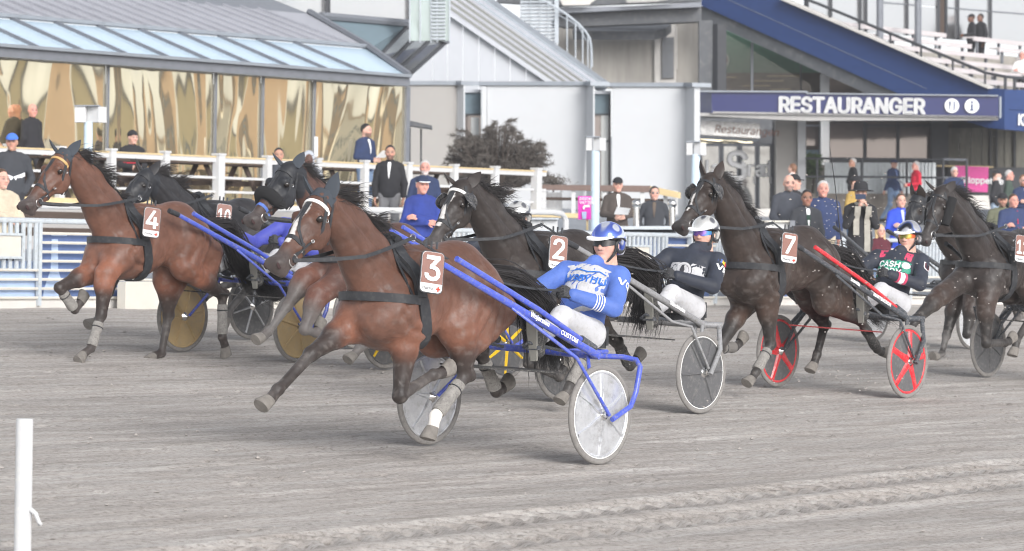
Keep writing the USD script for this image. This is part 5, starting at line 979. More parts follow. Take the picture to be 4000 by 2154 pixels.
def cap_parts(t, c, fx, ly, s, mat, bmat=None, kind='cap'):
    R = np.stack([fx, ly, A([0, 0, 1.])], 1)
    if kind == 'cap':
        B = Body(); B.ell(c+(-fx*.008+A([0, 0, .045]))*s, A([.108, .089, .088])*s, .02, R); z0 = c[2]+.035*s; B.cut(lambda p: (z0-p[..., 2])+.15*((p-c)@fx)*0); cp = part(t, 'cap', B.mesh(.011*s), mat, smooth=45)
        V = [c+fx*(.085+.085*math.cos(q))*s*1.0+ly*math.sin(q)*.078*s+A([0, 0, .040-.012*math.cos(q)])*s for q in np.linspace(-1.5, 1.5, 9)]+[c+fx*.07*s+A([0, 0, .042])*s]
        part(cp, 'peak', prism(V, .008, (0, 0, 1)), bmat or mat)
    elif kind == 'hat': part(t, 'hat', lathe(c+A([0, 0, .045])*s-fx*.01, (0, 0, 1), [(.19*s, -.012), (.19*s, .0), (.112*s, .012), (.10*s, .10*s), (.075*s, .13*s), (.0, .12*s)], 24), mat, smooth=40)
    elif kind == 'beanie': B = Body(); B.ell(c+(-fx*.01+A([0, 0, .045]))*s, A([.106, .09, .10])*s, .02, R); z0 = c[2]+.03*s; B.cut(lambda p: z0-p[..., 2]); part(t, 'beanie', B.mesh(.011*s), mat, smooth=45)
    elif kind == 'hood':
        B = Body(); B.ell(c+(-fx*.02+A([0, 0, .02]))*s, A([.118, .105, .135])*s, .02, R).cap(c-fx*.03*s-A([0, 0, .1])*s, c-fx*.04*s-A([0, 0, .18])*s, .11*s, .13*s, .04); B.cut(lambda p: -(np.sqrt((((p-c)@ly)/(.07*s))**2+((p[..., 2]-c[2]+.01)/(.10*s))**2)-1)*.05-np.where((p-c)@fx > .03*s, 0, .5)); part(t, 'hood', B.mesh(.011*s), mat, smooth=45)
CLOTH = {}
def cloth(name, col, **kw):
    look(name, col, rough=kw.pop('rough', .85), var=kw.pop('var', .24), bump=1.3, bscale=kw.pop('bscale', 12), **kw)
for nm, c in dict(wool_black=(.018, .018, .021), jacket_navy=(.022, .035, .085), vest_navy=(.03, .045, .11), coat_charcoal=(.04, .043, .05), jacket_grey=(.05, .055, .068), jacket_brown=(.07, .058, .052), knit_brown=(.115, .088, .07), jacket_blue=(.025, .045, .22), cape_blue=(.03, .07, .50), jacket_red=(.50, .015, .04), jacket_mustard=(.36, .24, .07), jacket_olive=(.13, .135, .09), jacket_green=(.045, .065, .052), coat_beige=(.48, .42, .32), hoodie_grey=(.42, .45, .50), white_knit=(.66, .65, .63), jeans_blue=(.13, .19, .29), jeans_light=(.30, .37, .45), trousers_grey=(.17, .17, .175), trousers_beige=(.50, .44, .33), trousers_dark=(.025, .025, .03), maroon_knit=(.085, .018, .028), scarf_grey=(.30, .285, .25), cap_blue=(.06, .16, .56), cap_navy=(.02, .03, .065), shoe_dark=(.03, .026, .024), shirt_white=(.72, .72, .73), shirt_blue=(.16, .22, .42), tie_dark=(.02, .05, .035)).items(): cloth(nm, c)
look('paper', (.75, .76, .76), rough=.7, var=.04); look('lens_clear', (.05, .05, .055), rough=.2); look('phone', (.02, .03, .06), rough=.2)
SK = dict(fair=(.52, .31, .245), ruddy=(.52, .26, .21), tan=(.40, .225, .16), brown=(.24, .125, .085), dark=(.13, .07, .05))
def zrow(y_): return y_
def person(label, px, py, D, hgt=1.76, face=0, pose='down', skin='fair', top='jacket_navy', legs='trousers_dark', hair='hair_brown', style='short', beard=None, glasses=None, head=None, headmat=None, peak=None, build=1.0, extras=(), group=None, seat=False, turnhead=0, coat=False, inner=None):
    """px, py: picture place of the head's top; D: metres away; face: degrees from looking at the camera, positive towards picture left"""
    rp_ = np.random.default_rng(int(px*7+py)); turnhead = turnhead or rp_.uniform(-18, 18); face = face+rp_.uniform(-8, 8)
    top_ = onD(px, py, D); s = hgt/1.76; a = math.radians(face); f = -FWH*math.cos(a)-RT*math.sin(a); fx, ly = f, A([-f[1], f[0], 0.]); ft = top_-A([0, 0, hgt if not seat else 1.28*s])
    ah = math.radians(face+turnhead); hf = -FWH*math.cos(ah)-RT*math.sin(ah); hl = A([-hf[1], hf[0], 0.]); Pn = lambda x, y, z: ft+(fx*x+ly*y)*s+A([0, 0, z*s])
    off = -.48 if seat else 0.; t = thing('person', label, 'person', ft, group)
    hc = Pn(.02, 0, 1.76-.128+off); sh = {y: Pn(0, y*.178*build, 1.40+off) for y in (1, -1)}; hp = {y: Pn(0, y*.09, .92+off) for y in (1, -1)}
    kn = {y: (Pn(.02, y*.10, .50) if not seat else Pn(.42, y*.12, .47)) for y in (1, -1)}; an = {y: (Pn(0, y*.11, .09) if not seat else Pn(.42, y*.12, .09)) for y in (1, -1)}
    if pose == 'walk': kn = {1: Pn(.16, .09, .50), -1: Pn(-.02, -.09, .49)}; an = {1: Pn(.26, .09, .09), -1: Pn(-.30, -.09, .12)}
    el, wr, pd = {}, {}, {}
    for y in (1, -1):
        e_, w_, q_ = {'down': ((-.02, .25, 1.12), (.06, .24, .86), (0, -1)), 'pocket': ((-.07, .28, 1.13), (.06, .19, .93), (0, -1)), 'crossed': ((.05, .25, 1.13), (.20, -.06, 1.16), (-1, 0)), 'hold': ((.0, .24, 1.14), (.26, .09, 1.10), (0, -1)), 'walk': ((-.05*y, .25, 1.12), (.10*y, .23, .88), (0, -1)), 'phone': ((.10, .22, 1.16), (.20, .07, 1.42), (0, -1)), 'lean': ((.08, .27, 1.14), (.30, .24, .98), (0, -1))}[pose if not (pose == 'phone1' ) else 'phone']
        el[y] = Pn(e_[0], y*e_[1]*build, e_[2]+off); wr[y] = Pn(w_[0], y*w_[1], w_[2]+off+(.03*y if pose == 'crossed' else 0)); pd[y] = fx*0-ly*y*.9-A([0, 0, .2])
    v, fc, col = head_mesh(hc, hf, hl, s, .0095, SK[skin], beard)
    hands = [] if pose == 'pocket' else [hand_mesh(wr[y]+(wr[y]-el[y])/np.linalg.norm(wr[y]-el[y])*.01, wr[y]-el[y], pd[y], .55) for y in (1, -1)]
    core = Body()                                                        # the body under the clothes, one skin with head and hands
    core.cap(sh[1], sh[-1], .05*s, .05*s, .05).ell((sh[1]+sh[-1])/2-A([0, 0, .17])*s, A([.07, .11, .16])*s, .06, np.stack([fx, ly, A([0, 0, 1.])], 1)).cap(hp[1], hp[-1], .075*s, .075*s, .05).cap((sh[1]+sh[-1])/2, (hp[1]+hp[-1])/2, .085*s, .085*s, .06).cap((sh[1]+sh[-1])/2-fx*.01, hc-A([0, 0, .08])*s-hf*.02*s, .05*s, .05*s, .03)
    for y in (1, -1): core.cap(sh[y], el[y], .042*s, .036*s).cap(el[y], wr[y], .036*s, .027*s).cap(hp[y], kn[y], .065*s, .045*s).cap(kn[y], an[y], .045*s, .034*s)
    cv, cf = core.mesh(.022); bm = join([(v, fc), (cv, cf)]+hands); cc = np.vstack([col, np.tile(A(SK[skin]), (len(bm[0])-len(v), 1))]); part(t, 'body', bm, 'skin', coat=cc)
    R = np.stack([fx, ly, A([0, 0, 1.])], 1); J = Body(); mid = (sh[1]+sh[-1])/2; mh = (hp[1]+hp[-1])/2; b_ = build
    J.cap(sh[1]*.80+sh[-1]*.20+A([0, 0, .02])*s, sh[-1]*.80+sh[1]*.20+A([0, 0, .02])*s, .078*s, .078*s, .06).ell(mid-A([0, 0, .17])*s+fx*.01, A([.125*b_, .185*b_, .24])*s, .05, R).ell(mid-A([0, 0, .36])*s+fx*.015*b_, A([.125*b_, .175*b_, .20])*s, .05, R).ell(mh+A([0, 0, .02])*s, A([.13*b_, .185*b_, .14])*s, .05, R).cap(mid+A([0, 0, .03])*s, mid+A([0, 0, .085])*s, .075*s, .066*s, .03)
    if coat: J.cap(mh, mh-A([0, 0, .45])*s, .17*s, .21*s, .05)
    for y in (1, -1): J.cap(sh[y], el[y], .062*s*b_, .052*s, .03).cap(el[y], wr[y], .056*s, .043*s, .025)
    bot = (mh[2]-(.04 if not coat else .5)*s) if not seat else -99; J.cut(lambda p: bot-p[..., 2])
    jk = part(t, 'coat' if coat else 'jacket', J.mesh(.0165), top, smooth=True)
    if inner:
        dirs = np.tile(fx, (7, 1)); pz = np.linspace(.075, -.20, 7); pp = J.hit([mid+A([0, 0, z_])*s for z_ in pz], dirs, .4); wv = [.05, .06, .052, .042, .032, .022, .01]
        V = np.vstack([[p_-ly*w_/2+fx*.014, p_+ly*w_/2+fx*.014] for p_, w_ in zip(pp, wv)]); part(t, 'shirt', (V, A([(2*i, 2*i+1, 2*i+2) for i in range(6)]+[(2*i+1, 2*i+3, 2*i+2) for i in range(6)])), inner)
    Tn = Body(); Tn.cap(hp[1], hp[-1], .108*s*b_, .108*s*b_, .05)
    for y in (1, -1): Tn.cap(hp[y], kn[y], .096*s*b_, .070*s, .03).cap(kn[y], an[y], .070*s, .058*s, .03)
    part(t, 'trousers', Tn.mesh(.019), legs, smooth=True)
    for y in (1, -1): B = Body(); c_ = an[y]+fx*.06*s-A([0, 0, .045])*s; B.ell(c_, A([.14, .05, .05])*s, .02, R).ball(an[y], .05*s, .03); B.cut(lambda p: (an[1][2]-.09*s if pose != 'walk' else -99)-p[..., 2]); part(t, 'shoe', B.mesh(.014), 'shoe_dark', smooth=True)
    if head != 'hood' and style: part(t, 'hair', hair_mesh(hc, hf, hl, s, style), hair, smooth=True)
    if head: cap_parts(t, hc, hf, hl, s, headmat, peak, head)
    if glasses:
        for y in (1, -1): part(t, 'glasses', (ring if glasses == 'clear' else lambda c_, a_, r_, *k: lathe(c_, a_, [(0, .006), (r_, .003), (r_, -.003), (0, -.003)], 12))(hc+hf*.098*s+hl*y*.034*s+A([0, 0, .002])*s, hf, .021*s, .0035, 12, 5), 'goggle_dark')
        part(t, 'glasses', tube([hc+hl*.078*s+A([0, 0, .008])*s, hc+hf*.09*s+hl*.06*s+A([0, 0, .008])*s, hc+hf*.104*s, hc+hf*.09*s-hl*.06*s+A([0, 0, .008])*s, hc-hl*.078*s+A([0, 0, .008])*s], .003, 5), 'goggle_dark')
    for ex_ in extras:
        if ex_ == 'paper':
            c_ = (wr[1]+wr[-1])/2+fx*.10+A([0, 0, .03]); pa = single('race_program', prism([c_-ly*.12+fx*.02, c_+ly*.12+fx*.02, c_+ly*.13+fx*.16+A([0, 0, .10]), c_-ly*.10+fx*.17+A([0, 0, .12])], .004, (0, 0, 1)), 'paper', 'folded white race paper held by '+label.split(' ', 1)[1][:60].rsplit(' ', 1)[0] if False else 'white paper sheet held by the '+' '.join(label.split()[1:6]), 'paper')
        if ex_ == 'band': c0 = mid-A([0, 0, .22])*s; ph = np.linspace(-1.2, 1.2, 15); dirs = A([fx*math.cos(q)+ly*math.sin(q) for q in ph]); p = J.hit(np.tile(c0, (15, 1)), dirs, .4); p = p-A([0, 0, 1.])*(.07*(1-np.abs(ph)/1.2))[:, None]; part(jk, 'chest_band', ribbon(p+dirs*.003, dirs, .055, .004), 'shirt_white')
        if ex_ == 'redband': c0 = mid-A([0, 0, .20])*s; ph = np.linspace(-1.3, .9, 15); dirs = A([fx*math.cos(q)+ly*math.sin(q) for q in ph]); p = J.hit(np.tile(c0, (15, 1)), dirs, .4); part(jk, 'chest_band', ribbon(p+dirs*.003, dirs, .06, .004), 'jacket_red')
        if ex_ == 'scarf':
            part(t, 'scarf', ring(mid+A([0, 0, .07])*s, (0, 0, 1), .075*s, .035*s, 20, 8), 'scarf_grey', smooth=True)
            for y, ln_ in ((1, .62), (-1, .38)): q = J.hit([mid+ly*y*.08+A([0, 0, z_])*s for z_ in np.linspace(.04, -ln_, 8)], np.tile(fx, (8, 1)), .4)+fx*.015; part(t, 'scarf_end', ribbon(q, np.tile(fx, (8, 1)), .085, .02), 'scarf_grey', smooth=40)
        if ex_ == 'phone': part(t, 'phone', box(hc+hf*.19*s-A([0, 0, .05]), (.15, .01, .075), hl, hf), 'phone')
        if ex_ == 'tie': pp = J.hit([mid+A([0, 0, z_])*s for z_ in (.03, -.1, -.28)], np.tile(fx, (3, 1)), .4)+fx*.009; part(t, 'tie', ribbon(pp, np.tile(fx, (3, 1)), .05, .004), 'tie_dark')
        if ex_ == 'buttons':
            for z_ in (-.02, -.13, -.24, -.35): part(jk, 'button', ball(J.hit(mid+A([0, 0, z_])*s+ly*.02, fx, .4)[0], .008, 1), 'barrier_grey')
        if ex_ == 'lanyard': pp = J.hit([mid+A([0, 0, z_])*s+ly*.05*(1-z2) for z_, z2 in ((.06, 0), (-.1, .5), (-.26, 1))], np.tile(fx, (3, 1)), .4)+fx*.005; part(t, 'lanyard', ribbon(pp, np.tile(fx, (3, 1)), .014, .003), 'jacket_red')
    return t
# ------------------------------------------------------------------ drivers
def decal(bd, mesh2, o, ex, ey, off=.003, far=.35):
    """flat lettering wrapped on to a garment: each vertex is moved along -ex x ey to the cloth"""
    v, f = mesh2; ex, ey = A(ex, float), A(ey, float); ex = ex/np.linalg.norm(ex); ey = ey-ex*(ey@ex); ey /= np.linalg.norm(ey); n = np.cross(ex, ey)
    p = A(o)+v[:, :1]*ex+v[:, 1:2]*ey; q = bd.hit(p-n*.12, np.tile(n, (len(p), 1)), far, step=.004); return q+n*(off+v[:, 2:]), f
def grid2(poly, step=.02):
    """a flat shape cut into small squares so that it can follow cloth"""
    pg = Polygon(poly); x0, y0, x1, y1 = pg.bounds; V, F = [], []
    from shapely.geometry import box as sbox
    for i in range(int((x1-x0)/step)+1):
        for j in range(int((y1-y0)/step)+1):
            g = pg.intersection(sbox(x0+i*step, y0+j*step, x0+(i+1)*step, y0+(j+1)*step))
            for h_ in getattr(g, 'geoms', [g]):
                if h_.geom_type != 'Polygon' or h_.area < 1e-7: continue
                c = list(h_.exterior.coords)[:-1]; k = len(V); V += [(a, b, 0) for a, b in c]; F += [(k, k+a, k+a+1) for a in range(1, len(c)-1)]
    return A(V, float), A(F)
def driver(key, label, silk, helmet, goggles, dx=0., dz=0., reach=(0., 0.), boots='boot_dark', whip=False, art=None, neckwear=None, skin='fair', far_hand=None, yaw=6):
    h = HUB[key]; Pf = rig(key); P = lambda x, y, z: Pf(x+dx, y, z+dz); t = thing('person', label, 'person', P(.8, 0, 0)); pv = P(.84, 0, .80); XF[0] = lambda v_: pv+(v_-pv)*1.07
    a = math.radians(yaw+4); fx = A([-math.cos(a), -math.sin(a), 0]); ly = A([-fx[1], fx[0], 0])      # ly = the driver's left = near side
    hc = P(1.07, 0, 1.495); sh = {1: P(.94, .205, 1.275), -1: P(.88, -.205, 1.285)}; hp = {1: P(.74, .10, .88), -1: P(.74, -.10, .88)}
    el = {1: P(.72+reach[0]*.5, .31, 1.07), -1: P(.58+reach[1]*.5, -.26, 1.11)}; wr = {1: P(.46+reach[0], .17, 1.15), -1: P(.28+reach[1], -.13, 1.18)}
    kn = {1: Pf(.30+dx*.5, .20, 1.00+dz*.5), -1: Pf(.27+dx*.5, -.20, 1.01+dz*.5)}; an = {1: Pf(-.02, .235, .85), -1: Pf(-.03, -.235, .85)}
    lean = A([.10, 0, 1.]); lean /= np.linalg.norm(lean)
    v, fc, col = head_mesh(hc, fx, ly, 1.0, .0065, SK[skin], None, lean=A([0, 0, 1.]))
    core = Body(); mid = (sh[1]+sh[-1])/2; mh = (hp[1]+hp[-1])/2
    core.cap(sh[1], sh[-1], .05, .05, .05).cap(mid-A([0, 0, .06]), mh, .07, .08, .05).cap(mid, hc-A([0, 0, .09]), .05, .052, .03)
    for y in (1, -1): core.cap(sh[y], el[y], .042, .036).cap(el[y], wr[y], .036, .028).cap(hp[y], kn[y], .065, .045).cap(kn[y], an[y], .045, .034)
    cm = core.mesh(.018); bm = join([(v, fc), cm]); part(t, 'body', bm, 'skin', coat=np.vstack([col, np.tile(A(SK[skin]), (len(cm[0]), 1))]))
    J = Body(); R = np.stack([fx, ly, A([0, 0, 1.])], 1); ax = mid-mh; ax /= np.linalg.norm(ax); fr = fx-ax*(fx@ax); fr /= np.linalg.norm(fr); Rt = np.stack([fr, np.cross(ax, fr), ax], 1)
    J.cap(sh[1]*.95+sh[-1]*.05, sh[-1]*.95+sh[1]*.05, .080, .080, .05).ell(mid-ax*.14, A([.135, .185, .21]), .05, Rt).ell(mid-ax*.30, A([.13, .168, .19]), .05, Rt).ell(mh+ax*.05, A([.135, .175, .13]), .05, Rt).cap(mid+ax*.02, mid+ax*.085-A([.01, 0, 0]), .078, .062, .03)
    import copy
    Jt = Body(); Jt.p = list(J.p); Jt.grid(.0125)
    for y in (1, -1): J.cap(sh[y], el[y], .070, .060, .03).cap(el[y], wr[y], .060, .046, .025).ball(el[y]*.6+sh[y]*.4-A([0, 0, .02]), .062, .03)
    jk = part(t, 'jacket', J.mesh(.0125), silk, smooth=True)
    Tn = Body(); Tn.cap(hp[1], hp[-1], .115, .115, .05)
    for y in (1, -1): Tn.cap(hp[y], kn[y], .108, .078, .03).cap(kn[y], kn[y]*.25+an[y]*.75, .076, .060, .03)
    part(t, 'trousers', Tn.mesh(.0135), 'white_cloth', smooth=True)
    for y in (1, -1):
        u = an[y]-kn[y]; u /= np.linalg.norm(u); toe = an[y]+A([-.05, -y*.03, .17]); hl_ = an[y]+A([.02, 0, -.075])
        B = Body(); B.cap(kn[y]*.42+an[y]*.58, an[y], .060, .048, .03).cap(hl_, toe, .046, .040, .03); part(t, 'boot', B.mesh(.011), boots, smooth=True)
        V = [q+A([-.045, 0, 0]) for q in ()]; d1 = toe-hl_; d1 /= np.linalg.norm(d1); nrm = np.cross(d1, A([0, 1., 0])); nrm = nrm if nrm[0] < 0 else -nrm
        so = [hl_-d1*.05+nrm*.040+A([0, s_*.034, 0]) for s_ in (-1, 1)]; sd = A([0, 1., 0])
        L2 = np.linalg.norm(toe-hl_)+.10; pts = [hl_-d1*.05+nrm*.044+d1*L2*q+sd*w for q, w in ((0, -.026), (.25, -.034), (.6, -.042), (.9, -.034), (1, -.012), (1, .012), (.9, .034), (.6, .042), (.25, .034), (0, .026))]
        part(t, 'boot_sole', prism(pts, .016, nrm), 'sole')
        dv = wr[y]-el[y]; dv /= np.linalg.norm(dv); dv = dv+A([-.3, 0, .05]); dv /= np.linalg.norm(dv)
        part(t, 'glove', join([tube([wr[y]-dv*.05, wr[y], wr[y]+dv*.02], [.042, .038, .035], 10), hand_mesh(wr[y], dv, A([0, y*1., -.4]), .95, .0115)]), 'glove', smooth=50)
    # helmet with peak, ear shells and strap
    B = Body(); B.ell(hc+A([0, 0, .035])-fx*.012, A([.138, .118, .125]), .02, R).ell(hc-fx*.045-A([0, 0, .02]), A([.10, .108, .10]), .03, R)
    B.cut(lambda p: np.maximum((hc[2]+.035-p[..., 2])-np.where((p-hc)@fx < .0, .11, 0)*np.clip(-((p-hc)@fx)/.03, 0, 1), -9.)); hm = part(t, 'helmet', B.mesh(.009), helmet, smooth=50)
    V = [hc+fx*(.075+.125*math.cos(q))+ly*math.sin(q)*.108+A([0, 0, .050-.028*math.cos(q)]) for q in np.linspace(-1.35, 1.35, 13)]+[hc+fx*.06+A([0, 0, .055])]; part(hm, 'peak', prism(V, .010, (0, 0, 1)), 'plate_white')
    q = np.linspace(-1.9, 1.9, 25); part(hm, 'rim', tube([hc-fx*.012+fx*.142*math.cos(w)+ly*.121*math.sin(w)+A([0, 0, .040-.05*max(0, -math.cos(w))]) for w in q], .007, 6), 'leather', smooth=True)
    for y in (1, -1):
        part(hm, 'ear_shell', ring(hc+ly*y*.094-fx*.012-A([0, 0, .012]), ly*y+fx*.2, .043, .013, 18, 8), 'leather', smooth=True)
        part(hm, 'chin_strap', ribbon([hc+ly*y*.088+fx*.03-A([0, 0, .02]), hc+ly*y*.074+fx*.05-A([0, 0, .075]), hc+ly*y*.03+fx*.068-A([0, 0, .127]), hc+fx*.07-A([0, 0, .132])], [ly*y, ly*y+fx*.3, ly*y-A([0, 0, 1.]), A([0, 0, -1.])], .022, .006), 'leather')
    pts = [hc+fx*(.114*math.cos(w))+ly*.094*math.sin(w) for w in np.linspace(-1.15, 1.15, 15)]; V = []
    for i, p_ in enumerate(pts): w = np.linspace(-1.15, 1.15, 15)[i]; hh = .031*(1-.45*abs(w/1.15)**2)-(.012 if abs(w) < .12 else 0); V += [p_+A([0, 0, .036-.010*abs(w)]), p_+A([0, 0, .006-hh+.006])]
    F = [(2*i, 2*i+1, 2*i+2) for i in range(14)]+[(2*i+1, 2*i+3, 2*i+2) for i in range(14)]; gg = part(t, 'goggles', (A(V), A(F)), goggles, smooth=True)
    part(gg, 'goggle_frame', tube([p_+A([0, 0, .037-.010*abs(w)]) for p_, w in zip(pts, np.linspace(-1.15, 1.15, 15))]+[hc-fx*.03-ly*-.092], .004, 5), 'goggle_dark')
    Bc = Body(); Bc.cap(mid+ax*.02-fr*.01, mid+ax*.085-fr*.005, .082, .058, .03); part(t, 'collar', Bc.mesh(.011), silk, smooth=True)
    if neckwear: Bn = Body(); Bn.cap(mid+ax*.03, hc-A([0, 0, .10])+fx*.015, .085, .066, .03).cap(hc-A([0, 0, .095])+fx*.03, hc-A([0, 0, .07])+fx*.045, .062, .05, .03); part(t, 'neck_warmer', Bn.mesh(.011), neckwear, smooth=True)
    # lettering and blocks of colour on the jacket, seen on the chest and near sleeve
    ch = mid-ax*.145+fr*.12; exc = -ly*-1; exc = -np.cross(fr, ax)*-1; exc = np.cross(ax, fr); eyc = ax
    def patch(poly, mat, name='colour_panel', o=ch, ex=exc, ey=eyc, off=.003): part(jk, name, decal(Jt if o is ch else J, grid2(poly), o, ex, ey, off), mat)
    def word(s_, hgt_, x, y_, mat, o=ch, ex=exc, ey=eyc, off=.006, bold=True): m = text(s_, hgt_, (x, y_, 0), (1, 0, 0), (0, 1, 0), .002, bold, True); part(jk, 'lettering', decal(Jt if o is ch else J, m, o, ex, ey, off), mat)
    if art: art(patch, word, dict(ch=ch, sh=sh, el=el, wr=wr, ax=ax, fr=fr, ly=ly, mid=mid, J=J, jk=jk, hc=hc, hm=hm))
    if whip: part(t, 'whip', tube([wr[-1]+A([-.05, 0, .03]), wr[-1]+A([-.10, .03, .35]), wr[-1]+A([-.16, .05, .75]), wr[-1]+A([-.25, .06, 1.12])], [.010, .007, .005, .003], 6), 'leather')
    XF[0] = None; return t
def sleeve(d):
    a, b = d['sh'][1], d['el'][1]; ey = a-b; ey = ey/np.linalg.norm(ey); n = A([-.25, -1., .1]); n -= ey*(n@ey); n /= np.linalg.norm(n); ex = np.cross(ey, n); return a*.62+b*.38+n*.06, ex, ey
def cuffs(d, t0, mats, w=.012):
    a, b = d['el'][1], d['wr'][1]
    for q, m in zip(t0, mats):
        c = a+(b-a)*q; u = (b-a)/np.linalg.norm(b-a); e1 = np.cross(u, [0, 0, 1.]); e1 /= np.linalg.norm(e1); e2 = np.cross(u, e1); dirs = A([e1*math.cos(z)+e2*math.sin(z) for z in np.linspace(0, 2*math.pi, 25)[:-1]]); p = d['J'].hit(np.tile(c, (24, 1)), dirs, .12, step=.003); part(d['jk'], 'cuff_stripe', ribbon(p+dirs*.002, dirs, w, .003, True), m)
def art3(patch, word, d):
    patch([(-.155, -.04), (.155, -.04), (.17, .0), (.185, .15), (.06, .19), (-.06, .19), (-.185, .15), (-.17, .0)], 'white_cloth')
    word('ÄLVSBYHUS', .050, 0, .040, 'lettering_blue', off=.009); patch([(-.15, .115), (-.05, .14), (.02, .125), (.1, .14), (.15, .12), (.15, .112), (.1, .13), (.02, .115), (-.05, .13)], 'lettering_blue', off=.008)
    patch([(-.02, -.24), (.12, -.15), (.12, -.095), (-.06, -.21)], 'white_cloth')
    o, ex, ey = sleeve(d); word('VG', .06, 0, -.02, 'lettering_white', o, ex, ey); cuffs(d, (.32, .38, .44, .50), ['lettering_white']*4, .007)
    f = d['hc']; 
def art2(patch, word, d):
    patch([(-.17, -.10), (.17, -.10), (.175, .06), (-.175, .06)], 'white_cloth'); c = [(math.cos(q), math.sin(q)) for q in np.linspace(0, 2*math.pi, 25)[:-1]]
    for r0, m, of in ((.082, 'lettering_dark', .005), (.077, 'white_cloth', .007), (.058, 'lettering_dark', .009), (.055, 'white_cloth', .011)): patch([(x_*r0, y_*r0-.015) for x_, y_ in c], m, off=of)
    patch([(-.012, .03), (.006, .036), (.014, .015), (.022, -.01), (.018, -.045), (.04, -.06), (-.03, -.062), (-.012, -.04), (-.022, -.01)], 'lettering_dark', 'horse_emblem', off=.013)
    o, ex, ey = sleeve(d); word('VR', .062, .0, -.045, 'lettering_white', o, ex, ey)
    for x0, m in ((-.05, 'blue_silk'), (-.015, 'yellow_paint'), (.02, 'jacket_red')): patch([(x0, .045), (x0+.034, .045), (x0+.034, .085), (x0, .085)], m, 'flag_patch', o, ex, ey)
def art7(patch, word, d):
    patch([(-.15, -.08), (.10, -.08), (.17, .0), (.18, .09), (.10, .10), (.0, .095), (-.12, .085), (-.16, .0)], 'lettering_green'); word('CASH', .058, -.03, .018, 'lettering_white'); word('BUDDY', .058, -.035, -.056, 'lettering_white')
    c = [(math.cos(q), math.sin(q)) for q in np.linspace(0, 2*math.pi, 17)[:-1]]; patch([(x_*.034+.125, y_*.034+.055) for x_, y_ in c], 'lettering_white', off=.006)
    for s_ in (-1, 1): patch([(s_*.09, .12), (s_*.15, .11), (s_*.16, .19), (s_*.09, .20)], 'pink_cloth')
    o, ex, ey = sleeve(d); word('U', .085, 0, -.04, 'lettering_white', o, ex, ey); word('U', .07, 0, -.033, 'maroon_knit', o, ex, ey, .009); cuffs(d, (.55, .63, .70, .77), ['pink_cloth', 'lettering_white', 'lettering_white', 'pink_cloth'], .024)
driver('3', 'driver in blue and white silks and blue helmet leaning back behind horse 3', 'blue_silk', 'helmet_blue', 'goggle_dark', reach=(0, -.12), art=art3)
driver('2', 'driver in black and white silks and white helmet behind horse 2', 'navy_silk', 'helmet_white', 'lens_blue', art=art2, neckwear='navy_silk', reach=(-.05, 0))
driver('7', 'driver in dark silks with green chest print holding a whip behind horse 7', 'navy_silk', 'helmet_black', 'lens_fire', art=art7, whip=True, dx=.08)
driver('4', 'driver in plain blue silks mostly hidden behind the head of horse 3', 'purple_silk', 'helmet_blue', 'goggle_dark', reach=(-.08, -.05))
driver('M', 'driver with white helmet and grey trousers hidden behind horse 3', 'navy_silk', 'helmet_white', 'goggle_dark')
# ------------------------------------------------------------------ fences
YB = 30.9; zf0, zf1 = 1.40, 2.47
fe = thing('track_fence', 'long grey galvanised fence of pickets and bars between track and spectators', 'fence', (40, YB, 1.4))
part(fe, 'top_rail', tube([(22, YB, zf1-.03), (60, YB, zf1-.03)], .034, 8), 'barrier_grey', smooth=50)
hsec = [(28.92, 33.0), (41.66, 42.95), (46.82, 48.45), (52.1, 53.7)]
for q in range(4): part(fe, 'lower_bar', tube([(22, YB, 1.505+.112*q), (60, YB, 1.505+.112*q)], .019, 6), 'rail_cream', smooth=50)
for a, b in hsec:
    for q in range(4, 8): part(fe, 'bar', tube([(a, YB, 1.505+.112*q), (b, YB, 1.505+.112*q)], .019, 6), 'rail_cream', smooth=50)
    for x in (a, b): part(fe, 'section_post', box((x, YB, 1.93), (.05, .05, 1.04)), 'barrier_grey')
for x in (26.6, 31.9, 37.1, 42.33, 47.62, 52.9): part(fe, 'post', box((x, YB+.02, 1.92), (.10, .08, 1.06)), 'barrier_grey')
x = 24.2
while x < 56:
    if not any(a-.05 < x < b+.05 for a, b in hsec): part(fe, 'picket', box((x, YB, 2.14), (.05, .025, .60)), 'barrier_grey')
    x += .1035
for xa, m in ((28.38, 'rail_cream'), (41.0, 'rail_cream'), (46.42, 'yellow_plate'), (35, 'rail_cream')):
    pl = part(fe, 'plate', box((xa, YB-.03, 2.13), (.40, .02, .26)), m)
    for z_ in (2.27, 1.99): part(pl, 'plate_edge', box((xa, YB-.04, z_), (.46, .04, .03)), 'barrier_grey')
bn = thing('banner', 'blue banner with a pale bottle shape behind the fence bars at left', 'banner', (30, YB+.1, 1.4)); part(bn, 'cloth', box((29.75, YB+.09, 1.86), (1.5, .01, .86)), 'banner_blue'); part(bn, 'print', prism([(29.25+dx_, YB+.08, z_) for dx_, z_ in ((-.05, 2.22), (.05, 2.22), (.06, 1.85), (.17, 1.6), (.2, 1.42), (-.2, 1.42), (-.17, 1.6), (-.06, 1.85))], .004), 'banner_pale'); part(bn, 'print', box((29.32, YB+.08, 2.28), (.26, .004, .04)), 'banner_pale')
bn = thing('banner', 'pale blue banner behind the lower bars at the left edge', 'banner', (28, YB+.1, 1.4)); part(bn, 'cloth', box((28.55, YB+.07, 1.68), (.75, .01, .54)), 'banner_pale')
bn = thing('banner', 'blue banner with white letters behind the fence between two drivers', 'banner', (42, YB+.1, 1.4)); part(bn, 'cloth', box((42.0, YB+.12, 1.9), (1.9, .01, 1.0)), 'banner_blue'); part(bn, 'lettering', text('GRAN', .14, (41.7, YB+.11, 2.02), (1, 0, 0), (0, 0, 1), .004), 'lettering_white')
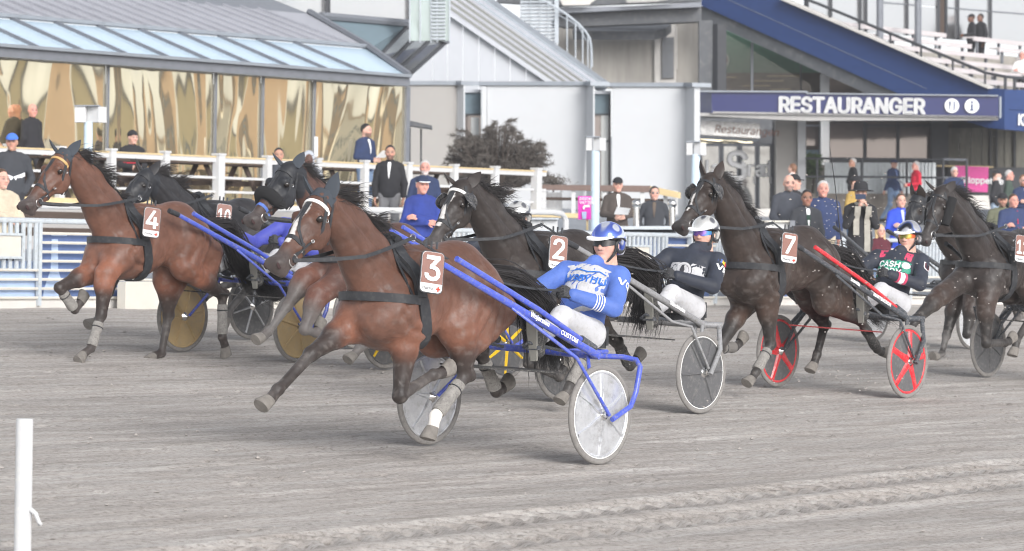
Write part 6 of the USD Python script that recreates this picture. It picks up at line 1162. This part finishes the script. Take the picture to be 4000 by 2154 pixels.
bn = thing('banner', 'dark blue banner behind the fence bars below the spectators at right', 'banner', (48, YB+.1, 1.4)); part(bn, 'cloth', box((45.2, YB+.12, 1.75), (2.6, .01, .6)), 'banner_blue')
kb = thing('kerb', None, None, (40, 31, 1.4), kind='structure'); part(kb, 'kerb_stone', box((80, 31.0, 1.36), (240, .16, .26)), 'concrete_light')
kw = thing('low_wall', 'low cream concrete wall on the track side of the fence behind horse 4', 'wall', (31.8, 30.7, 1.4)); part(kw, 'wall_block', box((32.2, 30.68, 1.54), (4.2, .14, .34)), 'rail_cream')
rr = thing('white_rail', 'white tubular running rail ending in a downward bend behind the leading driver', 'rail', (40, 33, 1.6)); part(rr, 'rail', tube([(30, 33, 2.64), (41.55, 33, 2.765), (41.8, 33, 2.745), (41.9, 33, 2.66), (41.92, 33, 1.6)], .045, 10), 'rail_white', smooth=60)
for x in (33.5, 37.5, 40.6): part(rr, 'rail_post', tube([(x, 33, 2.68), (x, 33, 1.6)], .03, 8), 'rail_white')
# white terrace fence, 13 posts
tf = thing('terrace_fence', 'white wooden terrace fence with square capped posts and three rails', 'fence', (44, 41, 2.9)); YTF = 41.
for z, hgt, mt in ((3.62, .075, 'rail_white'), (3.32, .042, 'rail_white'), (3.08, .042, 'rail_white')): part(tf, 'rail', box((44.1, YTF, z), (14.6, .05, hgt)), mt)
part(tf, 'top_board', box((44.1, YTF+.02, 3.672), (14.6, .12, .025)), 'timber_yellow')
pxs = [30, 230, 430, 640, 850, 1040, 1235, 1420, 1590, 1770, 1930, 2092]
for k, px in enumerate(pxs): xx_ = onN(px, 650, YTF)[0]; w_ = .15 if px in (2092, 850) else .115; p_ = part(tf, 'post', box((xx_, YTF-.03, 3.28), (w_, w_, .84)), 'rail_white'); part(p_, 'post_cap', box((xx_, YTF-.03, 3.715), (w_+.03, w_+.03, .035)), 'rail_white')
te = thing('terrace', None, None, (45, 43, 2.5), kind='structure'); xe = onN(2110, 700, YTF)[0]
part(te, 'terrace_floor', box(((30+xe)/2, 43.4, 2.62), (xe-30, 4.6, .5)), 'timber_brown'); part(te, 'terrace_edge', box(((30+xe)/2+.6, 40.98, 2.85), (xe-30+1.2, .3, .09)), 'timber_yellow')
for j in range(5): part(te, 'terrace_step', box(((30+xe)/2-j*.1, 40.7-j*.36, 2.66-j*.13), (xe-30-1, .38, .26)), 'timber_dark' if j % 2 else 'paving')
# picnic tables behind the terrace fence
def picnic(x, y, z, lab):
    t = thing('picnic_table', 'dark brown picnic table behind the white fence, '+lab, 'table', (x, y, z), 'picnic tables on the terrace')
    for j in range(4): part(t, 'table_board', box((x, y-.27+j*.18, z+.74), (1.8, .165, .04)), 'timber_dark')
    for s_ in (-1, 1): part(t, 'bench_board', box((x, y+s_*.68, z+.45), (1.8, .26, .04)), 'timber_dark')
    for dx_ in (-.7, .7):
        for s_ in (-1, 1): part(t, 'leg', bar((x+dx_, y+s_*.12, z+.72), (x+dx_, y+s_*.55, z), .09, .05), 'timber_dark')
        part(t, 'crosspiece', box((x+dx_+.05, y, z+.40), (.05, 1.5, .09)), 'timber_dark')
    return t
for x, lab in ((41.0, 'beside the seated man in the beanie'), (43.3, 'above the horse in the dark hood'), (45.7, 'left of the masked horse'), (48.0, 'below the man in the navy sweater'), (49.9, 'at the right end near the shrub')): picnic(x, 42.9, 2.87, lab)
# brown beam rail, pink water sign, counters
bb = thing('beam_rail', 'brown timber beam on white supports before the white pavilion', 'rail', onD(2400, 850, 68))
part(bb, 'beam', slab([(2106, 722), (2540, 726), (2540, 752), (2106, 742)], PD(68), .12), 'timber_brown'); part(bb, 'beam', slab([(2540, 728), (2650, 752), (2650, 775), (2540, 754)], PA(2540, 740, 68, -25), .12), 'timber_yellow'); part(bb, 'lower_rail', tube([onD(2106, 776, 68.1), (onD(2620, 784, 68.1))], .035, 6), 'timber_dark')
for px in (2125, 2240, 2362, 2510, 2600, 2640): part(bb, 'support', slab(rect(px-8, 745, px+8, 838), PD(68.05), .12), 'rail_white')
part(bb, 'block', slab(rect(2130, 752, 2196, 824), PD(68.4), .4), 'rail_white')
ws = thing('water_sign', 'magenta sign with white tap pictogram beside the pale blue post', 'sign', onD(2284, 860, 59)); WS = PD(59.); part(ws, 'panel', slab(rect(2258, 767, 2309, 858), WS, .03), 'magenta_panel'); part(ws, 'lettering', text('DRICKS', .045, onD(2263, 782, 58.97), RT, (0, 0, 1), .004), 'lettering_white'); part(ws, 'lettering', text('VATTEN', .045, onD(2263, 797, 58.97), RT, (0, 0, 1), .004), 'lettering_white')
for r4 in (rect(2281, 802, 2304, 810), rect(2277, 806, 2284, 818), rect(2297, 799, 2300, 804)): part(ws, 'tap_mark', slab(r4, PD(58.97), .01), 'lettering_white')
part(ws, 'cup_mark', slab([(2272, 828), (2292, 828), (2289, 856), (2275, 856)], PD(58.97), .01), 'banner_pale'); part(ws, 'stake', slab(rect(2290, 858, 2298, 900), PD(59.05), .03), 'timber_yellow')
ct = thing('steel_counter', 'grey steel counter in front of the man and the woman with sunglasses', 'counter', onD(2530, 920, 55)); part(ct, 'counter_top', slab(rect(2420, 884, 2646, 897), PD(55), .5), 'barrier_grey'); part(ct, 'counter_front', slab(rect(2428, 897, 2640, 960), PD(55.2), .3), 'frame_dark')
for px in (2486, 2626): part(ct, 'chrome_post', tube([onD(px, 800, 55.3), onD(px, 884, 55.3)], .05, 10), 'chrome', smooth=60); part(ct, 'post_ball', ball(onD(px, 797, 55.3), .075, 2), 'chrome', smooth=True)
pn = thing('cream_barrier', 'pale barrier panel under the hand of the bald bearded man', 'barrier', onD(2960, 920, 50.5)); part(pn, 'panel', slab(rect(2790, 868, 3086, 940), PD(50.5), .06), 'rail_white'); part(pn, 'top_bar', slab(rect(2786, 862, 3092, 869), PD(50.45), .14), 'rail_cream'); part(pn, 'end_post', slab(rect(3086, 862, 3106, 960), PD(50.4), .1), 'frame_grey')
wb = thing('white_board', 'white panel standing behind the white running rail', 'panel', onD(2120, 900, 55)); part(wb, 'panel', slab(rect(2060, 856, 2178, 915), PD(55), .05), 'rail_white'); part(wb, 'panel_frame', slab(rect(2056, 853, 2182, 858), PD(54.9), .1), 'barrier_grey')
pp_ = thing('distance_post', 'white post with a short bent pin standing at the track edge, bottom left', 'post', (12.03, 12.94, trackz(12.94))); g0 = onN(88, 2146, 12.94); g1 = onN(88, 1637, 12.94); r_ = 33/FPX*17.7
part(pp_, 'post', lathe(g0, (0, 0, 1), [(0, g1[2]-g0[2]), (r_*.95, g1[2]-g0[2]), (r_, g1[2]-g0[2]-.008), (r_*1.01, .1), (r_*1.01, -.05)], 28), 'rail_white', smooth=40); part(pp_, 'pin', tube([onN(118, 1990, 12.9), onN(140, 2008, 12.86), onN(152, 2040, 12.84), onN(158, 2050, 12.84)], [.014, .012, .011, .013], 8), 'rail_white', smooth=True)
# shrub before the white pavilion: stems and thousands of small needles
sh_ = thing('shrub', 'wide dry brown juniper shrub before the white pavilion', 'shrub', onD(1960, 720, 74)); rs = np.random.default_rng(3); base = onD(1942, 760, 74); ST = []; TW = []
for k in range(330):
    a = rs.uniform(-1, 1); dpt = rs.normal(0, .35); H_ = (1.40+.18*math.sin(a*7+1)-.6*abs(a)**2.2)*rs.uniform(.3, 1.06); tip = base+RT*a*.92*rs.uniform(.85, 1.12)+FWH*dpt+A([0, 0, H_]); midp = base+RT*a*.55+FWH*dpt*.6+A([0, 0, H_*.55]); tip2 = tip+RT*np.sign(a)*rs.uniform(.05, .22)+A([0, 0, rs.uniform(-.08, .06)])
    b0 = base+RT*a*.28+FWH*dpt*.3; pts = A([b0, midp, tip, tip2]); ST.append(tube(pts, [.022, .014, .006, .002], 4, caps=False))
    for q in np.linspace(.18, 1, 34):
        i = min(int(q*3), 2); u = q*3-i; p0 = pts[i]*(1-u)+pts[i+1]*u; dv = (pts[i+1]-pts[i]); dv /= np.linalg.norm(dv); n2 = 4
        for m in range(n2): dd = dv*.8+rs.normal(0, .75, 3); dd /= np.linalg.norm(dd); L_ = rs.uniform(.05, .15); w_ = np.cross(dd, rs.normal(0, 1, 3)); w_ /= np.linalg.norm(w_); TW.append((A([p0-w_*.008, p0+w_*.008, p0+dd*L_]), A([[0, 1, 2]])))
part(sh_, 'stems', ST, 'bark'); part(sh_, 'foliage', TW, 'shrub_twig', kind='stuff')
sh2 = thing('shrub', 'low dark remnant shrub at the right end of the white terrace fence', 'shrub', onD(2160, 735, 72)); TW = []
for k in range(900): p0 = onD(2160+rs.normal(0, 26), 712+rs.normal(0, 12), 72+rs.normal(0, .2)); dd = rs.normal(0, 1, 3); dd /= np.linalg.norm(dd); w_ = np.cross(dd, rs.normal(0, 1, 3)); w_ /= np.linalg.norm(w_); TW.append((A([p0-w_*.008, p0+w_*.008, p0+dd*.1]), A([[0, 1, 2]])))
part(sh2, 'foliage', TW, 'shrub_twig', kind='stuff'); part(sh2, 'stems', tube([onD(2160, 760, 72), onD(2165, 712, 72)], .02, 5), 'bark')
# ------------------------------------------------------------------ spectators
person('bald man in black jacket walking right above the man in the blue cap', 125, 405, 62, face=-60, pose='walk', skin='ruddy', top='wool_black', legs='trousers_dark', style=None, turnhead=25)
person('man in blue cap and dark jacket with white chest chevron at left edge', 46, 521, 49, face=-15, pose='pocket', skin='tan', top='coat_charcoal', head='cap', headmat='cap_blue', build=1.1, extras=('band',))
person('person in beige coat cut by the left edge', 4, 660, 42.5, face=-25, pose='crossed', top='coat_beige', hair='hair_brown', legs='trousers_dark')
person('seated man in black beanie and black jacket with red chest band', 517, 511, 62, face=-25, skin='fair', top='wool_black', head='beanie', headmat='wool_black', seat=True, extras=('redband',), pose='hold')
person('dark haired person whose face shows above the masked horse ears', 1090, 578, 60, face=10, top='jacket_grey', skin='tan', hair='hair_black', seat=True, pose='down')
person('person in a pale grey hood beside the masked horse', 1206, 594, 57.5, hgt=1.7, face=-10, skin='dark', top='hoodie_grey', head='hood', headmat='hoodie_grey', style=None, pose='pocket', legs='trousers_grey')
person('man in navy sweater and jeans reading a paper on the terrace', 1428, 484, 64, face=-45, pose='hold', top='jacket_navy', legs='jeans_blue', hair='hair_black', beard=(.1, .07, .055), extras=('paper',), inner='shirt_white')
person('dark haired man in black jacket and grey trousers before the terrace fence', 1525, 568, 58, face=5, pose='down', top='wool_black', legs='trousers_grey', hair='hair_black', skin='tan', beard=(.09, .06, .05), inner='shirt_white')
person('white haired man in blue jacket behind the man in the blue coat', 1660, 627, 57, face=0, pose='down', skin='ruddy', top='jacket_navy', hair='hair_grey', beard=(.5, .47, .45))
person('man in bright blue coat and navy white peaked cap', 1650, 686, 46, face=-10, pose='crossed', skin='ruddy', top='jacket_blue', head='cap', headmat='cap_navy', peak='plate_white', build=.96, hair='hair_grey')
person('man in brown cardigan and dark cap holding a programme by the counter', 2413, 693, 58, face=-10, pose='hold', top='jacket_brown', legs='knit_brown', head='cap', headmat='wool_black', skin='fair', extras=('paper',), hair='hair_grey', inner='shirt_white')
person('woman in sunglasses, brown sweater and open dark jacket at the counter', 2557, 728, 60, hgt=1.7, face=0, pose='pocket', top='coat_charcoal', hair='hair_black', glasses='dark', inner='knit_brown', style='bob')
person('bald bearded man in grey jacket with his hand on the barrier', 3080, 683, 52, face=-25, pose='lean', top='jacket_grey', style=None, glasses='clear', beard=(.20, .17, .15), build=1.08, hgt=1.8)
person('man in black cap with folded arms behind the bald bearded man', 3100, 681, 55, face=-50, pose='crossed', top='wool_black', head='cap', headmat='wool_black')
person('woman in white top with shoulder strap beside the beige pillar', 3098, 640, 88, hgt=1.68, face=120, pose='down', top='white_knit', legs='trousers_dark', hair='hair_rust', style='bob')
person('man in dark suit, white shirt, tie and glasses', 3151, 742, 51, hgt=1.70, face=-12, pose='down', skin='brown', top='coat_charcoal', inner='shirt_white', hair='hair_black', glasses='clear', extras=('tie',))
person('white haired man in navy quilted vest and beige trousers', 3214, 706, 51.5, face=-8, pose='down', skin='ruddy', top='vest_navy', legs='trousers_beige', hair='hair_grey', build=1.16, extras=('buttons',))
person('man in mustard jacket and black cap behind the woman in the hat', 3340, 688, 60, face=-60, pose='down', top='jacket_mustard', head='cap', headmat='wool_black', legs='jeans_blue')
person('woman in black brimmed hat, black coat and grey scarf filming by phone', 3362, 722, 50, hgt=1.74, face=0, pose='phone', top='wool_black', coat=True, head='hat', headmat='wool_black', hair='hair_blond', style='bob', extras=('scarf', 'phone'))
person('grey haired man in dark jacket walking left on the raised walkway', 3333, 618, 94.2, face=85, pose='walk', top='wool_black', hair='hair_grey', skin='tan')
person('man in blue cap, dark jacket and jeans walking beside the corrugated wall', 3490, 622, 95.6, face=-40, pose='walk', top='jacket_navy', legs='jeans_blue', head='cap', headmat='vest_navy', inner='shirt_blue')
person('grey haired man in red jacket walking left with a paper', 3580, 630, 94.4, face=80, pose='hold', top='jacket_red', legs='wool_black', hair='hair_grey', skin='ruddy', extras=('paper',))
person('grey haired man with glasses in navy jacket before the pink sign', 3728, 652, 84, face=-10, pose='pocket', top='jacket_navy', hair='hair_grey', style='fringe', glasses='clear')
person('white bearded man in black cap and black jacket with pale jeans', 3890, 664, 82, face=-80, pose='pocket', top='wool_black', legs='jeans_light', head='cap', headmat='wool_black', beard=(.55, .52, .5))
person('grey haired man in dark green jacket looking right', 3940, 665, 84, face=-80, pose='down', top='jacket_green', hair='hair_grey', skin='ruddy')
person('man with glasses and reddish beard in navy jacket at the right edge', 3996, 683, 72, face=-20, pose='crossed', top='jacket_navy', hair='hair_rust', glasses='dark', beard=(.3, .14, .08), inner='shirt_white')
person('man in dark cap and olive jacket right of horse 12', 3916, 755, 62, face=-5, pose='down', skin='tan', top='jacket_olive', head='cap', headmat='wool_black', beard=(.16, .1, .075), build=1.1)
person('short haired person in navy jacket with folded arms and red lanyard', 3957, 758, 60, hgt=1.7, face=-25, pose='crossed', skin='ruddy', top='vest_navy', hair='hair_brown', build=1.15, extras=('lanyard',), legs='white_knit')
person('young woman wrapped in a bright blue cape beside horse 12', 3518, 757, 58, hgt=1.68, face=-15, pose='crossed', top='cape_blue', coat=True, hair='hair_brown', style='bob', inner='hoodie_grey')
person('blonde girl in maroon top looking over the fence', 3437, 878, 51, hgt=1.34, face=-20, pose='down', top='maroon_knit', hair='hair_blond', style='long', legs='jeans_blue')
person('dark figure in a cap standing left before the bright glazing', 3797, 55, onN(3797, 55, yg-.5)@FWH, face=75, pose='hold', skin='dark', top='wool_black', head='cap', headmat='wool_black')
person('dark bareheaded figure standing right before the bright glazing', 3832, 54, onN(3832, 54, yg-.5)@FWH, face=60, pose='down', skin='dark', top='wool_black', hair='hair_black')
person('person in white and black seated on a bench at the right edge', 3994, 200, onN(3994, 200, RW[4][1])@FWH, face=20, pose='crossed', skin='ruddy', top='white_knit', hair='hair_grey', seat=True)
# ------------------------------------------------------------------ the far side of the course, seen only mirrored in the pavilion glass
def house(x, y, w, dpt, hgt, wall, roof, lab):
    t = thing('apartment_house', lab, 'building', (x, y, -3)); part(t, 'wall', box((x, y, hgt/2-3), (w, dpt, hgt)), wall); part(t, 'roof', prism([(x-w/2-.4, y-dpt/2-.4, hgt-3), (x+w/2+.4, y-dpt/2-.4, hgt-3), (x+w/2+.4, y+dpt/2+.4, hgt-3), (x-w/2-.4, y+dpt/2+.4, hgt-3)], .6, (0, 0, 1)), roof)
    for i in range(int(w/3.2)):
        for j in range(int(hgt/3)): c = (x-w/2+1.9+i*3.2, y+dpt/2+.03, -1.6+j*3.); wd = part(t, 'window', box(c, (1.5, .08, 1.5)), 'panel_teal'); part(wd, 'frame', box((c[0], c[1]+.05, c[2]), (1.7, .05, .1)), 'plate_white')
for a in ((92, -78, 22, 12, 15, 'plaster_cream', 'steel_dark', 'tall cream apartment house mirrored in the leftmost glass pane'), (126, -70, 12, 12, 21, 'brick_orange', 'steel_dark', 'tall orange brick house mirrored in the second glass pane'), (146, -74, 22, 12, 14, 'plaster_yellow', 'steel_dark', 'yellow house mirrored in the middle glass panes'), (172, -70, 10, 12, 18, 'brick_orange', 'frame_dark', 'orange brick block mirrored toward the right glass panes'), (200, -76, 24, 12, 14, 'plaster_cream', 'brick_orange', 'cream house with red roof mirrored in the right glass pane')): house(*a)
for k, (x, y, H_) in enumerate(((84, -52, 11), (110, -50, 8), (116, -56, 9), (140, -52, 6), (163, -54, 7), (190, -54, 7))):
    t = thing('tree', 'green broadleaved tree across the course, mirrored in the '+['leftmost glass pane', 'left part of the second pane', 'middle of the second pane', 'third pane', 'fourth pane', 'last pane'][k], 'tree', (x, y, -3), 'trees across the course'); part(t, 'trunk', tube([(x, y, -3), (x+.2, y, -3+H_*.35), (x, y+.2, -3+H_*.7)], [.3, .22, .08], 8), 'bark'); n = 700; dirs = rs.normal(0, 1, (n, 3)); dirs /= np.linalg.norm(dirs, axis=1, keepdims=True); c = A([x, y, -3+H_*.62])+dirs*A([2.6, 2.6, H_*.36])*rs.uniform(.35, 1, (n, 1))**.5*(1+.25*np.sin(dirs*5+k).sum(1, keepdims=True)/3); V = (c[:, None]+rs.normal(0, .38, (n, 3, 3))).reshape(-1, 3); part(t, 'crown', (V, np.arange(n*3).reshape(-1, 3)), 'leaf_far', kind='stuff')
# clods thrown up by hooves and wheels
C = []
for cx_, cy_, sx, sy, n in ((3380, 1030, 130, 150, 110), (3300, 850, 110, 90, 70), (2560, 1280, 160, 90, 50), (3820, 1120, 130, 110, 60), (3640, 800, 160, 70, 25), (2780, 1560, 120, 40, 40), (3280, 1470, 140, 60, 50)):
    for k in range(n):
        p = onN(cx_+rs.normal(0, sx), cy_+rs.normal(0, sy), rs.uniform(17.0, 20.)); 
        if p[2] < trackz(p[1])+.02: continue
        s = rs.uniform(.004, .010); v = A([(1, 0, 0), (-1, 0, 0), (0, 1, 0), (0, -1, 0), (0, 0, 1), (0, 0, -1)])*s*A([2.2, 1, .8])*rs.uniform(.6, 1.4, (6, 1)); C.append((v+p, A([(0, 2, 4), (2, 1, 4), (1, 3, 4), (3, 0, 4), (2, 0, 5), (1, 2, 5), (3, 1, 5), (0, 3, 5)])))
single('flying_clods', C, 'clod', 'small crumbs of sand thrown up around the right hand horses', 'clods', kind='stuff')
